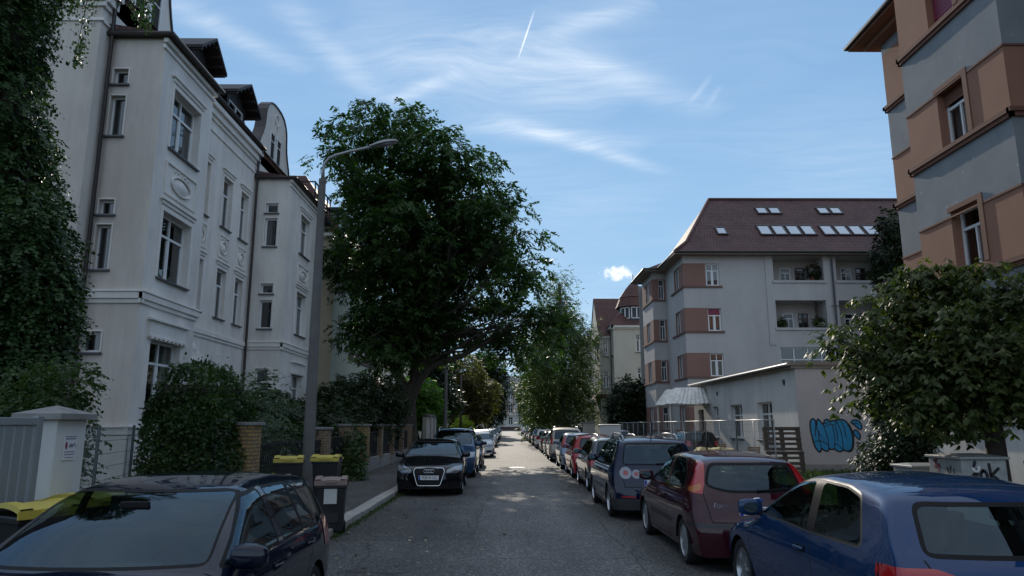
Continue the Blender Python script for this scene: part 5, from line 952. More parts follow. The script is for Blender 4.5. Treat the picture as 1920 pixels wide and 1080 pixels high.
for a, b in (((-9.8, 13.1, 11.5), (-7.4, 13.35, 12.05)), ((-9.8, 13.1, 11.2), (-8.6, 13.1, 11.9))): tend.tube(bez(a, ((a[0] + b[0]) / 2, 13.2, 12.6), b, 8), [.05 - .005 * k for k in range(9)], 6, cap=False)
tend.build('hanging_stem', M_bark, ivy, smooth=True, fix=False)
P = np.concatenate(P); n = len(P); leaf_mesh('hanging_leaves', P, g.normal(size=(n, 3)) * .6 + np.array([0, 0, -1.0]), g.normal(size=(n, 3)) + np.array([0, -.6, .4]), .07 * (.6 + .7 * g.random(n)), .05, g.random(n), LF_ivy, ivy, origin=tuple(ivy.location))

shrub('lilac_bush', 'loose leafy bush behind the white gate pillar', (-6.9, 11.6, .07), [(-6.95, 11.3, 2.45, .40), (-7.1, 11.4, 2.0, .42), (-6.75, 11.3, 1.65, .30), (-6.8, 11.3, 1.2, .30), (-7.5, 11.5, 2.1, .5), (-7.3, 11.5, 1.3, .5), (-7.9, 11.4, 1.5, .6)], LF_mid, 1500, .085, .045, 3, spray=.24, leaflets=7, mode='pinnate', droop=.15)
shrub('garden_bush', 'dark bush inside the driveway behind the grey gate', (-8.2, 9, .07), [(-8.2, 9.0, 1.0, .8), (-7.6, 8.2, .8, .6), (-8.9, 9.8, 1.2, .9), (-8.3, 7.4, .9, .7)], LF_dark, 1300, .12, .07, 9, spray=.25, leaflets=6, mode='pinnate')

# clipped hedge block
def hedge():
    root = thing('clipped_hedge', 'big clipped dark green hedge block between gate pillar and brick pillar', 'hedge', (-6.15, 14.4, 0)); g = np.random.default_rng(3)
    x0, x1, y0, y1, z1 = -6.72, -5.42, 13.35, 15.6, 2.85; n = 24000; f = g.random(n); P = np.zeros((n, 3)); Nn = np.zeros((n, 3)); u, v = g.random(n), g.random(n); dep = np.abs(g.normal(size=n)) * .10
    a = f < .30; b = (f >= .30) & (f < .66); c = (f >= .66) & (f < .85); d = f >= .85
    P[a] = np.stack([x0 + (x1 - x0) * u[a], y0 + dep[a], z1 * v[a]], 1); Nn[a] = (0, -1, .2)
    P[b] = np.stack([x1 - dep[b], y0 + (y1 - y0) * u[b], z1 * v[b]], 1); Nn[b] = (1, 0, .2)
    P[c] = np.stack([x0 + (x1 - x0) * u[c], y0 + (y1 - y0) * v[c], z1 - dep[c] + np.maximum(g.normal(size=c.sum()), 0) * .10], 1); Nn[c] = (0, 0, 1)
    P[d] = np.stack([x0 + dep[d], y0 + (y1 - y0) * u[d], z1 * v[d]], 1); Nn[d] = (-1, 0, .2)
    # rounded shoulders, uneven trim
    e = np.minimum(np.minimum(P[:, 0] - x0, x1 - P[:, 0]), np.minimum(P[:, 1] - y0, y1 - P[:, 1])); P[:, 2] -= np.where(e < .45, (.45 - e) ** 2 * 2.9, 0) * np.clip((P[:, 2] - 1.9) / .7, 0, 1)
    bump = .07 * np.sin(P[:, 0] * 5 + P[:, 2] * 3) + .06 * np.sin(P[:, 1] * 4.3 - P[:, 2] * 4) + .05 * np.sin(P[:, 2] * 7 + 1); P += Nn * bump[:, None]
    st = g.random(n) < .012; P[st] += Nn[st] * g.random((st.sum(), 1)) * .28 + np.array([0, 0, .05])
    A = Nn * .55 + np.array([0, 0, -.25]) + g.normal(size=(n, 3)) * .55; L_ = .075 * (.6 + .8 * g.random(n)); cl = .5 + .3 * np.sin(P[:, 0] * 3.1 + P[:, 1] * 2.3) * np.sin(P[:, 2] * 2.7 + P[:, 1]); 
    leaf_mesh('foliage', P, A, Nn + np.array([0, 0, .5]) + g.normal(size=(n, 3)) * .4, L_, L_ * .62, np.clip(cl + g.normal(size=n) * .2, 0, 1), LF_hedge, root, origin=tuple(root.location))
    mb = MB(root.location); rd = random.Random(2)
    for k in range(60):
        x, y = rd.uniform(x0 + .25, x1 - .25), rd.uniform(y0 + .25, y1 - .25)
        for s in range(3): mb.tube(bez((x, y, .05), (x, y, 1.2), (min(max(x + rd.uniform(-.6, .6), x0 + .15), x1 - .15), min(max(y + rd.uniform(-.6, .6), y0 + .15), y1 - .15), rd.uniform(1.2, 2.65)), 4), [.03, .025, .02, .015, .008], 5, cap=False)
    # solid core added inside the hedge so no light leaks through
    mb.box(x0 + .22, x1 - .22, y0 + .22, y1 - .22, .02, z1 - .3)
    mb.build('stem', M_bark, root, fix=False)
hedge()
shrub('buddleia', 'loose grey green bush with long sprays behind the yellow brick pillar', (-6.5, 18.6, .07), [(-6.3, 18.3, 2.3, .6), (-5.9, 18.2, 1.8, .5), (-6.6, 18.4, 1.9, .6), (-6.2, 19.0, 1.3, .6), (-5.7, 18.8, 1.1, .4), (-5.9, 17.6, 1.3, .5)], LF_grey, 430, .15, .030, 12, spray=.55, leaflets=9, mode='pinnate', droop=.0, flat=1.2)
shrub('low_plants', 'pale flowering plants at the foot of the wire mesh fence', (-5.7, 10.6, .07), [(-5.7, 9.7, .35, .3), (-5.75, 10.4, .48, .34), (-5.9, 11.2, .5, .36), (-6.2, 11.9, .5, .36), (-6.3, 12.6, .5, .36)], LF_mid, 650, .075, .035, 14, spray=.22, leaflets=6, mode='pinnate', droop=-.3, cat='plants')
fl = bpy.data.objects['low_plants']; g = np.random.default_rng(9); n = 70; q = g.random(n); P = np.stack([-6.0 + g.normal(size=n) * .35, 9.9 + 2.6 * q, .62 + .25 * g.random(n)], 1)
leaf_mesh('flower', P, g.normal(size=(n, 3)) + np.array([0, 0, .6]), g.normal(size=(n, 3)), .055, .05, g.random(n), mat('petal_white', (.62, .62, .56), .7), fl, origin=tuple(fl.location))
for i, (b, lob, lab) in enumerate([((-7.8, 34, .07), [(-8.4, 34.28, 2.72, .95), (-7.42, 34.32, 3.1, 1.05), (-7.79, 33.92, 2.0, 1.0), (-8.92, 34.5, 1.7, .85), (-8.9, 33.6, 2.4, .9)], 'broad dark bush behind the second brick pillar below the yellow house'),
        ((-6.1, 34, .07), [(-6.16, 33.4, 3.2, .95), (-5.7, 34.31, 2.8, .85), (-6.65, 34.43, 2.2, 1.0), (-5.9, 33.65, 1.7, .8), (-6.6, 33, 1.4, .8)], 'tall dark bush growing against the forked tree trunk'),
        ((-6.3, 25, .07), [(-6.3, 24.6, 1.5, .8), (-6.0, 25.8, 1.2, .7), (-6.6, 23.4, 1.6, .8), (-6.4, 27.5, 1.5, .8), (-6.5, 29.6, 1.9, .9)], 'dark undergrowth bush inside the brick pillar fence'),
        ((-6.6, 21.2, .07), [(-6.3, 21.2, 1.3, .65), (-6.9, 21.8, 1.6, .7), (-7.4, 22, 2.0, .8), (-6.2, 22.4, 1.1, .5)], 'dark bush behind the lamp post and wheeled bins')]):
    shrub('dark_bush', lab, b, lob, LF_dark, 2300, .17, .085, 20 + i, spray=.4, leaflets=6, mode='pinnate', group='dark bushes along the left gardens')
shrub('creeper', 'ragged green creeper spilling from the fence pillar onto the pavement', (-5.0, 23.4, .11), [(-5.0, 23.2, .45, .38), (-4.95, 23.6, .9, .3), (-5.05, 23.8, 1.4, .25), (-4.9, 23.0, .25, .35)], LF_mid, 520, .10, .06, 31, spray=.25, leaflets=6, mode='pinnate')
shrub('bright_bush', 'fresh bright green bush right of the forked trunk', (-6.6, 56, .07), [(-6.6, 56, 3.4, 1.3), (-5.9, 56, 2.6, 1.0), (-7.4, 56, 2.8, 1.1), (-6.3, 55.6, 4.4, .9), (-7.6, 56.5, 4.3, 1.0)], LF_bright, 1500, .30, .12, 33, spray=.5, leaflets=6, mode='pinnate')
shrub('yellow_bush', 'small glowing yellow green bush beyond the parked cars', (-4.6, 74, .07), [(-4.7, 74, 1.75, .75), (-4.2, 74, 1.5, .6), (-4.8, 74, 1.0, .7)], LF_yell, 600, .3, .12, 34, spray=.35, leaflets=6, mode='pinnate')
FAR = [('slim_tree', 'tree with dull dark crown behind the garden wall', (-6.4, 62.3, 0), [(-6.78, 61.88, 5.7, 1.5), (-7.0, 62.06, 4.1, 1.4), (-5.89, 62.43, 4.3, 1.2), (-6.6, 62.6, 7.0, 1.0)], LF_dark, 1300),
       ('olive_tree', 'yellowing olive leaved tree over the parked white car', (-4.9, 79.5, 0), [(-4.84, 78.59, 7.5, 1.8), (-6.02, 79.09, 5.8, 1.9), (-3.2, 79.72, 5.2, 1.9), (-4.31, 80.33, 3.9, 1.9), (-6.26, 78.97, 3.8, 1.5), (-6.88, 78.63, 7.2, 1.4)], LF_olive, 2100),
       ('dark_tree', 'dense dark tree leaning to the road end beside the far block', (-2.9, 110, 0), [(-2.6, 111.47, 10.6, 2.1), (-2.0, 109.26, 7.93, 2.1), (-2.5, 111.83, 5.61, 2.2), (-2.4, 111.59, 3.9, 1.8), (-3.6, 109.51, 11.2, 1.8), (-4.5, 110, 8.5, 2.2), (-4.6, 110, 5.5, 2.2)], LF_dark, 2600),
       ('dark_tree', 'rounded tree standing between the olive tree and the far dark tree', (-4.4, 140, 0), [(-4.6, 140, 10, 2.6), (-5.6, 140, 7.5, 2.6), (-4.2, 139, 6.5, 2.2), (-5, 141, 12, 2.0)], LF_mid, 1500),
       ('dark_tree', 'broad tree by the far right kerb end in front of the stone block', (6.2, 165, 0), [(6.0, 165, 8, 3.0), (5.0, 165, 5.5, 2.4), (7.5, 166, 10.5, 3.0), (7.5, 165, 5, 2.6)], LF_dark, 1500)]
for i, (nm, lab, b, lob, lm, n) in enumerate(FAR):
    tree(nm, lab, b, [b, (b[0], b[1], 1.5), (b[0] + .1, b[1], 3.2)], (b[0] + .1, b[1], 3.0), lob, .2, lm, n=n, leaflets=8, spray=.8, ll=.42, lw=.17, seed=40 + i, limb=.09, group='trees in the left gardens further on' if b[0] < 0 else None)
BIRCH = [(5.25, 71.09, 16.55, 0.87), (5.1, 73.18, 14.72, 1.45), (5.94, 73.64, 12.54, 1.9), (3.79, 69.99, 10.95, 1.78), (7.16, 72.5, 9.64, 1.85), (4.54, 70.0, 7.8, 2.35), (2.56, 72.96, 8.05, 1.41), (7.26, 71.26, 6.85, 1.8), (5.84, 73.68, 5.39, 2.29), (3.4, 74.11, 5.41, 1.87), (7.82, 72.02, 4.26, 1.38), (4.21, 74.19, 3.25, 1.86), (6.4, 71.16, 3.19, 1.57), (7.6, 70.14, 11.3, 0.7), (2.75, 72.44, 10.0, 1.0), (5.5, 72, 10.5, 1.9), (3.2, 72, 3.2, 1.4)]
tree('birch_tree', 'tall feathery pale green birch with a tapering top on the right', (5.4, 72, 0), [(5.4, 72, 0), (5.4, 72, 4), (5.35, 72, 10), (5.25, 72, 16)], [(5.4, 72, 3), (5.4, 72, 6), (5.35, 72, 9), (5.3, 72, 13)], BIRCH, .26, LF_birch, M_barkl, n=8000, leaflets=8, spray=.7, ll=.24, lw=.095, clump=(700, .55, 1.1), seed=51, limb=.07, droop=.25, shell=(.2, 1.05), grow=1.15, sub=6, subr=.02)
BIR2 = [(4.2, 100, 9, 2.0), (3.2, 100, 6.5, 2.0), (5.5, 100, 7, 2.2), (4.3, 101, 12, 1.6), (3.6, 99, 4.2, 1.8), (5.4, 100, 4, 1.8)]
tree('bushy_tree', 'yellow green bushy tree behind the tall birch on the right', (4.6, 100, 0), [(4.6, 100, 0), (4.6, 100, 4)], (4.6, 100, 3.5), BIR2, .2, LF_birch, n=2200, leaflets=8, spray=.8, ll=.4, lw=.16, seed=52, limb=.08, droop=.5)
tree('round_tree', 'dense round dark tree in front of the cream villa', (9.9, 58.2, 0), [(9.9, 58.2, 0), (9.9, 58.2, 1.6)], (9.9, 58.2, 1.5), [(9.98, 58.19, 4.0, 1.4), (9.08, 58.12, 3.15, 1.2), (10.82, 58.24, 3.15, 1.2), (10.05, 58.88, 2.4, 1.35), (9.55, 58.01, 4.84, .7), (10.58, 57.86, 4.5, .85), (9.3, 58, 2.1, 1.0), (10.9, 58, 2.0, 1.1)], .16, LF_dark, n=2600, leaflets=7, spray=.45, ll=.24, lw=.13, seed=53, limb=.06)
tree('slender_tree', 'thin leafy tree rising between the grey house and the banded house', (24.4, 43.6, 0), [(24.4, 43.6, 0), (24.4, 43.6, 6), (24.3, 43.6, 12)], [(24.4, 43.6, 8), (24.35, 43.6, 10)], [(24.2, 43.41, 14.27, .75), (24.3, 43.9, 12.65, 1.0), (24.4, 44.1, 11.31, .95), (24.5, 43.42, 13.57, .6), (24.6, 43.6, 9.8, 1.1), (24.8, 43.6, 8.2, 1.2), (24.2, 43.6, 6.5, 1.2)], .14, LF_dark, n=1900, leaflets=7, spray=.45, ll=.26, lw=.13, seed=54, limb=.05)
MAPLE = [(5.43, 10.85, 3.02, 0.37), (5.99, 11.2, 3.57, 0.43), (6.49, 11.1, 3.90, 0.42), (7.2, 11.29, 3.88, 0.39), (7.41, 10.84, 3.84, 0.38), (7.35, 10.13, 3.70, 0.31), (8.37, 11.1, 3.43, 0.43), (6.32, 11.25, 3.19, 0.6), (6.96, 11.17, 3.26, 0.68), (7.3, 10.7, 3.12, 0.57), (5.67, 10.9, 2.65, 0.45), (5.82, 10.2, 2.45, 0.49), (6.97, 11.06, 2.42, 0.57), (7.39, 10.7, 2.48, 0.44), (7.59, 10.3, 2.61, 0.39), (5.96, 9.99, 2.07, 0.33), (7.19, 11.1, 2.06, 0.29), (6.22, 11.29, 2.06, 0.34), (4.8, 10.3, 2.96, 0.16), (6.65, 11.02, 4.22, 0.21), (7.12, 10.47, 4.05, 0.2), (7.42, 10.11, 4.02, 0.16), (6.6, 9.9, 3.2, .5), (6.9, 9.9, 2.5, .5), (6.4, 10.0, 2.6, .5), (8.2, 10.4, 2.8, .5), (8.2, 10.6, 2.3, .45)]
tree('globe_maple', 'small round headed maple on a thin trunk beside the sprayed cabinets', (7.35, 10.95, .1), [(7.35, 10.95, .05), (7.33, 10.95, .9), (7.28, 10.9, 1.9), (7.2, 10.85, 2.3)], (7.15, 10.85, 2.1), MAPLE, .165, LF_maple, n=9200, leaflets=6, spray=.16, ll=.098, lw=.047, seed=61, clump=(520, .19, .42), limb=.045, mode='fan', droop=.5, shell=(.5, 1.05), sub=5, subr=.008, grow=1.08)
shrub('wild_shrub', 'dark leafy shrub below the maple crown beside the annex', (8.5, 15.8, .07), [(8.35, 15.85, 2.3, .45), (8.3, 15.4, 1.7, .42), (8.6, 15.6, 2.0, .42), (8.45, 16.2, 1.2, .42), (8.1, 16.1, 1.0, .38), (8.9, 16.2, 1.4, .4), (8.2, 15.8, 2.7, .3), (9.1, 16.6, 2.0, .45)], LF_dark, 1900, .10, .05, 70, spray=.26, leaflets=6, mode='pinnate')
shrub('wild_shrub', 'small pale green shrub between the dark shrub and the white plinth', (9.3, 16.8, .07), [(9.35, 16.8, 1.2, .38), (9.2, 17.2, .8, .4), (9.5, 17.2, 1.5, .3)], LF_grey, 600, .09, .045, 71, spray=.24, leaflets=6, mode='pinnate')
# grass: uncountable, one object
def grass():
    g = np.random.default_rng(77); n = 16000; P = np.stack([6.7 + 7.2 * g.random(n), 10 + 17 * g.random(n) ** .8, np.full(n, .07)], 1); keep = ~((P[:, 0] > 10.7) & (P[:, 1] < 21.3)); P = P[keep]; n = len(P)
    h = .10 + .16 * g.random(n) ** 2; leaf_mesh('grass', P, np.stack([g.normal(size=n) * .35, g.normal(size=n) * .35, np.ones(n)], 1), g.normal(size=(n, 3)) * [1, 1, .1], h, .022, g.random(n), LF_mid)
    tag(bpy.data.objects['grass'], 'rough green grass in front of the annex wall', 'grass', kind='stuff')
    n = 900; q = g.random(n); P = np.stack([-2.86 + np.abs(g.normal(size=n)) * .05, 12 + 9 * q, np.full(n, .004)], 1); h = .03 + .06 * g.random(n); leaf_mesh('weeds', P, np.stack([g.normal(size=n) * .6 + .4, g.normal(size=n) * .6, np.ones(n)], 1), g.normal(size=(n, 3)), h, .018, g.random(n), LF_mid)
    tag(bpy.data.objects['weeds'], 'thin weeds along the left kerb edge', 'weeds', kind='stuff')
    n = 330; x = np.where(g.random(n) < .7, -2.75 + np.abs(g.normal(size=n)) * .8, -2.5 + 5.8 * g.random(n)); y = 5.5 + 22 * g.random(n) ** 1.2; P = np.stack([x, y, .006 + .012 * g.random(n)], 1); a = g.random(n) * 6.28
    leaf_mesh('leaf_litter', P, np.stack([np.cos(a), np.sin(a), g.normal(size=n) * .15], 1), np.array([0, 0, 1.0]) + g.normal(size=(n, 3)) * .25, .05 + .05 * g.random(n), .035 + .02 * g.random(n), g.random(n), leaf_mat('dry_leaves', (.07, .05, .03), (.34, .30, .20), .1), fold=.1)
    tag(bpy.data.objects['leaf_litter'], 'dry fallen leaves scattered on the road by the left kerb', 'leaves', kind='stuff')
grass()
# ================================================================ cars
M_tyre = mat('tyre_rubber', (0.016, 0.016, 0.017), 0.8, bump=.3, bscale=60); M_rim = mat('alloy_rim', (0.42, 0.43, 0.45), 0.3, 0.9); M_cap = mat('wheel_cover', (0.36, 0.37, 0.38), 0.4, 0.6)
M_carglass = glass_mat('car_glass', (0.40, 0.50, 0.48), 0.065, fmax=.8, gcol=(.66, .86, 1.0)); M_carglassd = glass_mat('car_glass_dark', (0.10, 0.115, 0.115), 0.065, fmax=.8, gcol=(.66, .86, 1.0))
M_seat = mat('seat_cloth', (0.045, 0.045, 0.05), 0.9, var=.2, vscale=8); M_dash = mat('dashboard', (0.02, 0.02, 0.022), 0.6)
M_tail = mat('tail_lamp_red', (0.35, 0.008, 0.012), 0.12, coat=1.0); M_tailw = mat('lamp_clear', (0.22, 0.22, 0.25), 0.2, coat=1.0, metal=.3); M_head = mat('headlamp_glass', (0.20, 0.22, 0.24), 0.06, metal=.6, coat=1.0); M_amber = mat('lamp_amber', (0.42, 0.12, 0.015), 0.2, coat=1.0)
M_grey_bar = mat('grille_bar', (0.05, 0.05, 0.055), 0.4, .5)
M_mirrorg = mat('mirror_glass', (0.10, 0.11, 0.12), 0.05, 1.0); M_wintrim = mat('window_trim', (0.09, 0.088, 0.085), 0.35, .5, spec=.2)
M_plate = mat('plate_white', (0.70, 0.71, 0.70), 0.4); M_plateblue = mat('plate_blue', (0.01, 0.05, 0.35), 0.4); M_seam = mat('panel_gap', (0.006, 0.006, 0.007), 0.9)
def paint(name, c, metal=.2, rough=.45): return mat(name, c, rough, metal, coat=1.0, spec=0.0)
def interp(tab, x):
    if x <= tab[0][0]: return tab[0][1]
    for (a, p), (b, q) in zip(tab, tab[1:]):
        if x <= b: t = (x - a) / (b - a); return p + (q - p) * t
    return tab[-1][1]
def sm(tab, x, w):   # smoothed table lookup
    return sum(interp(tab, x + w * k) * g for k, g in ((-1, .12), (-.5, .22), (0, .32), (.5, .22), (1, .12)))
def rpoly(pts, r=.05, n=4):
    out = []; N_ = len(pts)
    for i in range(N_):
        p0, p1, p2 = Vector(pts[i - 1]), Vector(pts[i]), Vector(pts[(i + 1) % N_]); a = (p0 - p1); b = (p2 - p1); q = min(r, a.length * .45, b.length * .45); A = p1 + a.normalized() * q; B = p1 + b.normalized() * q
        for k in range(n + 1): t = k / n; v = A * (1 - t) ** 2 + p1 * 2 * t * (1 - t) + B * t * t; out.append((v.x, v.y))
    return out
def inset(poly, d):
    n = len(poly); out = []; area = sum(poly[i][0] * poly[(i + 1) % n][1] - poly[(i + 1) % n][0] * poly[i][1] for i in range(n)); s = 1 if area > 0 else -1
    for i in range(n):
        p0, p1, p2 = Vector(poly[i - 1]), Vector(poly[i]), Vector(poly[(i + 1) % n]); e1 = (p1 - p0).normalized(); e2 = (p2 - p1).normalized(); n1 = Vector((-e1.y, e1.x)) * s; n2 = Vector((-e2.y, e2.x)) * s; m = (n1 + n2)
        m = m.normalized() if m.length > 1e-6 else n1; out.append(tuple(p1 + m * d / max(m.dot(n1), .4)))
    return out
def pip(poly, x, y):
    c = False; n = len(poly)
    for i in range(n):
        (x0, y0), (x1, y1) = poly[i - 1], poly[i]
        if (y0 > y) != (y1 > y) and x < (x1 - x0) * (y - y0) / (y1 - y0) + x0: c = not c
    return c
class Body:
    def __init__(s, sp, res=1.0):
        s.sp = sp; W = sp['w'] / 2; s.W = W; prof = sp['prof']; yF, yR = prof[0][0], prof[-1][0]; s.yF, s.yR = yF, yR
        # dense, lightly smoothed side profile, front to back
        P = [Vector(p) for p in prof]; D = []
        for i in range(len(P) - 1):
            p0, p1, p2, p3 = P[max(i - 1, 0)], P[i], P[i + 1], P[min(i + 2, len(P) - 1)]; n = max(2, int((p2 - p1).length / (.055 / res)))
            for k in range(n):
                t = k / n; q = .5 * (2 * p1 + (p2 - p0) * t * .8 + ((2 * p0 - 5 * p1 + 4 * p2 - p3) * .8 + (p1 - p2) * .4 * 0) * t * t * 1 + 0 * p1) if False else p1.lerp(p2, t)
                D.append(q)
        D.append(P[-1])
        for it in range(sp.get('smooth', 2)): D = [D[0]] + [D[i - 1] * .22 + D[i] * .56 + D[i + 1] * .22 for i in range(1, len(D) - 1)] + [D[-1]]
        tab = sp['B']; s.tab = tab; s.zs0 = sp.get('sill', .19); s.arch = sp['arch']; s.ra = sp.get('ra', .345)
        cols = []
        for p in D:
            y, z = p.x, p.y; cf = interp(sp['curve'], y); sgn = -1 if y > (yF + yR) / 2 else 1; ye = y + sgn * cf; crown = interp(sp['crown'], y); r = interp(sp['rad'], y); zc = max(z - crown, s.zs0 + .01); xc = s.hw(ye, zc); zs = s.sill(ye); pts = []
            nx = int(9 * res) + 3; r = min(r, xc * .5)
            for k in range(nx + 1): x = (xc - r) * k / nx; pts.append(Vector((x, y + sgn * cf * (x / xc) ** sp.get('cp', 2.4), z - crown * (x / xc) ** 2.2)))
            rd = min(r, max((zc - zs) * .6, .004)); A = pts[-1]; zD = zc - rd; Dp = Vector((s.hw(ye, zD), ye, zD)); Cp = Vector((s.hw(ye, zc), ye, zc + crown * .08))
            for k in range(1, 6): t = k / 5; pts.append(A * (1 - t) ** 2 + Cp * 2 * t * (1 - t) + Dp * t * t)
            nz = int(14 * res) + 3
            for k in range(1, nz + 1): zz = zD + (min(zs, zD - .002) - zD) * k / nz; pts.append(Vector((s.hw(ye, zz), ye, zz)))
            cols.append(pts)
        bm = bmesh.new(); m = len(cols[0]); rows = []
        for c in cols:
            right = [bm.verts.new(p) for p in c]; left = [right[0]] + [bm.verts.new((-p.x, p.y, p.z)) for p in c[1:]]; rows.append((right, left))
        for (r0, l0), (r1, l1) in zip(rows, rows[1:]):
            for k in range(m - 1):
                for a, b, c, d, fl in ((r0[k], r0[k + 1], r1[k + 1], r1[k], 0), (l0[k], l0[k + 1], l1[k + 1], l1[k], 1)):
                    try: bm.faces.new((a, d, c, b) if fl else (a, b, c, d))
                    except ValueError: pass
        bmesh.ops.remove_doubles(bm, verts=bm.verts, dist=1e-5); bmesh.ops.recalc_face_normals(bm, faces=bm.faces)
        up = sum(f.normal.z * f.calc_area() for f in bm.faces)
        if up < 0: bmesh.ops.reverse_faces(bm, faces=bm.faces)
        bm.normal_update(); s.lay = bm.verts.layers.float_vector.new('nrm'); s.pid = bm.faces.layers.int.new('pid')
        for v in bm.verts: v[s.lay] = v.normal
        s.bm = bm; from mathutils.bvhtree import BVHTree; s.bvh = BVHTree.FromBMesh(bm)
    def hw(s, y, z):
        sp = s.sp; f = 1.0
        for (yb, ln, a) in ((s.yF, sp.get('tf', .7), sp.get('taf', .12)), (s.yR, sp.get('tr', .7), sp.get('tar', .10))):
            t = max(0, 1 - abs(y - yb) / ln); f -= a * t * t
        return s.W * f * sm(s.tab, z, .06)
    def sill(s, y):
        z = s.zs0
        for ya in s.arch:
            d = abs(y - ya)
            if d < s.ra: z = max(z, s.sp.get('wr', .31) + math.sqrt(s.ra ** 2 - d * d) * 1.0)
            elif d < s.ra + .03: z = max(z, s.zs0 + (s.sp.get('wr', .31) - s.zs0) * (1 - (d - s.ra) / .03))
        return z
    def region(s, poly, plane, pid, side=0, over=None, nx=.2):
        # cut the outline into the skin and give the faces inside it an id; plane 'yz' (side +1/-1), 'xz' (side +1 front / -1 rear), 'xy' top
        ax = {'yz': (1, 2), 'xz': (0, 2), 'xy': (0, 1)}[plane]; th = {'yz': 0, 'xz': 1, 'xy': 2}[plane]; bm = s.bm
        lo = [min(p[k] for p in poly) for k in (0, 1)]; hi = [max(p[k] for p in poly) for k in (0, 1)]; ymid = (s.yF + s.yR) / 2
        def ok(f):
            if over is not None and f[s.pid] not in over: return False
            c = f.calc_center_median()
            if th == 0 and (c.x * side < s.W * .3 or abs(f.normal.x) < nx): return False
            if th == 1 and ((c.y - ymid) * side < 0 or f.normal.y * side < .05): return False
            if th == 2 and f.normal.z < .1: return False
            a = [v.co[ax[0]] for v in f.verts]; b = [v.co[ax[1]] for v in f.verts]
            return max(a) >= lo[0] - 1e-4 and min(a) <= hi[0] + 1e-4 and max(b) >= lo[1] - 1e-4 and min(b) <= hi[1] + 1e-4
        n = len(poly); cand = [f for f in bm.faces if ok(f)]
        for i in range(n):
            p, q = poly[i], poly[(i + 1) % n]; d = (q[0] - p[0], q[1] - p[1]); l = math.hypot(*d)
            if l < 1e-6: continue
            co = [0, 0, 0]; no = [0, 0, 0]; co[ax[0]], co[ax[1]] = p; no[ax[0]], no[ax[1]] = -d[1] / l, d[0] / l
            fs = [f for f in cand if f.is_valid]; ge = set(fs)
            for f in fs: ge.update(f.edges); ge.update(f.verts)
            rs = bmesh.ops.bisect_plane(bm, geom=list(ge), plane_co=co, plane_no=no, dist=1e-5)
            cand = [f for f in set(fs) | {g for g in rs['geom'] if isinstance(g, bmesh.types.BMFace)} if f.is_valid]
        for f in cand:
            if ok(f):
                c = f.calc_center_median()
                if pip(poly, c[ax[0]], c[ax[1]]): f[s.pid] = pid
    def strip(s, pts, w, plane, pid, side):
        for p, q in zip(pts, pts[1:]):
            d = Vector(q) - Vector(p); n = Vector((-d.y, d.x)).normalized() * w / 2; e = d.normalized() * w * .3
            s.region([tuple(Vector(p) - n - e), tuple(Vector(q) - n + e), tuple(Vector(q) + n + e), tuple(Vector(p) + n - e)], plane, pid, side, over=(0, 1))
    def extract(s, pids, name, mats, parent, off=0.0, matmap=None, split=False):
        if split:
            for sd in (1, -1): s.extract1(pids, name, mats, parent, off, matmap, sd)
            return
        return s.extract1(pids, name, mats, parent, off, matmap, 0)
    def extract1(s, pids, name, mats, parent, off, matmap, sd):
        fs = [f for f in s.bm.faces if f[s.pid] in pids and (not sd or f.calc_center_median().x * sd > 0)]
        if not fs: return None
        vi = {}; co = []; nr = []; faces = []; mi = []
        for f in fs:
            ix = []
            for v in f.verts:
                if v not in vi: n = Vector(v[s.lay]); n = n.normalized() if n.length > 0 else v.normal; vi[v] = len(co); co.append(v.co + n * off); nr.append(n)
                ix.append(vi[v])
            faces.append(ix); mi.append((matmap or {}).get(f[s.pid], 0))
        me = bpy.data.meshes.new(name); me.from_pydata(co, [], faces); mats = mats if isinstance(mats, list) else [mats]
        for m in mats: me.materials.append(m)
        me.polygons.foreach_set('material_index', mi); me.polygons.foreach_set('use_smooth', [True] * len(faces)); me.update(); me.normals_split_custom_set_from_vertices(nr)
        o = bpy.data.objects.new(name, me); COL.objects.link(o); o.parent = parent; return o
    def hit(s, o, d):
        r = s.bvh.ray_cast(Vector(o), Vector(d)); return r[0], r[1]
def text_mesh(name, body, size, mtl, parent, M, depth=.002, squeeze=1.0):
    cu = bpy.data.curves.new(name, 'FONT'); cu.body = body; cu.size = size; cu.extrude = depth; cu.align_x = 'CENTER'; cu.align_y = 'CENTER'
    t = bpy.data.objects.new(name, cu); COL.objects.link(t); dg = bpy.context.evaluated_depsgraph_get(); me = bpy.data.meshes.new_from_object(t.evaluated_get(dg)); bpy.data.objects.remove(t); bpy.data.curves.remove(cu)
    me.transform(Matrix.Diagonal((squeeze, 1, 1, 1))); me.transform(M); me.materials.clear(); me.materials.append(mtl); me.name = name; o = bpy.data.objects.new(name, me); COL.objects.link(o); o.parent = parent; return o
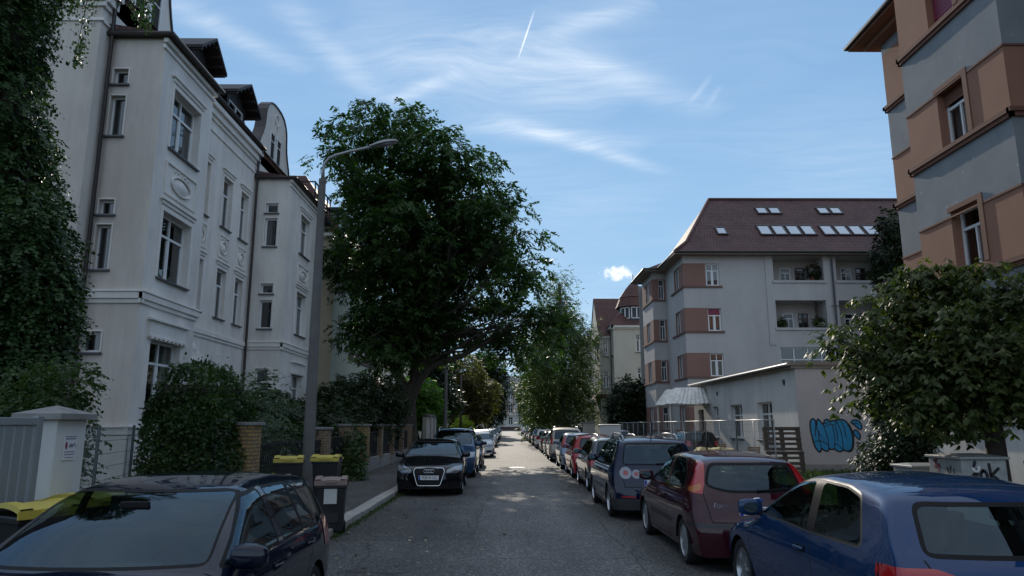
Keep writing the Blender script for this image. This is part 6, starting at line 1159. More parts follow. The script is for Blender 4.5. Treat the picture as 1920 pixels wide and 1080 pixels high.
def wheel(root, x, y, r, w, side, style, full=True):
    F = lambda a, b, h: Vector((x + side * h, y + a, r + b)); n = 30 if full else 16
    t = MB(); t.lathe([(r * .66, -w / 2), (r * .9, -w / 2), (r * .98, -w * .36), (r, -w * .2), (r, w * .2), (r * .98, w * .36), (r * .9, w / 2), (r * .70, w / 2 - .004), (r * .66, w / 2 - .02)], n, F)
    if full:
        for g in (-.25, 0, .25): t.lathe([(r * 1.001, w * g - .006), (r * 1.001, w * g + .006)], n, F)
    wo = t.build('wheel', M_tyre, root, smooth=True, auto=50)
    m = MB(); m.lathe([(r * .66, -w * .1), (r * .70, w / 2 - .012), (r * .66, w / 2 - .006), (r * .63, w / 2 - .03), (r * .60, w * .05)], n, F); R_ = r * .64; h0 = w / 2 - .03
    ns = {'five': 5, 'seven': 7, 'ten': 10, 'cover': 7, 'steel': 0}[style]
    for k in range(ns):
        a = 2 * math.pi * k / ns + .3; ca, sa = math.cos(a), math.sin(a); hw_ = R_ * (.17 if style == 'five' else .12 if style == 'seven' else .085 if style == 'ten' else .25)
        pl = [(.14 * R_, -hw_ * .9), (R_ * .96, -hw_ * (1.25 if style == 'five' else 1)), (R_ * .96, hw_ * (1.25 if style == 'five' else 1)), (.14 * R_, hw_ * .9)]
        m.prism([(p * ca - q * sa, p * sa + q * ca) for p, q in pl], h0 - .025, h0 + (.004 if style != 'cover' else .012), F, top_scale=.88)
    m.lathe([(R_ * .30, h0 - .02), (R_ * .28, h0 + .012), (R_ * .12, h0 + .02), (.001, h0 + .02)], 16, F)
    if style in ('cover', 'steel'): m.lathe([(R_ * .9, h0 - .012), (R_ * .3, h0 + .0), (.001, h0)], n, F)
    m.build('rim', M_cap if style in ('cover', 'steel') else M_rim, wo, smooth=True, auto=35)
    b = MB(); b.lathe([(r * .62, -w * .3), (r * .62, h0 - .055), (.001, h0 - .055)], 16, F); b.lathe([(r * .45, h0 - .05), (r * .45, h0 - .045), (.001, h0 - .045)], 16, F); b.build('brake', M_dash, wo, smooth=True, auto=40)
def plate(root, B, front, zc, text, w=.52, hgt=.11):
    y0 = 5 if front else -5; co, n = B.hit((0, y0, zc), (0, -1 if front else 1, 0)); s = 1 if front else -1; y = co.y + s * .012
    p = MB(); p.box(-w / 2, w / 2, y - .006, y + .006, zc - hgt / 2, zc + hgt / 2); po = p.build('number_plate', M_plate, root, bev=.004)
    b = MB(); bx = (w / 2 - .045, w / 2 - .004) if front else (-w / 2 + .004, -w / 2 + .045); b.box(*bx, y + s * .0062, y + s * .009, zc - hgt / 2 + .004, zc + hgt / 2 - .004); b.build('country_band', M_plateblue, po)
    if text:
        M = Matrix.Translation((-.02 if front else .02, y + s * .0065, zc)) @ (Matrix.Rotation(math.pi, 4, 'Z') if front else Matrix.Identity(4)) @ Matrix.Rotation(math.pi / 2, 4, 'X'); text_mesh('lettering', text, .105, M_black, po, M, .0015, .72)
def mirror(root, x, y, z, side, pm, front=True, sc=1.0):
    m = MB(); prof = [(-.115, .5), (-.10, .85), (-.04, 1.0), (.04, 1.0), (.09, .85), (.115, .55)]; n = 14; vs = []; fs = []
    for i, (u, k) in enumerate(prof):
        for q in range(n):
            a = 2 * math.pi * q / n; sx, sz = math.cos(a), math.sin(a); rx = .065 * k * sc * (abs(sx) ** .6) * (1 if sx > 0 else -1); rz = .078 * k * sc * (abs(sz) ** .7) * (1 if sz > 0 else -1); vs.append(Vector((x + side * (.12 + u) * sc, y + (rx if rx > 0 else rx * .45), z + rz)))
    for i in range(len(prof) - 1):
        for q in range(n): fs.append((i * n + q, i * n + (q + 1) % n, (i + 1) * n + (q + 1) % n, (i + 1) * n + q))
    fs.append(tuple(range(n))); fs.append(tuple((len(prof) - 1) * n + q for q in range(n))); m.add(vs, fs); o = m.build('mirror', pm, root, smooth=True, auto=60)
    f = MB(); f.tube([(x - side * .02, y + .01, z - .06), (x + side * .05, y, z - .05)], .028, 8); f.build('mirror_foot', M_black, o, smooth=True)
    g = MB(); g.prism([(.072 * math.cos(a) * sc * 1.0, .050 * math.sin(a) * sc) for a in [k * math.pi / 8 for k in range(16)]], 0, .003, lambda a, b, h: Vector((x + side * .125 * sc + a, y - .031 * sc - h, z + b))); g.build('mirror_glass', M_mirrorg, o)
CARCACHE = {}; CARMESH = {}
def car(name, label, sp, pm, loc, rz, full=True, group=None, plate_f=None, plate_r=None):
    key = (id(sp), full, plate_f, plate_r)
    if key in CARCACHE:
        pr, ppm = CARCACHE[key]; root = dup(pr, loc, rz, label, group)
        if group is None and 'group' in root: del root['group']
        for o in [*root.children, *[c for k in root.children for c in k.children]]:
            if any(s_.material == ppm for s_ in o.material_slots):
                k2 = (o.data.name, pm.name)
                if k2 not in CARMESH:
                    me = o.data.copy(); CARMESH[k2] = me
                    for i, m_ in enumerate(me.materials):
                        if m_ == ppm: me.materials[i] = pm
                o.data = CARMESH[k2]
        return root, None
    root = thing(name, label, 'car', loc, rz, group); B = Body(sp, 1.0 if full else .6); W = B.W
    if not full: CARCACHE[key] = (root, pm)
    low = sp.get('lowtrim')
    # ids: 0 paint, 1 gap, 2 black trim, 3 glass front, 4 rear glass, 5.. side glass, 10 tail, 11 tail clear, 12 head, 13 grille, 14 bumper trim, 15 amber, 16 door
    if low: 
        for sd in (1, -1): B.region([(B.yR + .6, .1), (B.yF - .6, .1), (B.yF - .6, low), (B.yR + .6, low)], 'yz', 14, sd)
    gi = 20; glasses = []
    for k, w in enumerate(sp['side']):
        po = rpoly(w['p'], w.get('r', .05), 3)
        for sd in (1, -1):
            B.region(po, 'yz', 2 if not w.get('chrome') else 17, sd)
            if w.get('chrome'): B.region(inset(po, .014), 'yz', 2, sd)
            for q in w.get('pillars', ()): B.region(q, 'yz', 2, sd)
            for gl in (w.get('panes') or [w['p']]):
                B.region(rpoly(inset(gl, w.get('in', .02)), max(w.get('r', .05) - .02, .015), 3), 'yz', gi, sd); glasses.append((gi, w.get('dark', False))); gi += 1
    ws = rpoly(sp['wind'], .06, 3); B.region(ws, 'xz', 2, 1); B.region(inset(ws, .016), 'xz', 3, 1)
    rw = rpoly(sp['rear'], sp.get('rr', .08), 4); B.region(rw, 'xz', 2, -1); B.region(inset(rw, sp.get('rin', .05) * .6), 'xz', 4, -1)
    for key, pid in (('tailclear', 11), ('tail', 10), ('amber', 15), ('refl', 18)):
        for plane, p in sp.get(key, ()):
            for sd in (1, -1):
                q = p if plane == 'yz' else [(x * sd, z) for x, z in p]; B.region(rpoly(q, .03, 2), plane, pid, sd if plane == 'yz' else -1, over=None, nx=.3)
    for p in sp.get('head', ()):
        for sd in (1, -1):
            q = p[1] if p[0] == 'yz' else [(x * sd, z) for x, z in p[1]]; B.region(rpoly(q, .03, 2), p[0], 12, sd if p[0] == 'yz' else 1, nx=.5)
    for p in sp.get('grille', ()): B.region(rpoly(p, .02, 2), 'xz', 13, 1)
    for p in sp.get('trimr', ()): B.region(p, 'xz', 14, -1, over=(0, 1))
    for p in sp.get('trims', ()):
        for sd in (1, -1): B.region(p, 'yz', 14, sd, over=(0, 1))
    if full:
        for ln in sp.get('seams', ()):
            for sd in (1, -1): B.strip(ln, .012, 'yz', 1, sd)
        for ln in sp.get('seamr', ()): B.strip(ln, .012, 'xz', 1, -1)
        for ln in sp.get('seamt', ()): B.strip(ln, .009, 'xy', 1, 0)
    B.extract({0, 1, 2, 14, 17}, 'body', [pm, M_seam, M_black, sp.get('trimmat', M_plastic), M_wintrim], root, 0, {1: 1, 2: 2, 14: 3, 17: 4})
    gm = M_carglass if full else M_carglassd
    B.extract({3}, 'windscreen', gm, root, -.002); B.extract({4}, 'rear_window', sp.get('rearmat', gm), root, -.002)
    for g_, dk in glasses: B.extract({g_}, 'side_window', M_carglassd if dk or not full else gm, root, -.002, split=True)
    for pid, nm, m, of in ((10, 'tail_light', M_tail, .006), (11, 'tail_light_lens', M_tailw, .008), (12, 'headlight', M_head, .004), (13, 'grille', M_black, -.012), (15, 'indicator', M_amber, .006), (18, 'reflector', M_tail, .004)): B.extract({pid}, nm, m, root, of, split=pid != 13)
    # roof joins: dark liner under the skin, floor, arch liners
    li = MB(); li.box(-W * .80, W * .80, B.yR + .25, B.yF - .25, .17, .24); 
    for ya in B.arch:
        for sd in (1, -1):
            n = 12; F = lambda a, b, h: Vector((sd * h, ya + a, sp.get('wr', .31) + b)); R_ = B.ra + .012; vs = []; fs = []
            for k in range(n + 1): a = math.pi * k / n; vs += [F(R_ * math.cos(a), R_ * math.sin(a), W * .99), F(R_ * math.cos(a), R_ * math.sin(a), W * .55)]
            for k in range(n): fs.append((2 * k, 2 * k + 1, 2 * k + 3, 2 * k + 2))
            c = len(vs); vs.append(F(0, -.1, W * .55)); fs += [(2 * k + 1, 2 * k + 3, c) for k in range(n)]; li.add(vs, fs)
    li.build('underbody', M_black, root, fix=False)
    for ya in B.arch:
        for sd in (1, -1): wheel(root, sd * (W - .125), ya, sp.get('wr', .31), .2, sd, sp.get('wheel', 'five'), full)
    mx = sp['mirror']
    for sd in (1, -1): mirror(root, sd * (B.hw(mx[0], mx[1]) - .03), mx[0], mx[1] + .05, sd, sp.get('mirmat', pm), True, sp.get('mirsc', 1.0))
    for (y, z, l) in sp.get('handles', ()):
        for sd in (1, -1):
            x = B.hw(y, z); h = MB(); h.box(sd * x - .004, sd * x + .004, y - l / 2 - .02, y + l / 2 + .02, z - .035, z + .03); ho = h.build('handle', M_black if full else pm, root, bev=.003)
            g = MB(); g.tube([(sd * (x + .006), y - l / 2, z + .006), (sd * (x + .028), y - l / 2 + .03, z + .008), (sd * (x + .03), y, z + .008), (sd * (x + .028), y + l / 2 - .03, z + .008), (sd * (x + .006), y + l / 2, z + .006)], .013, 8, squash=1.2); g.build('grip', pm, ho, smooth=True)
    if plate_f is not None: plate(root, B, True, sp.get('pzf', .42), plate_f)
    if plate_r is not None: plate(root, B, False, sp.get('pzr', .72), plate_r)
    if full or sp.get('seatsfar'):
        yd = sp.get('dash', .62); d = MB(); d.box(-W * .80, W * .80, yd - .12, yd + .35, .70, .90); d.box(-W * .34, W * .02, yd - .22, yd - .1, .80, .95) ; d.build('dashboard', M_dash, root, bev=.04)
        st = MB(); st.tube([(-.36 + .185 * math.cos(a), yd - .30 + .07 * math.sin(a), .88 + .17 * math.sin(a)) for a in [k * math.pi / 12 for k in range(25)]], .016, 8, cap=False); st.tube([(-.36, yd - .30, .88), (-.36, yd - .05, .80)], .03, 8); st.tube([(-.53, yd - .30, .88), (-.19, yd - .30, .88)], .02, 6); st.build('steering_wheel', M_black, root, smooth=True)
        def seat(x, y, w, nh):
            s_ = MB(); s_.box(x - w / 2, x + w / 2, y - .05, y + .45, .36, .52)
            s_.add([Vector(p) for p in ((x - w / 2, y - .02, .48), (x + w / 2, y - .02, .48), (x + w / 2, y + .10, .48), (x - w / 2, y + .10, .48), (x - w * .43, y - .22, 1.08), (x + w * .43, y - .22, 1.08), (x + w * .43, y - .13, 1.08), (x - w * .43, y - .13, 1.08))], [(3, 2, 1, 0), (4, 5, 6, 7), (0, 1, 5, 4), (1, 2, 6, 5), (2, 3, 7, 6), (3, 0, 4, 7)]); so = s_.build('seat', sp.get('seatmat', M_seat), root, bev=.05)
            h_ = MB()
            for k in range(nh): hx = x + (k - (nh - 1) / 2) * (w * .6 / max(nh - 1, 1) if nh > 1 else 0); h_.box(hx - .125, hx + .125, y - .235, y - .15, 1.12, 1.29); h_.tube([(hx - .05, y - .2, 1.05), (hx - .05, y - .2, 1.15)], .008, 6); h_.tube([(hx + .05, y - .2, 1.05), (hx + .05, y - .2, 1.15)], .008, 6)
            h_.build('headrest', sp.get('seatmat', M_seat), so, bev=.035)
        ys = sp.get('seaty', -.12); seat(-.36, ys, .5, 1); seat(.36, ys, .5, 1); seat(0, ys - .88, 1.2, 2)
        if full: mi = MB(); mi.box(-.10, .10, yd - .36, yd - .33, 1.255, 1.31); mi.build('rear_mirror', M_black, root, bev=.01)
    if sp.get('wiper_f'):
        y0_ = 5
        for (x0, z0, x1, z1) in sp['wiper_f']:
            pts = []
            for k in range(7):
                x = x0 + (x1 - x0) * k / 6; z = z0 + (z1 - z0) * k / 6; c, n = B.hit((x, 5, z), (0, -1, 0))
                if c: pts.append(c + n * .012)
            wp = MB(); wp.tube(pts, .009, 5); wp.build('wiper', M_black, root, smooth=True)
    if sp.get('wiper_r'):
        x0, z0, x1, z1 = sp['wiper_r']; pts = []
        for k in range(7):
            x = x0 + (x1 - x0) * k / 6; z = z0 + (z1 - z0) * k / 6; c, n = B.hit((x, -5, z), (0, 1, 0))
            if c: pts.append(c + n * .02)
        wp = MB(); wp.tube(pts, [.02] + [.011] * (len(pts) - 1), 6); wp.build('wiper', M_black, root, smooth=True)
    if sp.get('rails'):
        for sd in (1, -1):
            y0_, y1_ = sp['rails']; pts = []
            for k in range(13):
                y = y0_ + (y1_ - y0_) * k / 12; x = sd * (B.hw(y, 1.45) * .80); c, n = B.hit((x, y, 3), (0, 0, -1)); 
                if c: pts.append(c + Vector((0, 0, .075 * min(1, min(k, 12 - k) / 1.2))))
            rl = MB(); rl.tube(pts, .018, 8); rl.build('roof_rail', M_alu, root, smooth=True)
    if sp.get('aerial'):
        y = sp['aerial']; c, n = B.hit((0, y, 3), (0, 0, -1)); an = MB(); an.tube([c, c + Vector((0, -.10, .38))], [.012, .004], 6); an.build('aerial', M_black, root)
    return root, B

BT = [(.18, .93), (.30, .965), (.45, .99), (.60, 1.0), (.74, .99), (.86, .965), (.96, .935), (1.36, .735), (1.6, .60)]
CURVE = lambda f=.24, r=.14: [(-2.2, r), (-1.75, r * .7), (-1.2, .03), (-.6, 0), (0, .02), (.5, .09), (1.0, .11), (1.5, .13), (1.85, f * .85), (2.2, f)]
CROWN = [(-2.2, .02), (-1.7, .03), (-1.3, .045), (0, .05), (.9, .05), (1.4, .06), (1.9, .05), (2.2, .02)]
RAD = [(-2.2, .05), (-1.7, .08), (-1.2, .11), (0, .11), (.6, .10), (1.2, .12), (1.8, .10), (2.2, .05)]
GOLF = dict(w=1.735, prof=[(2.075, .20), (2.073, .36), (2.065, .50), (2.03, .60), (1.97, .68), (1.88, .745), (1.6, .82), (1.25, .895), (.98, .945), (.90, .985), (.55, 1.19), (.22, 1.345), (.02, 1.40), (-.35, 1.44), (-.9, 1.44), (-1.4, 1.40), (-1.62, 1.375), (-1.70, 1.335), (-1.84, 1.10), (-1.93, .96), (-1.985, .84), (-2.05, .62), (-2.07, .5), (-2.073, .36), (-2.075, .20)],
    B=BT, curve=CURVE(), crown=CROWN, rad=RAD, arch=(1.27, -1.245), ra=.335, wr=.305,
    side=[dict(p=[(.80, .945), (.10, 1.335), (-.21, 1.365), (-.26, .94)], r=.05), dict(p=[(-.35, .94), (-.29, 1.365), (-.85, 1.355), (-1.05, 1.30), (-1.30, .99), (-1.28, .955)], r=.05, panes=[[(-.35, .94), (-.29, 1.365), (-.84, 1.355), (-.93, .945)], [(-.93, .945), (-.87, 1.355), (-1.05, 1.30), (-1.30, .99), (-1.28, .955)]])],
    wind=[(-.70, .965), (.70, .965), (.59, 1.37), (-.59, 1.37)], rear=[(-.60, .99), (.60, .99), (.53, 1.31), (-.53, 1.31)], rin=.04,
    tail=[('xz', [(.55, .72), (.86, .72), (.86, .96), (.60, .96)]), ('yz', [(-1.80, .72), (-2.2, .70), (-2.2, .97), (-1.86, .96)])], head=[('xz', [(.45, .56), (.85, .58), (.85, .72), (.47, .70)]), ('yz', [(1.78, .6), (2.2, .55), (2.2, .72), (1.80, .74)])], grille=[[(-.40, .57), (.40, .57), (.41, .68), (-.41, .68)], [(-.6, .24), (.6, .24), (.6, .34), (-.6, .34)]],
    trims=[[(-.82, .50), (.80, .50), (.80, .555), (-.82, .555)]], seams=[[(.86, .93), (.90, .7), (.86, .26)], [(-.30, .93), (-.30, .7), (-.30, .26)], [(-1.22, .95), (-1.10, .75), (-.90, .55), (-.86, .28)], [(.86, .25), (-.86, .25)]], seamr=[[(-.60, .68), (.60, .68)]], mirror=(.66, .95), handles=[(-.12, .80, .17), (-1.02, .82, .17)], mirmat=None, dash=.70, seaty=-.10, pzf=.42, wheel='five', trimmat=M_plastic)
FOCUS = dict(w=1.70, prof=[(2.07, .20), (2.068, .40), (2.05, .52), (2.0, .64), (1.85, .74), (1.5, .85), (1.15, .93), (1.04, .965), (.6, 1.20), (.22, 1.37), (0, 1.415), (-.4, 1.44), (-1.0, 1.425), (-1.38, 1.385), (-1.58, 1.345), (-1.67, 1.29), (-1.83, 1.02), (-1.88, .92), (-1.93, .84), (-1.99, .68), (-2.06, .585), (-2.085, .54), (-2.09, .36), (-2.092, .20)],
    B=[(.18, .93), (.30, .965), (.45, .99), (.60, 1.0), (.74, .995), (.86, .97), (.96, .94), (1.36, .72), (1.6, .60)], curve=CURVE(.26, .17), crown=CROWN, rad=RAD, arch=(1.29, -1.325), ra=.33, wr=.30,
    side=[dict(p=[(.86, .965), (.12, 1.345), (-.20, 1.375), (-.34, .945)], r=.05), dict(p=[(-.42, .945), (-.28, 1.375), (-.85, 1.355), (-1.22, 1.18), (-1.34, 1.02), (-1.30, .965)], r=.07)],
    wind=[(-.68, .985), (.68, .985), (.56, 1.37), (-.56, 1.37)], rear=[(-.63, 1.02), (-.35, .945), (.35, .945), (.63, 1.02), (.52, 1.315), (-.52, 1.315)], rin=.055, rr=.10,
    tail=[('xz', [(.63, 1.0), (.78, .93), (.83, 1.0), (.70, 1.34), (.555, 1.33)]), ('yz', [(-1.50, 1.33), (-1.60, 1.10), (-1.70, .94), (-1.95, .90), (-1.66, 1.36)])], amber=[('xz', [(.66, .985), (.78, .94), (.80, 1.0), (.655, 1.06)])],
    head=[('xz', [(.4, .58), (.84, .6), (.84, .78), (.6, .74)]), ('yz', [(1.72, .66), (2.2, .55), (2.2, .78), (1.75, .80)])], grille=[[(-.30, .58), (.30, .58), (.26, .66), (-.26, .66)]],
    trimr=[[(-.84, .535), (.84, .535), (.84, .585), (-.84, .585)]], trims=[[(-.80, .46), (.70, .46), (.70, .535), (-.80, .535)]], seams=[[(.98, .93), (.98, .7), (.90, .25)], [(-.42, .93), (-.50, .7), (-.52, .26)], [(.90, .25), (-.60, .25)]], seamr=[[(-.66, .95), (-.60, .60)], [(.66, .95), (.60, .60)], [(-.60, .60), (.60, .60)], [(.0, .20), (.001, .2)]], mirror=(.74, .96), handles=[(-.30, .80, .17)], dash=.74, seaty=-.08, pzr=.735, wheel='cover', wiper_r=(.02, .965, .50, .99), aerial=.3, rearmat=None)
A3 = dict(w=1.765, prof=[(2.105, .20), (2.10, .40), (2.085, .54), (2.03, .66), (1.93, .74), (1.6, .84), (1.2, .92), (1.02, .96), (.94, .995), (.6, 1.175), (.25, 1.325), (.0, 1.385), (-.35, 1.42), (-.85, 1.415), (-1.15, 1.39), (-1.42, 1.352), (-1.53, 1.305), (-1.74, 1.11), (-1.89, .97), (-1.955, .90), (-2.02, .72), (-2.085, .60), (-2.10, .45), (-2.105, .20)],
    B=[(.18, .93), (.30, .965), (.45, .985), (.60, .995), (.72, 1.0), (.80, .985), (.90, .955), (.965, .93), (1.34, .74), (1.6, .60)], curve=CURVE(.30, .18), crown=CROWN, rad=RAD, arch=(1.31, -1.265), ra=.345, wr=.318,
    side=[dict(p=[(.90, .955), (.52, 1.165), (.12, 1.325), (-.28, 1.36), (-.82, 1.345), (-1.08, 1.295), (-1.30, .985), (-1.26, .94), (-.42, .93)], r=.07, chrome=True, pillars=[[(-.36, .945), (-.24, 1.337), (-.39, 1.337), (-.51, .945)]], panes=[[(.88, .955), (.52, 1.155), (.12, 1.315), (-.26, 1.35), (-.38, .935)], [(-.49, .935), (-.37, 1.35), (-.82, 1.335), (-1.08, 1.285), (-1.29, .985), (-1.25, .945)]])],
    wind=[(-.70, .985), (.70, .985), (.58, 1.345), (-.58, 1.345)], rear=[(-.66, .965), (.66, .965), (.545, 1.285), (-.545, 1.285)], rin=.045,
    tail=[('xz', [(.44, .75), (.885, .73), (.885, .90), (.62, .91), (.46, .85)])], head=[('xz', [(.44, .58), (.70, .57), (.86, .66), (.86, .76), (.66, .74), (.46, .66)]), ('yz', [(1.68, .75), (1.80, .64), (2.2, .57), (2.2, .76), (1.72, .79)])],
    grille=[[(-.36, .70), (.36, .70), (.40, .62), (.29, .27), (-.29, .27), (-.40, .62)], [(.48, .26), (.80, .28), (.80, .40), (.48, .38)], [(-.48, .26), (-.80, .28), (-.80, .40), (-.48, .38)]],
    seams=[[(.96, .93), (1.0, .7), (.90, .27)], [(-.44, .925), (-.52, .7), (-.52, .28)], [(.90, .27), (-.52, .27)]], seamr=[[(-.66, .95), (-.60, .70), (.60, .70), (.66, .95)]], seamt=[[(-.58, -1.22), (.58, -1.22)]], mirror=(.76, .955), handles=[(-.30, .79, .18)], dash=.72, seaty=-.08, pzf=.47, pzr=.80, wheel='seven', trimmat=M_plastic)
PLUS = dict(w=1.76, prof=[(2.10, .20), (2.095, .42), (2.07, .58), (2.0, .72), (1.85, .82), (1.5, .93), (1.25, 1.0), (1.15, 1.04), (.7, 1.30), (.35, 1.48), (.1, 1.545), (-.3, 1.58), (-.9, 1.58), (-1.45, 1.545), (-1.75, 1.50), (-1.83, 1.45), (-1.95, 1.12), (-1.99, 1.02), (-2.02, .9), (-2.06, .7), (-2.10, .56), (-2.105, .4), (-2.105, .20)],
    B=[(.18, .93), (.30, .965), (.45, .99), (.65, 1.0), (.82, .99), (.95, .965), (1.05, .935), (1.5, .76), (1.7, .68)], curve=CURVE(.24, .13), crown=CROWN, rad=RAD, arch=(1.31, -1.265), ra=.345, wr=.318, lowtrim=.27,
    side=[dict(p=[(1.0, 1.02), (.25, 1.46), (-.20, 1.50), (-.25, 1.0)], r=.05), dict(p=[(-.33, 1.0), (-.29, 1.50), (-1.05, 1.48), (-1.45, 1.44), (-1.62, 1.08), (-1.58, 1.03)], r=.06, panes=[[(-.33, 1.0), (-.29, 1.50), (-1.05, 1.48), (-1.10, 1.01)], [(-1.10, 1.01), (-1.08, 1.48), (-1.45, 1.44), (-1.62, 1.08), (-1.58, 1.03)]])],
    wind=[(-.70, 1.06), (.70, 1.06), (.60, 1.50), (-.60, 1.50)], rear=[(-.66, 1.03), (.66, 1.03), (.58, 1.45), (-.58, 1.45)], rin=.04, tailclear=[('xz', [(.60 + .115 * math.cos(a), .885 + .115 * math.sin(a)) for a in [k * math.pi / 8 for k in range(16)]]), ('xz', [(.40 + .085 * math.cos(a), .865 + .085 * math.sin(a)) for a in [k * math.pi / 8 for k in range(16)]])],
    tail=[('xz', [(.60 + .05 * math.cos(a), .885 + .05 * math.sin(a)) for a in [k * math.pi / 8 for k in range(16)]]), ('xz', [(.40 + .042 * math.cos(a), .865 + .042 * math.sin(a)) for a in [k * math.pi / 8 for k in range(16)]])], refl=[('xz', [(.42, .42), (.70, .43), (.70, .46), (.42, .45)])], head=[('xz', [(.48, .64), (.84, .66), (.84, .82), (.52, .80)])], grille=[[(-.40, .64), (.40, .64), (.40, .76), (-.40, .76)]], trimr=[[(-.9, .2), (.9, .2), (.9, .40), (-.9, .40)]], trims=[[(-.82, .52), (.82, .52), (.82, .56), (-.82, .56)]],
    seams=[[(1.0, .98), (1.0, .7), (.9, .27)], [(-.29, .98), (-.30, .27)], [(-1.5, 1.0), (-1.15, .75), (-.92, .5), (-.88, .28)]], seamr=[[(-.70, 1.0), (-.62, .62), (.62, .62), (.70, 1.0)]], mirror=(.82, 1.02), handles=[(-.10, .86, .17), (-1.05, .87, .17)], dash=.8, rails=(.1, -1.5), aerial=-1.55, wheel='five', pzr=.70, wiper_r=(0, 1.05, .5, 1.07))
def variant(base, sy=1.0, sz=1.0, **kw):
    d = dict(base); d['prof'] = [(y * sy, z * sz if z > .3 else z) for y, z in base['prof']]; d['arch'] = tuple(a * sy for a in base['arch']); f2 = lambda L_: [(a * sy, b * sz) for a, b in L_]; g2 = lambda L_: [(a, b * sz) for a, b in L_]
    d['B'] = [(z * sz if z > .5 else z, v) for z, v in base['B']]; d['curve'] = [(y * sy, v) for y, v in base['curve']]; d['crown'] = [(y * sy, v) for y, v in base['crown']]; d['rad'] = [(y * sy, v) for y, v in base['rad']]
    d['side'] = [dict(w, p=f2(w['p']), **({'panes': [f2(q) for q in w['panes']]} if w.get('panes') else {})) for w in base['side']]; d['wind'] = g2(base['wind']); d['rear'] = g2(base['rear'])
    for k in ('tail', 'tailclear', 'amber', 'head', 'refl'):
        if k in base: d[k] = [(p, f2(q) if p == 'yz' else g2(q)) for p, q in base[k]]
    d['mirror'] = (base['mirror'][0] * sy, base['mirror'][1] * sz); d['handles'] = [(y * sy, z * sz, l) for y, z, l in base['handles']]; d['seams'] = [f2(q) for q in base['seams']]; d.pop('wiper_r', None); d.pop('wiper_f', None); d['trims'] = [f2(q) for q in base.get('trims', ())]; d['trimr'] = [g2(q) for q in base.get('trimr', ())]
    d.update(kw); return d
for s_ in (GOLF, FOCUS, A3, PLUS):
    s_.setdefault('mirmat', None); 
    if s_['mirmat'] is None: s_.pop('mirmat')
    if s_.get('rearmat', 1) is None: s_.pop('rearmat')
# ================================================================ street furniture and garden edges
M_yb = brick_mat('yellow_brick', (0.40, 0.255, 0.10), (0.33, 0.20, 0.085), (0.12, 0.105, 0.085)); M_pb = brick_mat('worn_brick', (0.33, 0.225, 0.135), (0.27, 0.18, 0.11), (0.13, 0.115, 0.10))
M_pillar = mat('pillar_render', (0.60, 0.61, 0.60), 0.85, var=.1, vscale=1.5, bump=.2, bscale=50, streak=.12); M_gate = mat('gate_grey', (0.26, 0.285, 0.30), 0.5, .3, var=.1)
M_capst = mat('cap_stone', (0.24, 0.235, 0.225), 0.9, var=.3, vscale=4, bump=.5, bscale=40)
M_bin = mat('bin_plastic', (0.014, 0.015, 0.018), 0.42, var=.2, vscale=4); M_brown = mat('bin_lid_brown', (0.22, 0.15, 0.125), 0.5, var=.12, vscale=5); M_sticker = mat('sticker', (0.50, 0.50, 0.48), 0.5, var=.2, vscale=30); M_paper = mat('sign_white', (0.62, 0.62, 0.66), 0.5); M_signred = mat('sign_red', (0.20, 0.015, 0.05), 0.5); M_signgrey = mat('sign_print', (0.16, 0.16, 0.24), 0.6)
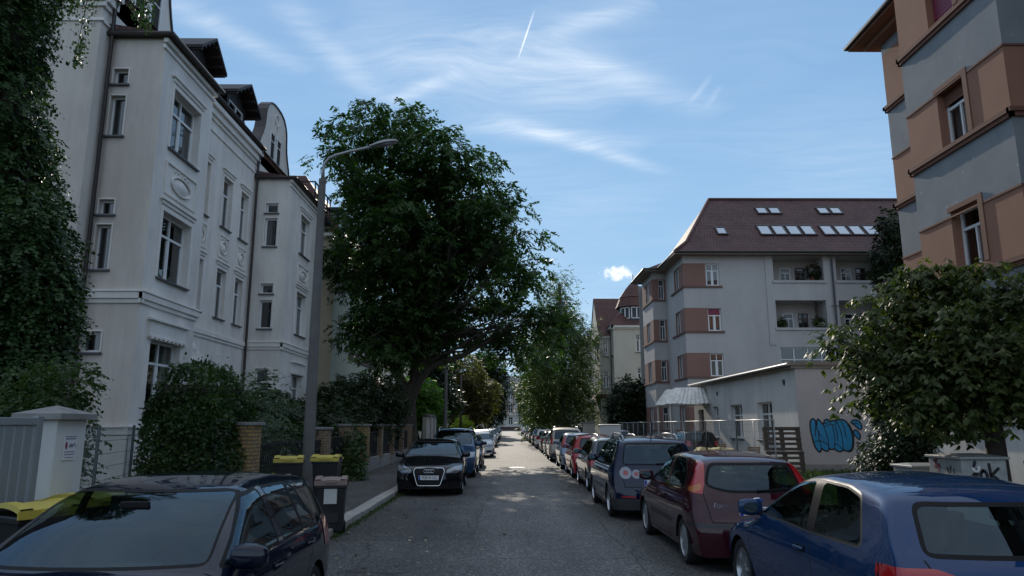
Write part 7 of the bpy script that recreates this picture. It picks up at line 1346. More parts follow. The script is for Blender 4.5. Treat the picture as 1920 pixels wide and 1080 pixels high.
def wheelie_bin(label, loc, rz, lid, w=.58, d=.72, h=1.06, sticker=False, group='wheeled waste bins on the left pavement', proto=None, tagp=False):
    root = thing('wheeled_bin', label, 'waste bin', loc, rz, group); hb = h * .90
    b = MB(); k0, k1 = .80, 1.0; y0f, y0b = -d / 2 + .10, d / 2 - .14; y1f, y1b = -d / 2 + .02, d / 2 - .06
    vs = [(-w / 2 * k0, y0f, .06), (w / 2 * k0, y0f, .06), (w / 2 * k0, y0b, .06), (-w / 2 * k0, y0b, .06), (-w / 2 * k1 + .02, y1f, hb - .08), (w / 2 * k1 - .02, y1f, hb - .08), (w / 2 * k1 - .02, y1b, hb - .08), (-w / 2 * k1 + .02, y1b, hb - .08)]
    b.add(vs, [(3, 2, 1, 0), (4, 5, 6, 7), (0, 1, 5, 4), (1, 2, 6, 5), (2, 3, 7, 6), (3, 0, 4, 7)]); b.box(-w / 2, w / 2, y1f - .02, y1b + .02, hb - .10, hb - .02); b.box(-w * .30, w * .30, y0f - .035, y0f + .02, .20, hb - .16)
    b.box(-w / 2 * .86, w / 2 * .86, y0b - .02, y0b + .10, .10, .22); b.build('bin_body', M_bin, root, bev=.018)
    l = MB(); n = 9; rows = []
    for i in range(n):
        t = i / (n - 1); y = y1f - .05 + (y1b + .10 - y1f) * t; z = hb + .012 + .085 * math.sin(math.pi * min(t * 1.05 + .12, 1)) ** .8; rows.append([(x * (w / 2 + .018), y, z - (.045 if abs(x) > .99 else 0.0) + .012 * (1 - abs(x))) for x in (-1, -.96, -.62, -.56, 0, .56, .62, .96, 1)])
    for r in rows:
        for q in (3, 4, 5): r[q] = (r[q][0], r[q][1], r[q][2] - .022)
    nv = len(rows[0]); l.add([p for r in rows for p in r], [(i * nv + q, i * nv + q + 1, (i + 1) * nv + q + 1, (i + 1) * nv + q) for i in range(n - 1) for q in range(nv - 1)])
    l.box(-w / 2 - .018, w / 2 + .018, y1f - .055, y1f - .03, hb - .045, hb + .035); l.box(-w * .18, w * .18, y1f - .085, y1f - .05, hb - .005, hb + .02); l.build('lid', lid, root, smooth=True, auto=40, fix=False)
    hd = MB(); hd.tube([(-w * .42, y1b + .0, hb - .05), (-w * .42, y1b + .11, hb - .02), (w * .42, y1b + .11, hb - .02), (w * .42, y1b, hb - .05)], .016, 8); hd.build('handle', M_bin, root, smooth=True)
    for sd in (1, -1):
        wl = MB(); F = lambda a, c, hh: Vector((sd * (w / 2 * .80 + hh), y0b + .06 + a, .10 + c)); wl.lathe([(.02, -.025), (.08, -.025), (.10, -.012), (.10, .012), (.08, .025), (.02, .025)], 16, F); wl.build('wheel', M_black, root, smooth=True, auto=40)
    if sticker: s = MB(); s.box(-.105, .105, y0f - .042 - (y0f - y1f) * .42 - .012, y0f - .0345 - (y0f - y1f) * .42 - .01, .52, .76); so = s.build('sticker', M_sticker, root); so.rotation_euler = (R(0), 0, 0)
    if tagp: s = MB(); s.box(-.06, .06, y0f - .06, y0f - .05, .62, .84); s.build('label_plate', M_alu, root)
    return root
wheelie_bin('yellow lidded bin nearest the left edge, before the grey gate', (-4.75, 7.4, .02), R(62), M_yellow)
wheelie_bin('yellow lidded bin closest to the white gate pillar', (-4.8, 8.38, .02), R(70), M_yellow)
wheelie_bin('dark bin with a yellow lid in front of the lamp post', (-4.75, 16.0, .11), R(12), M_yellow, tagp=True)
wheelie_bin('dark bin with a pale yellow lid, right of the lamp post', (-4.05, 16.5, .11), R(4), M_yellow)
wheelie_bin('small dark bin with a brown lid and square sticker at the kerb', (-2.98, 12.55, .0), R(8), M_brown, w=.50, d=.56, h=.96, sticker=True)

# driveway gate, white pillar and its sign
def gate():
    root = thing('driveway_gate', 'grey metal driveway gate with closed slats and open bars', 'gate', (-5.2, 6.5, .07)); o = root.location; x = -5.24
    f = MB(o); f.box(x - .03, x + .03, 4.2, 8.16, 1.80, 1.88); f.box(x - .03, x + .03, 4.2, 8.16, .14, .22); f.box(x - .035, x + .035, 8.08, 8.18, .09, 1.9); f.build('gate_frame', M_gate, root, bev=.006)
    s = MB(o)
    for k in range(5): y = 7.30 + k * .155; s.box(x - .012, x + .012, y, y + .125, .22, 1.80)
    s.build('slat_panel', M_gate, root, bev=.004); b = MB(o)
    for k in range(22): y = 4.3 + k * .135; b.tube([(x, y, .22), (x, y, 1.80)], .012, 6)
    b.build('gate_bar', M_gate, root, smooth=True)
gate()
def gate_pillar():
    root = thing('gate_pillar', 'white rendered gate pillar with a flat pyramid cap stone', 'pillar', (-5.45, 8.62, .07)); o = root.location
    b = MB(o); b.box(-5.56, -5.15, 8.34, 8.92, .07, 1.86); b.build('pillar_shaft', M_pillar, root, bev=.01)
    c = MB(o); x0, x1, y0, y1 = -5.64, -5.07, 8.27, 8.99; c.box(x0, x1, y0, y1, 1.863, 1.93); m = ((x0 + x1) / 2, (y0 + y1) / 2, 2.03); c.add([(x0, y0, 1.9305), (x1, y0, 1.9305), (x1, y1, 1.9305), (x0, y1, 1.9305), m], [(0, 1, 4), (1, 2, 4), (2, 3, 4), (3, 0, 4)]); c.build('cap', M_capst, root)
    s = MB(); F = frame((-5.15, 8.60, 0), (0, 1, 0), (1, 0, 0)); s.obox(F, -.11, .13, 1.40, 1.68, .002, .012); so = s.build('wall_sign', M_paper); tag(so, 'small white notice with a red oval on the white gate pillar', 'sign')
    p = MB()
    for z0, z1, a, b_ in ((1.66, 1.672, -.10, .12), (1.635, 1.648, -.09, .11), (1.487, 1.498, -.09, .11), (1.458, 1.469, -.09, .11), (1.425, 1.434, -.07, .09)): p.obox(F, a, b_, z0, z1, .0122, .0135)
    strokes(p, F, [smooth_line([(-.01, 1.545), (.0, 1.58), (.012, 1.55), (.025, 1.58), (.035, 1.55), (.05, 1.575), (.055, 1.55), (.085, 1.59), (.115, 1.545)], 3)], .012, .0136); p.build('print', M_signgrey, so); q = MB(); q.lathe([(1, .0125), (.001, .0142)], 18, lambda a, b_, h: F(-.065 + .022 * a, 1.566 + .045 * b_, h)); q.build('red_oval', M_signred, so)
gate_pillar()
def wire_fence():
    a, b_ = Vector((-5.62, 8.95, 0)), Vector((-6.78, 13.3, 0)); root = thing('wire_mesh_fence', 'fine grey wire mesh fence between white gate pillar and hedge', 'fence', (-6.2, 11, .07)); m = MB(root.location); u = (b_ - a); l = u.length; u.normalize(); F = frame(a, u, (u.y, -u.x, 0))
    for k in range(int(l / .05)): m.obox(F, k * .05 - .0018, k * .05 + .0018, .15, 1.78, -.0018, .0018)
    for k in range(9): z = .16 + k * .2; m.obox(F, 0, l, z - .003, z + .003, .002, .006)
    m.build('mesh', M_wire2, root)
    for d in (.02, l * .5, l - .03): p = MB(root.location); p.obox(F, d - .02, d + .02, .07, 1.80, -.045, -.004); p.build('post', M_wire2, root)
M_wire2 = mat('fence_wire_green', (0.10, 0.115, 0.115), 0.5, .5)
wire_fence()
# brick pillars along the garden fence
PIL = [(14.95, .50, 1.86, 'yellow_brick', 'sturdy yellow brick pillar next to the clipped hedge'), (21.2, .40, 1.74, 'worn_brick', 'worn brick pillar just right of the lamp post'), (24.25, .42, 1.84, 'worn_brick', 'brick pillar overgrown by the creeper'), (27.0, .46, 1.84, 'yellow_brick', 'brick pillar standing at the garden path entrance'), (30.2, .38, 1.84, 'worn_brick', 'slim brick pillar, first of the low walled fence'), (33.3, .38, 1.84, 'worn_brick', 'slim brick pillar, second of the low walled fence'), (36.2, .38, 1.84, 'worn_brick', 'slim brick pillar, third of the low walled fence'), (39.2, .38, 1.84, 'worn_brick', 'slim brick pillar, last before the forked tree')]
for (y, w, h, mk, lab) in PIL:
    root = thing('brick_pillar', lab, 'pillar', (-5.38, y, .07), 0, 'brick pillars of the left garden fence'); b = MB(); b.box(-w / 2, w / 2, -w / 2, w / 2, 0.0, h - .14); b.build('pillar_shaft', MATS[mk], root, bev=.006)
    c = MB(); c.box(-w / 2 - .05, w / 2 + .05, -w / 2 - .05, w / 2 + .05, h - .138, h - .07); c.build('cap', M_capst, root, bev=.012)
    if h > 1.8 and y > 26: q = MB(); q.box(-w / 2 - .012, w / 2 + .012, -w / 2 - .012, w / 2 + .012, 0, .42); q.build('plinth', M_concrete, root)
def iron_panel(y0, y1, z0, z1, lab, arch=False):
    root = thing('iron_railing', lab, 'fence', (-5.38, (y0 + y1) / 2, .07), 0, 'iron railings between the brick pillars'); o = root.location; m = MB(o); x = -5.38; n = max(2, int((y1 - y0) / .12))
    for k in range(n + 1): y = y0 + .06 + (y1 - y0 - .12) * k / n; m.tube([(x, y, z0), (x, y, z1 - .03)], .012, 5)
    m.build('bar', M_iron, root); r = MB(o); r.box(x - .018, x + .018, y0, y1, z1 - .05, z1 - .01); r.box(x - .018, x + .018, y0, y1, z0 + .08, z0 + .12); r.build('rail', M_iron, root)
for a, b_, z0, z1, lab in ((15.2, 18.0, .2, 1.42, 'iron railing right of the yellow brick pillar'), (18.04, 21.0, .2, 1.40, 'iron railing behind the lamp post'), (21.4, 24.0, .2, 1.45, 'iron railing between worn pillar and overgrown pillar'), (27.25, 30.0, .55, 1.55, 'iron railing on the low wall by the path entrance'), (30.4, 33.1, .55, 1.55, 'iron railing on the low wall, second stretch'), (33.5, 36.0, .55, 1.55, 'iron railing on the low wall, third stretch'), (36.4, 39.0, .55, 1.55, 'iron railing on the low wall below the forked tree')): iron_panel(a, b_, z0, z1, lab)
gt = thing('garden_gate', 'narrow dark iron garden gate between two brick pillars', 'gate', (-5.38, 25.6, .07)); m = MB(gt.location)
for k in range(19): m.tube([(-5.38, 24.55 + k * .12, .15), (-5.38, 24.55 + k * .12, 1.5)], .012, 5)
m.build('bar', M_iron, gt); m = MB(gt.location); m.box(-5.40, -5.36, 24.48, 26.75, .12, .18); m.box(-5.40, -5.36, 24.48, 26.75, 1.44, 1.50); m.build('rail', M_iron, gt)
lw = thing('low_wall', 'low pale concrete wall carrying the iron railings', 'wall', (-5.38, 33, .07)); m = MB(lw.location); rd = random.Random(4); y = 27.26
while y < 46.3:
    l = .92
    if not any(p[0] - .3 < y + l / 2 < p[0] + .3 for p in PIL): m.box(-5.50 + rd.uniform(-.004, .004), -5.26 + rd.uniform(-.004, .004), y + .004, min(y + l, 46.3) - .004, .05, .58)
    y += l
m.build('wall_block', M_concrete, lw, bev=.008)
gw = thing('garden_wall', 'tall pale weathered garden wall beyond the forked tree', 'wall', (-5.3, 49, .07)); m = MB(gw.location); m.box(-5.45, -5.2, 46.3, 52.6, .05, 2.32); m.build('wall', mat('weathered_wall', (.42, .40, .37), .9, var=.2, vscale=1.2, streak=.35), gw); m = MB(gw.location)
for a, b_ in ((46.25, 48.3), (48.5, 50.6), (50.8, 52.7)): m.box(-5.52, -5.13, a, b_, 2.323, 2.42)
m.build('coping', M_plastic, gw); m = MB(gw.location); m.box(-5.55, -5.1, 48.3, 48.5, .05, 2.5); m.box(-5.55, -5.1, 50.6, 50.8, .05, 2.5); m.build('pier', MATS['weathered_wall'], gw)
for i in range(8):
    y = 57 + i * 9; w = thing('garden_hedge_fence', ['dark board garden fence first past the pale wall', 'dark board garden fence second past the pale wall', 'dark board garden fence third past the pale wall', 'dark board garden fence by the olive tree', 'dark board garden fence just past the olive tree', 'dark board garden fence farther down the left side', 'dark board garden fence next to last on the left', 'dark board garden fence last on the left'][i], 'fence', (-5.4, y, .07), 0, 'board fences far down the left side'); m = MB(w.location)
    for k in range(58): m.box(-5.42, -5.38, y - 4.4 + k * .15, y - 4.4 + k * .15 + .125, .12, 1.5 + .02 * (k % 3))
    m.build('board', M_palletwood, w); m = MB(w.location); m.box(-5.46, -5.422, y - 4.4, y + 4.4, .5, .58); m.box(-5.46, -5.422, y - 4.4, y + 4.4, 1.2, 1.28); m.build('rail', M_palletwood, w)
# street lamps: tapered concrete mast with a curved arm
M_mast = mat('mast_concrete', (0.155, 0.15, 0.145), 0.9, var=.2, vscale=3, streak=.25, bump=.4, bscale=40)
def lamp(label, loc, big=True):
    root = thing('street_lamp', label, 'street lamp', loc, 0, 'street lamps along the left pavement'); H = 8.05
    m = MB(); m.tube([(0, 0, 0), (0, 0, .5), (0.0, 0, H)], [.155, .15, .088], 16); m.tube([(0, 0, H - .1), (0, 0, H + .02)], .097, 16); m.build('mast', M_mast, root, smooth=True, auto=40)
    a = MB(); pts = [(0, 0, H - .05), (0, 0, H + .30), (.04, 0, H + .48), (.14, 0, H + .60), (.32, 0, H + .69), (.7, 0, H + .80), (1.25, 0, H + .93)]; a.tube(pts, [.05, .045, .042, .04, .038, .036, .034], 12); a.build('arm', M_galv, root, smooth=True)
    h = MB(); M_ = Matrix.Translation((1.2, 0, H + .93)) @ Matrix.Rotation(-R(11), 4, 'Y'); prof = [(0, .035, .03), (.06, .06, .05), (.22, .13, .085), (.42, .16, .10), (.62, .14, .085), (.74, .09, .05), (.78, .02, .015)]; n = 14; vs = []; fs = []
    for (x, wy, wz) in prof:
        for k in range(n): t = 2 * math.pi * k / n; s_ = math.sin(t); vs.append(M_ @ Vector((x, wy * math.cos(t), wz * s_ * (1 if s_ > 0 else .35))))
    for i in range(len(prof) - 1):
        for k in range(n): fs.append((i * n + k, i * n + (k + 1) % n, (i + 1) * n + (k + 1) % n, (i + 1) * n + k))
    h.add(vs, fs); ho = h.build('lamp_head', M_galv, root, smooth=True)
    g = MB(); n = 12; vs = []; fs = []
    for (x, wy, wz) in ((.26, .02, .03), (.32, .09, .05), (.46, .11, .065), (.60, .09, .05), (.66, .02, .03)):
        for k in range(n): t = 2 * math.pi * k / n; vs.append(M_ @ Vector((x, wy * math.cos(t), -.012 + wz * min(math.sin(t), 0) - .004)))
    for i in range(4):
        for k in range(n): fs.append((i * n + k, i * n + (k + 1) % n, (i + 1) * n + (k + 1) % n, (i + 1) * n + k))
    g.add(vs, fs); g.build('lamp_glass', M_tailw, ho, smooth=True); return root
l0 = lamp('tall concrete street lamp with a curved arm behind the wheeled bins', (-4.9, 18.0, .1))
for p, lab in (((-4.75, 93, .1), 'distant street lamp between the olive tree and the dark tree'), ((-4.75, 55, .1), 'street lamp half hidden by the big forked tree')): dup(l0, p, 0, lab)
wp = thing('wooden_mast', 'plain brown wooden mast among the trees on the left', 'mast', (-4.7, 72, .1)); m = MB(); m.tube([(0, 0, 0), (0, 0, 6.6)], [.14, .10], 10); m.build('pole', M_bark, wp, smooth=True)
# sprayed distribution cabinets
M_cab = mat('cabinet_grey', (0.36, 0.37, 0.36), 0.6, var=.25, vscale=4, streak=.3, dirt=.35); M_cabtop = mat('cabinet_lid', (0.30, 0.31, 0.30), .5, var=.2, vscale=3)
def cabinet(label, x0, x1, y0, y1, z1, M=M_cab, overhang=.035, base=.1):
    root = thing('power_cabinet', label, 'cabinet', ((x0 + x1) / 2, (y0 + y1) / 2, base)); o = root.location; b = MB(o); b.box(x0, x1, y0, y1, base + .12, z1); b.build('cabinet_body', M, root, bev=.012)
    t = MB(o); ov = overhang; xm = (x0 + x1) / 2; t.add([(x0 - ov, y0 - ov, z1 + .003), (x1 + ov, y0 - ov, z1 + .003), (x1 + ov, y1 + ov, z1 + .003), (x0 - ov, y1 + ov, z1 + .003), (x0 - ov, y0 - ov, z1 + .035), (x1 + ov, y0 - ov, z1 + .035), (x1 + ov, y1 + ov, z1 + .035), (x0 - ov, y1 + ov, z1 + .035), (x0 + .08, (y0 + y1) / 2, z1 + .07), (x1 - .08, (y0 + y1) / 2, z1 + .07)], [(3, 2, 1, 0), (0, 1, 5, 4), (1, 2, 6, 5), (2, 3, 7, 6), (3, 0, 4, 7), (4, 5, 9, 8), (6, 7, 8, 9), (5, 6, 9), (7, 4, 8)]); t.build('cabinet_lid', M_cabtop, root, bev=.006)
    p = MB(o); p.box(x0 + .02, x1 - .02, y0 + .02, y1 - .02, base - .05, base + .118); p.build('plinth', M_concrete, root); return root
cab = cabinet('larger grey cabinet sprayed with black tags, right before the maple trunk', 6.0, 6.60, 9.7, 10.45, 1.35)
FW = frame((6.0, 10.45, 0), (0, -1, 0), (-1, 0, 0)); FC = frame((6.0, 9.7, 0), (1, 0, 0), (0, -1, 0)); o = cab.location
d = MB(o); d.obox(FC, .06, .54, .34, 1.29, -.002, .006); d.build('door', M_cab, cab, bev=.004)
k = MB(o); T = lambda L_, s, ox, oz: [[(ox + a * s, oz + b * s) for a, b in l] for l in L_]
strokes(k, FW, T([[(0, 1), (.25, 0), (.5, 1.1)]], .15, .44, 1.08), .03, .0035); strokes(k, FW, T([smooth_line([(.5, .35), (.4, .2), (.5, 0), (.65, .2), (.5, .35)], 3), [(.78, .9), (.75, 0), (1.15, .03)]], .15, .46, 1.08), .026, .0035)
strokes(k, FC, T([[(.45, 1.35), (.36, 1.1)], [(.45, .75), (.1, .35), (.25, .45), (.55, .4)], [(.5, .85), (.52, .15)], smooth_line([(.9, .85), (.72, .6), (.8, .25), (1.0, .2), (1.12, .5), (1.0, .8), (.85, .8)], 4), [(1.3, 1.2), (1.38, .1)], [(1.85, .95), (1.4, .55)], smooth_line([(1.4, .55), (1.75, .3), (1.95, -.1), (2.05, -.5)], 4)], .215, .08, 1.03), .042, .0075)
k.build('sprayed_tag', M_grafk, cab, fix=False)
k = MB(o); strokes(k, FW, T([smooth_line([(.1, 1.2), (.4, 1.35), (.2, .9), (.6, 1.0), (.5, .6), (.62, .2)], 4), [(.1, .85), (.7, .88)]], .22, .12, 1.04), .035, .003); k.build('faded_tag', M_grafr, cab, fix=False)
k = MB(o); strokes(k, FC, T([smooth_line([(.28, .95), (.42, .8), (.6, .85), (.66, 1.05)], 4)], .215, .08, 1.03), .032, .011); k.build('white_tag', M_trimw, cab, fix=False)
cab2 = cabinet('lower grey cabinet left of the larger sprayed one', 6.1, 6.62, 11.05, 11.62, 1.16); k = MB(cab2.location); FW2 = frame((6.1, 11.62, 0), (0, -1, 0), (-1, 0, 0)); FC2 = frame((6.1, 11.05, 0), (1, 0, 0), (0, -1, 0)); strokes(k, FW2, T([smooth_line([(.3, .3), (.5, .45), (.4, .1), (.7, .3), (.9, .1), (1.1, .4)], 4)], .25, .1, .84), .035, .0035); strokes(k, FC2, T([smooth_line([(.8, .5), (1.1, .4), (1.5, .1), (1.9, .05)], 4), [(.8, .1), (1.0, .05)]], .25, .02, .88), .03, .0035); strokes(k, FW2, T([[(.2, .95), (.7, .97)]], .25, .1, .84), .02, .0035); k.build('sprayed_tag', M_grafk, cab2, fix=False)
cabinet('plain pale cabinet standing before the cream villa', 5.05, 6.2, 40.0, 40.5, 1.78, M_pillar)
# site fence of wire mesh panels
M_wire = mat('fence_wire', (0.12, 0.125, 0.13), 0.5, .6)
def mesh_panel():
    root = thing('site_fence_panel', 'wire mesh site fence panel nearest the pallets', 'fence', (7.5, 20.5, .09), 0, 'wire mesh site fence panels in front of the annex'); m = MB(); W_, H_ = 3.42, 1.86
    m.tube([(0, 0, .02), (0, 0, H_), (0, W_, H_), (0, W_, .02)], .021, 8); m.tube([(0, 0, .12), (0, W_, .12)], .018, 8); m.tube([(0, W_ / 2, .12), (0, W_ / 2, H_)], .015, 6); m.build('panel_frame', M_galv, root, smooth=True)
    w = MB()
    for k in range(1, 34): w.box(-.002, .002, k * .1 - .002, k * .1 + .002, .12, H_)
    for k in range(1, 9): w.box(.002, .005, 0, W_, .12 + k * .2 - .002, .12 + k * .2 + .002)
    w.build('mesh', M_wire, root); f = MB(); f.box(-.30, .30, -.12, .12, -.02, .10); f.build('foot', M_concrete, root, bev=.02); return root
mp0 = mesh_panel(); labs = ['wire mesh site fence panel, second from the pallets', 'wire mesh site fence panel in front of the annex windows', 'wire mesh site fence panel before the annex door', 'wire mesh site fence panel by the door canopy', 'wire mesh site fence panel before the grey house corner', 'wire mesh site fence panel beside the pale cabinet', 'wire mesh site fence panel in front of the round dark tree']
for i in range(7): dup(mp0, (7.5 - .02 * i, 20.5 + 3.5 * (i + 1), .09), R((-1) ** i * 1.0), labs[i])
# pallets on edge, chairs, table, planter
def pallet(label, loc, rx):
    root = thing('pallet', label, 'pallet', loc, 0, 'wooden pallets stood on edge by the annex'); M_ = Matrix.Rotation(R(rx), 4, 'X'); W_, D_ = 1.3, .82; m = MB()
    for k in range(5): z = .05 + k * (D_ - .1) / 4; m.box(0, W_, -.075, -.055, z - .045, z + .045, M=M_)
    for k in range(3): z = .06 + k * (D_ - .12) / 2; m.box(0, W_, .055, .075, z - .05, z + .05, M=M_)
    m.build('slat', M_palletwood, root); b = MB()
    for x in (0, W_ / 2 - .07, W_ - .14): b.box(x + .002, x + .138, -.053, .053, .0, D_, M=M_)
    b.build('block', M_palletwood, root); return root
pallet('dark wooden pallet standing on edge, lower of the pair', (9.05, 25.6, .08), -4); pallet('dark wooden pallet stacked upright on top of another', (9.0, 25.64, .92), -7)
def chair(label, loc, rz):
    root = thing('garden_chair', label, 'chair', loc, rz, 'slatted wooden garden chairs by the annex'); m = MB(); M_ = Matrix.Translation((0, .22, .42)) @ Matrix.Rotation(R(-12), 4, 'X')
    for k in range(5): m.box(-.22, .22, -.01, .01, .10 + k * .085, .165 + k * .085, M=M_)
    m.build('backrest', M_wood, root, bev=.004); s = MB()
    for k in range(6): s.box(-.22, .22, -.24 + k * .075, -.18 + k * .075, .42, .44)
    s.build('seat', M_wood, root, bev=.004)
    for sd in (-1, 1):
        l = MB(); l.tube([(sd * .2, -.24, .0), (sd * .2, .0, .30), (sd * .2, .32, .92)], .016, 6); l.build('leg', M_iron, root); l = MB(); l.tube([(sd * .22, .26, .0), (sd * .22, .0, .28), (sd * .22, -.22, .43)], .016, 6); l.build('leg', M_iron, root)
chair('slatted wooden chair under the right annex window', (9.35, 27.9, .08), R(168)); chair('slatted wooden chair under the left annex window', (9.25, 32.2, .08), R(190))
tb = thing('garden_table', 'garden table under a rumpled yellow cloth by the annex', 'table', (8.5, 30, .08)); m = MB()
for sx in (-.6, .6):
    for sy in (-.35, .35): l = MB(); l.tube([(sx, sy, 0), (sx, sy, .72)], .025, 6); l.build('leg', M_iron, tb)
m.box(-.7, .7, -.42, .42, .72, .75); m.build('tabletop', M_wood, tb)
cl = MB(Vector((0, 0, 0))); nx, ny = 20, 14; rd = random.Random(6); P = []
for i in range(nx + 1):
    for j in range(ny + 1):
        u, v = -1 + 2 * i / nx, -1 + 2 * j / ny; e = max(abs(u) - .84, 0, abs(v) - .8); P.append((u * .84, v * .52, .775 + .05 * math.sin(u * 7) * math.sin(v * 4 + 1) ** 2 + .03 * rd.random() - e * 1.3))
cl.add(P, [(i * (ny + 1) + j, i * (ny + 1) + j + 1, (i + 1) * (ny + 1) + j + 1, (i + 1) * (ny + 1) + j) for i in range(nx) for j in range(ny)]); co = cl.build('tablecloth', mat('yellow_cloth', (.50, .42, .20), .9, var=.2, vscale=6), smooth=True, fix=False); co.location = (8.5, 30, .08); tag(co, 'rumpled pale yellow cloth over the garden table', 'tablecloth')
pb = thing('planter', 'dark ribbed planter box before the annex door', 'planter', (8.9, 38.6, .08)); m = MB(); m.box(-.4, .4, -1.3, 1.3, 0, .72)
m.build('planter_box', M_concrete, pb, bev=.02); m = MB()
for k in range(14): m.box(-.43, -.402, -1.25 + k * .185, -1.15 + k * .185, .05, .66)
m.build('rib', M_plastic, pb); m = MB(); m.box(-.46, .46, -1.36, 1.36, .722, .80); m.build('rim', M_plastic, pb)
# manhole cover in the carriageway
mh = thing('manhole_cover', 'round iron manhole cover in the middle of the road', 'manhole cover', (.40, 31.6, .0)); m = MB(); m.lathe([(.40, .001), (.40, .012), (.34, .012)], 32); m.build('ring', M_concrete, mh); m = MB(); m.lathe([(.335, .010), (.001, .0105)], 32)
for k in range(7): y = -.27 + k * .09; w = math.sqrt(max(.31 ** 2 - y * y, .01)); m.box(-w, w, y - .02, y + .02, .0108, .018)
m.build('cover', M_galv, mh)
# garden pillars and low walls far down on the right
for i, (y, lab) in enumerate(((60, 'pale gate pillar on the right by the villa drive'), (63.5, 'pale gate pillar on the right past the villa drive'), (84, 'pale gate pillar far down the right pavement'))):
    pr = thing('gate_pillar', lab, 'pillar', (6.8, y, .07), 0, 'pale gate pillars far down the right side'); m = MB(); m.box(-.28, .28, -.28, .28, 0, 1.9); m.build('pillar_shaft', M_pale2, pr); m = MB(); m.box(-.34, .34, -.34, .34, 1.903, 2.0); m.build('cap', M_capst, pr)
fr_ = thing('dark_garden_fence', 'dark slatted fence along the right gardens past the round tree', 'fence', (6.8, 75, .07)); m = MB(fr_.location)
for k in range(90): y = 64 + k * .22; m.box(6.78, 6.82, y, y + .16, .1, 1.6)
m.build('board', M_palletwood, fr_); m = MB(fr_.location); m.box(6.822, 6.86, 64, 84, .5, .58); m.box(6.822, 6.86, 64, 84, 1.3, 1.38); m.build('rail', M_palletwood, fr_)

# potted greenery on the loggia ledges
for (x, z, lab, lm, r) in ((20.7, 11.5, 'dark potted plant at the right end of the upper left loggia', LF_dark, .42), (18.3, 8.3, 'small potted plant at the left end of the middle loggia', LF_mid, .22), (20.8, 8.3, 'low potted plant at the right end of the middle loggia', LF_mid, .26), (24.7, 11.5, 'leafy potted plant on the upper right loggia', LF_mid, .3)):
    pp = shrub('potted_plant', lab, (x, 47.45, z - .12), [(x, 47.45, z + r * 1.5, r), (x + r * .5, 47.4, z + r * .9, r * .7)], lm, 170, .13, .06, int(x * 10), spray=.2, leaflets=6, mode='pinnate', cat='plant'); m = MB(pp.location); m.lathe([(.001, z - .12), (.14, z - .12), (.19, z + .2), (.16, z + .2), (.15, z + .1), (.001, z + .1)], 14, lambda a, b, h: Vector((x + a, 47.45 + b, h))); m.build('pot', M_sillband, pp, smooth=True, auto=40)
# ---------------------------------------------------------------- the parked cars
def rings(root, y, z, s=1):
    m = MB()
    for k in range(4): cx = (k - 1.5) * .064; m.tube([(cx + .04 * math.cos(a), y, z + .04 * math.sin(a)) for a in [q * math.pi / 10 for q in range(21)]], .006, 6, cap=False)
    m.build('emblem', M_chrome, root, smooth=True)
GROUP_L = 'cars parked along the left kerb'; GROUP_R = 'cars parked along the right kerb'
P_navy = paint('paint_navy', (0.004, 0.007, 0.020)); P_black = paint('paint_black', (0.006, 0.006, 0.008)); P_red = paint('paint_dark_red', (0.040, 0.006, 0.011)); P_blue = paint('paint_blue', (0.007, 0.034, 0.105), .3); P_dblue = paint('paint_deep_blue', (0.004, 0.009, 0.034)); P_silver = paint('paint_silver', (0.42, 0.44, 0.46), .8); P_white = paint('paint_white', (0.70, 0.71, 0.70), 0, .35); P_grey = paint('paint_grey', (0.09, 0.10, 0.11), .6); P_beige = paint('paint_beige', (0.38, 0.34, 0.29), .6); P_lblue = paint('paint_steel_blue', (0.20, 0.27, 0.36), .7); P_brightred = paint('paint_red', (0.30, 0.012, 0.018), .1); P_mblue = paint('paint_mid_blue', (0.025, 0.06, 0.13), .6)
# left kerb, nose towards us (rz = pi)
c, B = car('parked_car', 'dark navy hatchback nearest on the left, facing us beside the yellow lidded bins', GOLF, P_navy, (-2.54, 5.42, 0), math.pi + R(.5), True, GROUP_L); c.scale.z = .985
SPORT = variant(A3, 1.02, 1.0, wheel='five', pzf=.47); SPORT['side'] = A3['side']
c, B = car('parked_car', 'black hatchback with a tall framed grille and the first car after the bins', SPORT, P_black, (-2.10, 21.1, 0), math.pi + R(1.5), True, GROUP_L, plate_f='PÜR W 312')
co, n = B.hit((0, 5, .62), (0, -1, 0)); rings(c, co.y + .012, .63)
fr = MB(); pl = [(-.36, .70), (.36, .70), (.40, .62), (.29, .27), (-.29, .27), (-.40, .62)]; q = rpoly(pl, .05, 3); pts = []
for x, z in q + q[:1]:
    h, n = B.hit((x, 5, z), (0, -1, 0)); pts.append(h + n * .006)
fr.tube(pts, .013, 6, cap=False); fr.build('grille_frame', M_chrome, c, smooth=True)
bars = MB()
for k in range(9): z = .31 + k * .042; h, n = B.hit((0, 5, z), (0, -1, 0)); w = .29 + (.40 - .29) * min((z - .27) / .35, 1) - .03; bars.box(-w, w, h.y - .012, h.y - .004, z, z + .008)
bars.build('grille_bar', M_grey_bar, c)
ESTATE = variant(PLUS, 1.04, .945, rails=(.2, -1.5)); ESTATE.pop('tailclear', None); ESTATE['tail'] = [('xz', [(.52, .72), (.86, .72), (.86, 1.0), (.62, 1.0)]), ('yz', [(-1.80, .72), (-2.4, .70), (-2.4, 1.0), (-1.9, 1.0)])]; ESTATE.pop('aerial')
SUV = variant(PLUS, 1.04, 1.07, rails=(.2, -1.5), wr=.35, ra=.39, sill=.27); SUV.pop('tailclear'); SUV['tail'] = [('xz', [(.70, .85), (.88, .85), (.88, 1.25), (.72, 1.25)])]; SUV.pop('aerial')
HATCH = variant(GOLF, .97, 1.03); SMALL = variant(FOCUS, .92, 1.04); SMALL.pop('amber')
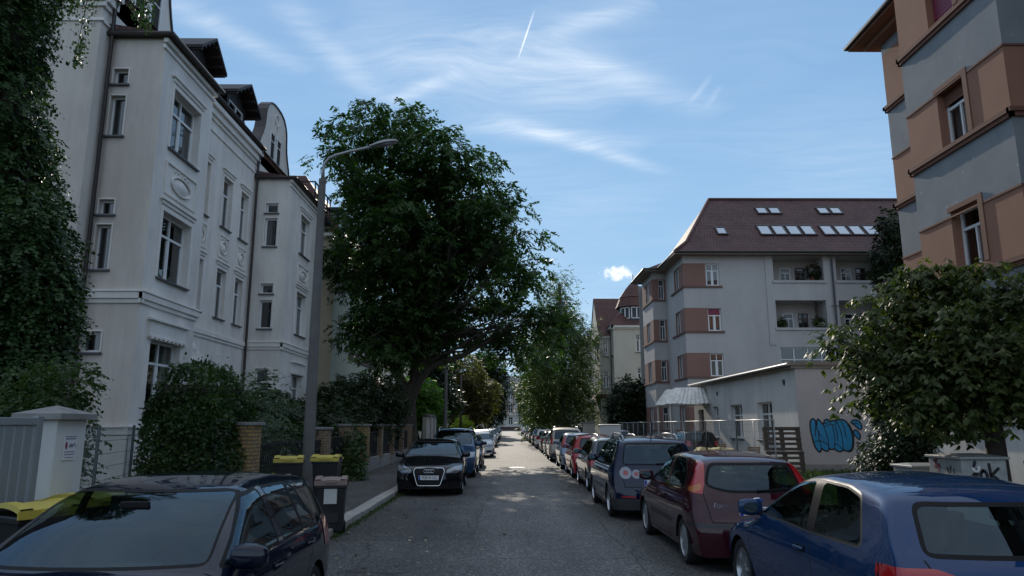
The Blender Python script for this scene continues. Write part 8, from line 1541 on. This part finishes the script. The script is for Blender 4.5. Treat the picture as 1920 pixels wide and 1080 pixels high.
LEFT = [('blue grey high roofed car right behind the black hatchback', SUV, P_mblue, 27.4, -2.0), ('dark blue hatchback between the blue grey car and the white one', HATCH, P_dblue, 32.6, -1.95), ('white hatchback with a dark lower grille, nose in the sunlight', variant(A3, .97, 1.0), P_white, 43.4, -1.72), ('silver estate behind the white hatchback', ESTATE, P_silver, 49.4, -1.8), ('pale silver car in the sun beyond the white and silver pair', HATCH, P_silver, 62, -1.8), ('white car behind the pale silver car', HATCH, P_white, 68, -1.85), ('dark car at the far left end of the sunny row', SMALL, P_grey, 78, -1.85), ('black car almost at the end of the left row', HATCH, P_black, 90, -1.85), ('white car last in the left row near the far block', HATCH, P_white, 112, -1.9), ('grey car in the left row before the last white one', ESTATE, P_grey, 101, -1.9)]
for i, (lab, sp, pm, y, x) in enumerate(LEFT): car('parked_car', lab, sp, pm, (x, y, 0), math.pi, False, GROUP_L, plate_f='' if y < 60 else None)
# right kerb, tails towards us
c, B = car('parked_car', 'bright blue three door hatchback nearest on the right with a red rear lamp', A3, P_blue, (3.31, 6.58, 0), 0, True, GROUP_R, plate_r='L XA 83')
rp_ = MB(); x = B.hw(1.03, .80); rp_.box(-x - .012, -x + .002, .99, 1.07, .785, .825); rp_.build('indicator', M_tailw, c, bev=.004)
c, B = car('parked_car', 'dark red hatchback with tall red lamps beside its rear window', FOCUS, P_red, (3.15, 11.3, 0), R(.4), True, GROUP_R, plate_r='L F 217')
h, n = B.hit((0, -5, .865), (0, 1, 0)); e = MB(); e.lathe([(1, 0), (.96, .008), (.6, .012), (.001, .013)], 20, lambda a, b, hh: Vector((h.x + .075 * a, h.y - hh, h.z + .032 * b))); eo = e.build('emblem', M_chrome, c, smooth=True); e = MB(); e.lathe([(1, .0135), (.001, .0145)], 20, lambda a, b, hh: Vector((h.x + .062 * a, h.y - hh, h.z + .024 * b))); e.build('emblem_field', M_plateblue, eo)
text_mesh('emblem_script', 'Ford', .038, M_chrome, eo, Matrix.Translation((h.x, h.y - .016, h.z)) @ Matrix.Rotation(math.pi / 2, 4, 'X'), .001)
h, n = B.hit((-.46, -5, .80), (0, 1, 0)); text_mesh('model_script', 'Focus', .085, M_chrome, c, Matrix.Translation((-.46, h.y - .008, .80)) @ Matrix.Rotation(-.10, 4, 'Z') @ Matrix.Rotation(math.pi / 2, 4, 'X'), .003)
c, B = car('parked_car', 'tall dark blue car with pairs of round rear lamps and roof rails', PLUS, P_dblue, (2.88, 16.3, 0), R(.2), True, GROUP_R, plate_r='L KT 540')
RIGHT = [('dark grey estate with roof rails and dark red lamps ahead of the tall blue car', ESTATE, P_grey, 21.9, 3.05), ('red hatchback squeezed between the grey estate and the steel blue car', HATCH, P_brightred, 27.0, 3.05), ('steel blue hatchback with a bright roof past the red hatchback', SMALL, P_lblue, 32.0, 3.0), ('beige off road car standing taller than its row', SUV, P_beige, 38.4, 2.95), ('silver hatchback in front of the beige off road car', HATCH, P_silver, 44.0, 3.0), ('black hatchback far along the right row', HATCH, P_black, 49.5, 3.0), ('white estate far along the right row', ESTATE, P_white, 58, 3.0), ('dark blue estate in the right row, catching sun on its tailgate', ESTATE, P_mblue, 66, 3.0), ('black off road car in the distance on the right', SUV, P_black, 76, 3.0), ('silver small car in the distance on the right', SMALL, P_silver, 84, 3.0), ('grey hatchback in the distance on the right', HATCH, P_grey, 95, 3.0)]
for i, (lab, sp, pm, y, x) in enumerate(RIGHT): car('parked_car', lab, sp, pm, (x, y, 0), 0, False, GROUP_R, plate_r='' if y < 40 else None)
VAN = variant(PLUS, 1.25, 1.5); VAN.pop('tailclear'); VAN.pop('rails'); VAN.pop('aerial'); VAN['tail'] = [('xz', [(.74, .9), (.88, .9), (.88, 1.5), (.76, 1.5)])]
car('parked_van', 'grey white panel van standing tall at the far end of the right row', VAN, P_white, (3.0, 125, 0), 0, False, GROUP_R)[0]['category'] = 'van'
car('parked_car', 'silver car in the yard half hidden by the pale cabinet', HATCH, P_silver, (6.6, 46.5, .07), R(10), False)
car('parked_car', 'black car in the yard behind the mesh fence', HATCH, P_black, (9.1, 36.5, .07), R(4), False)
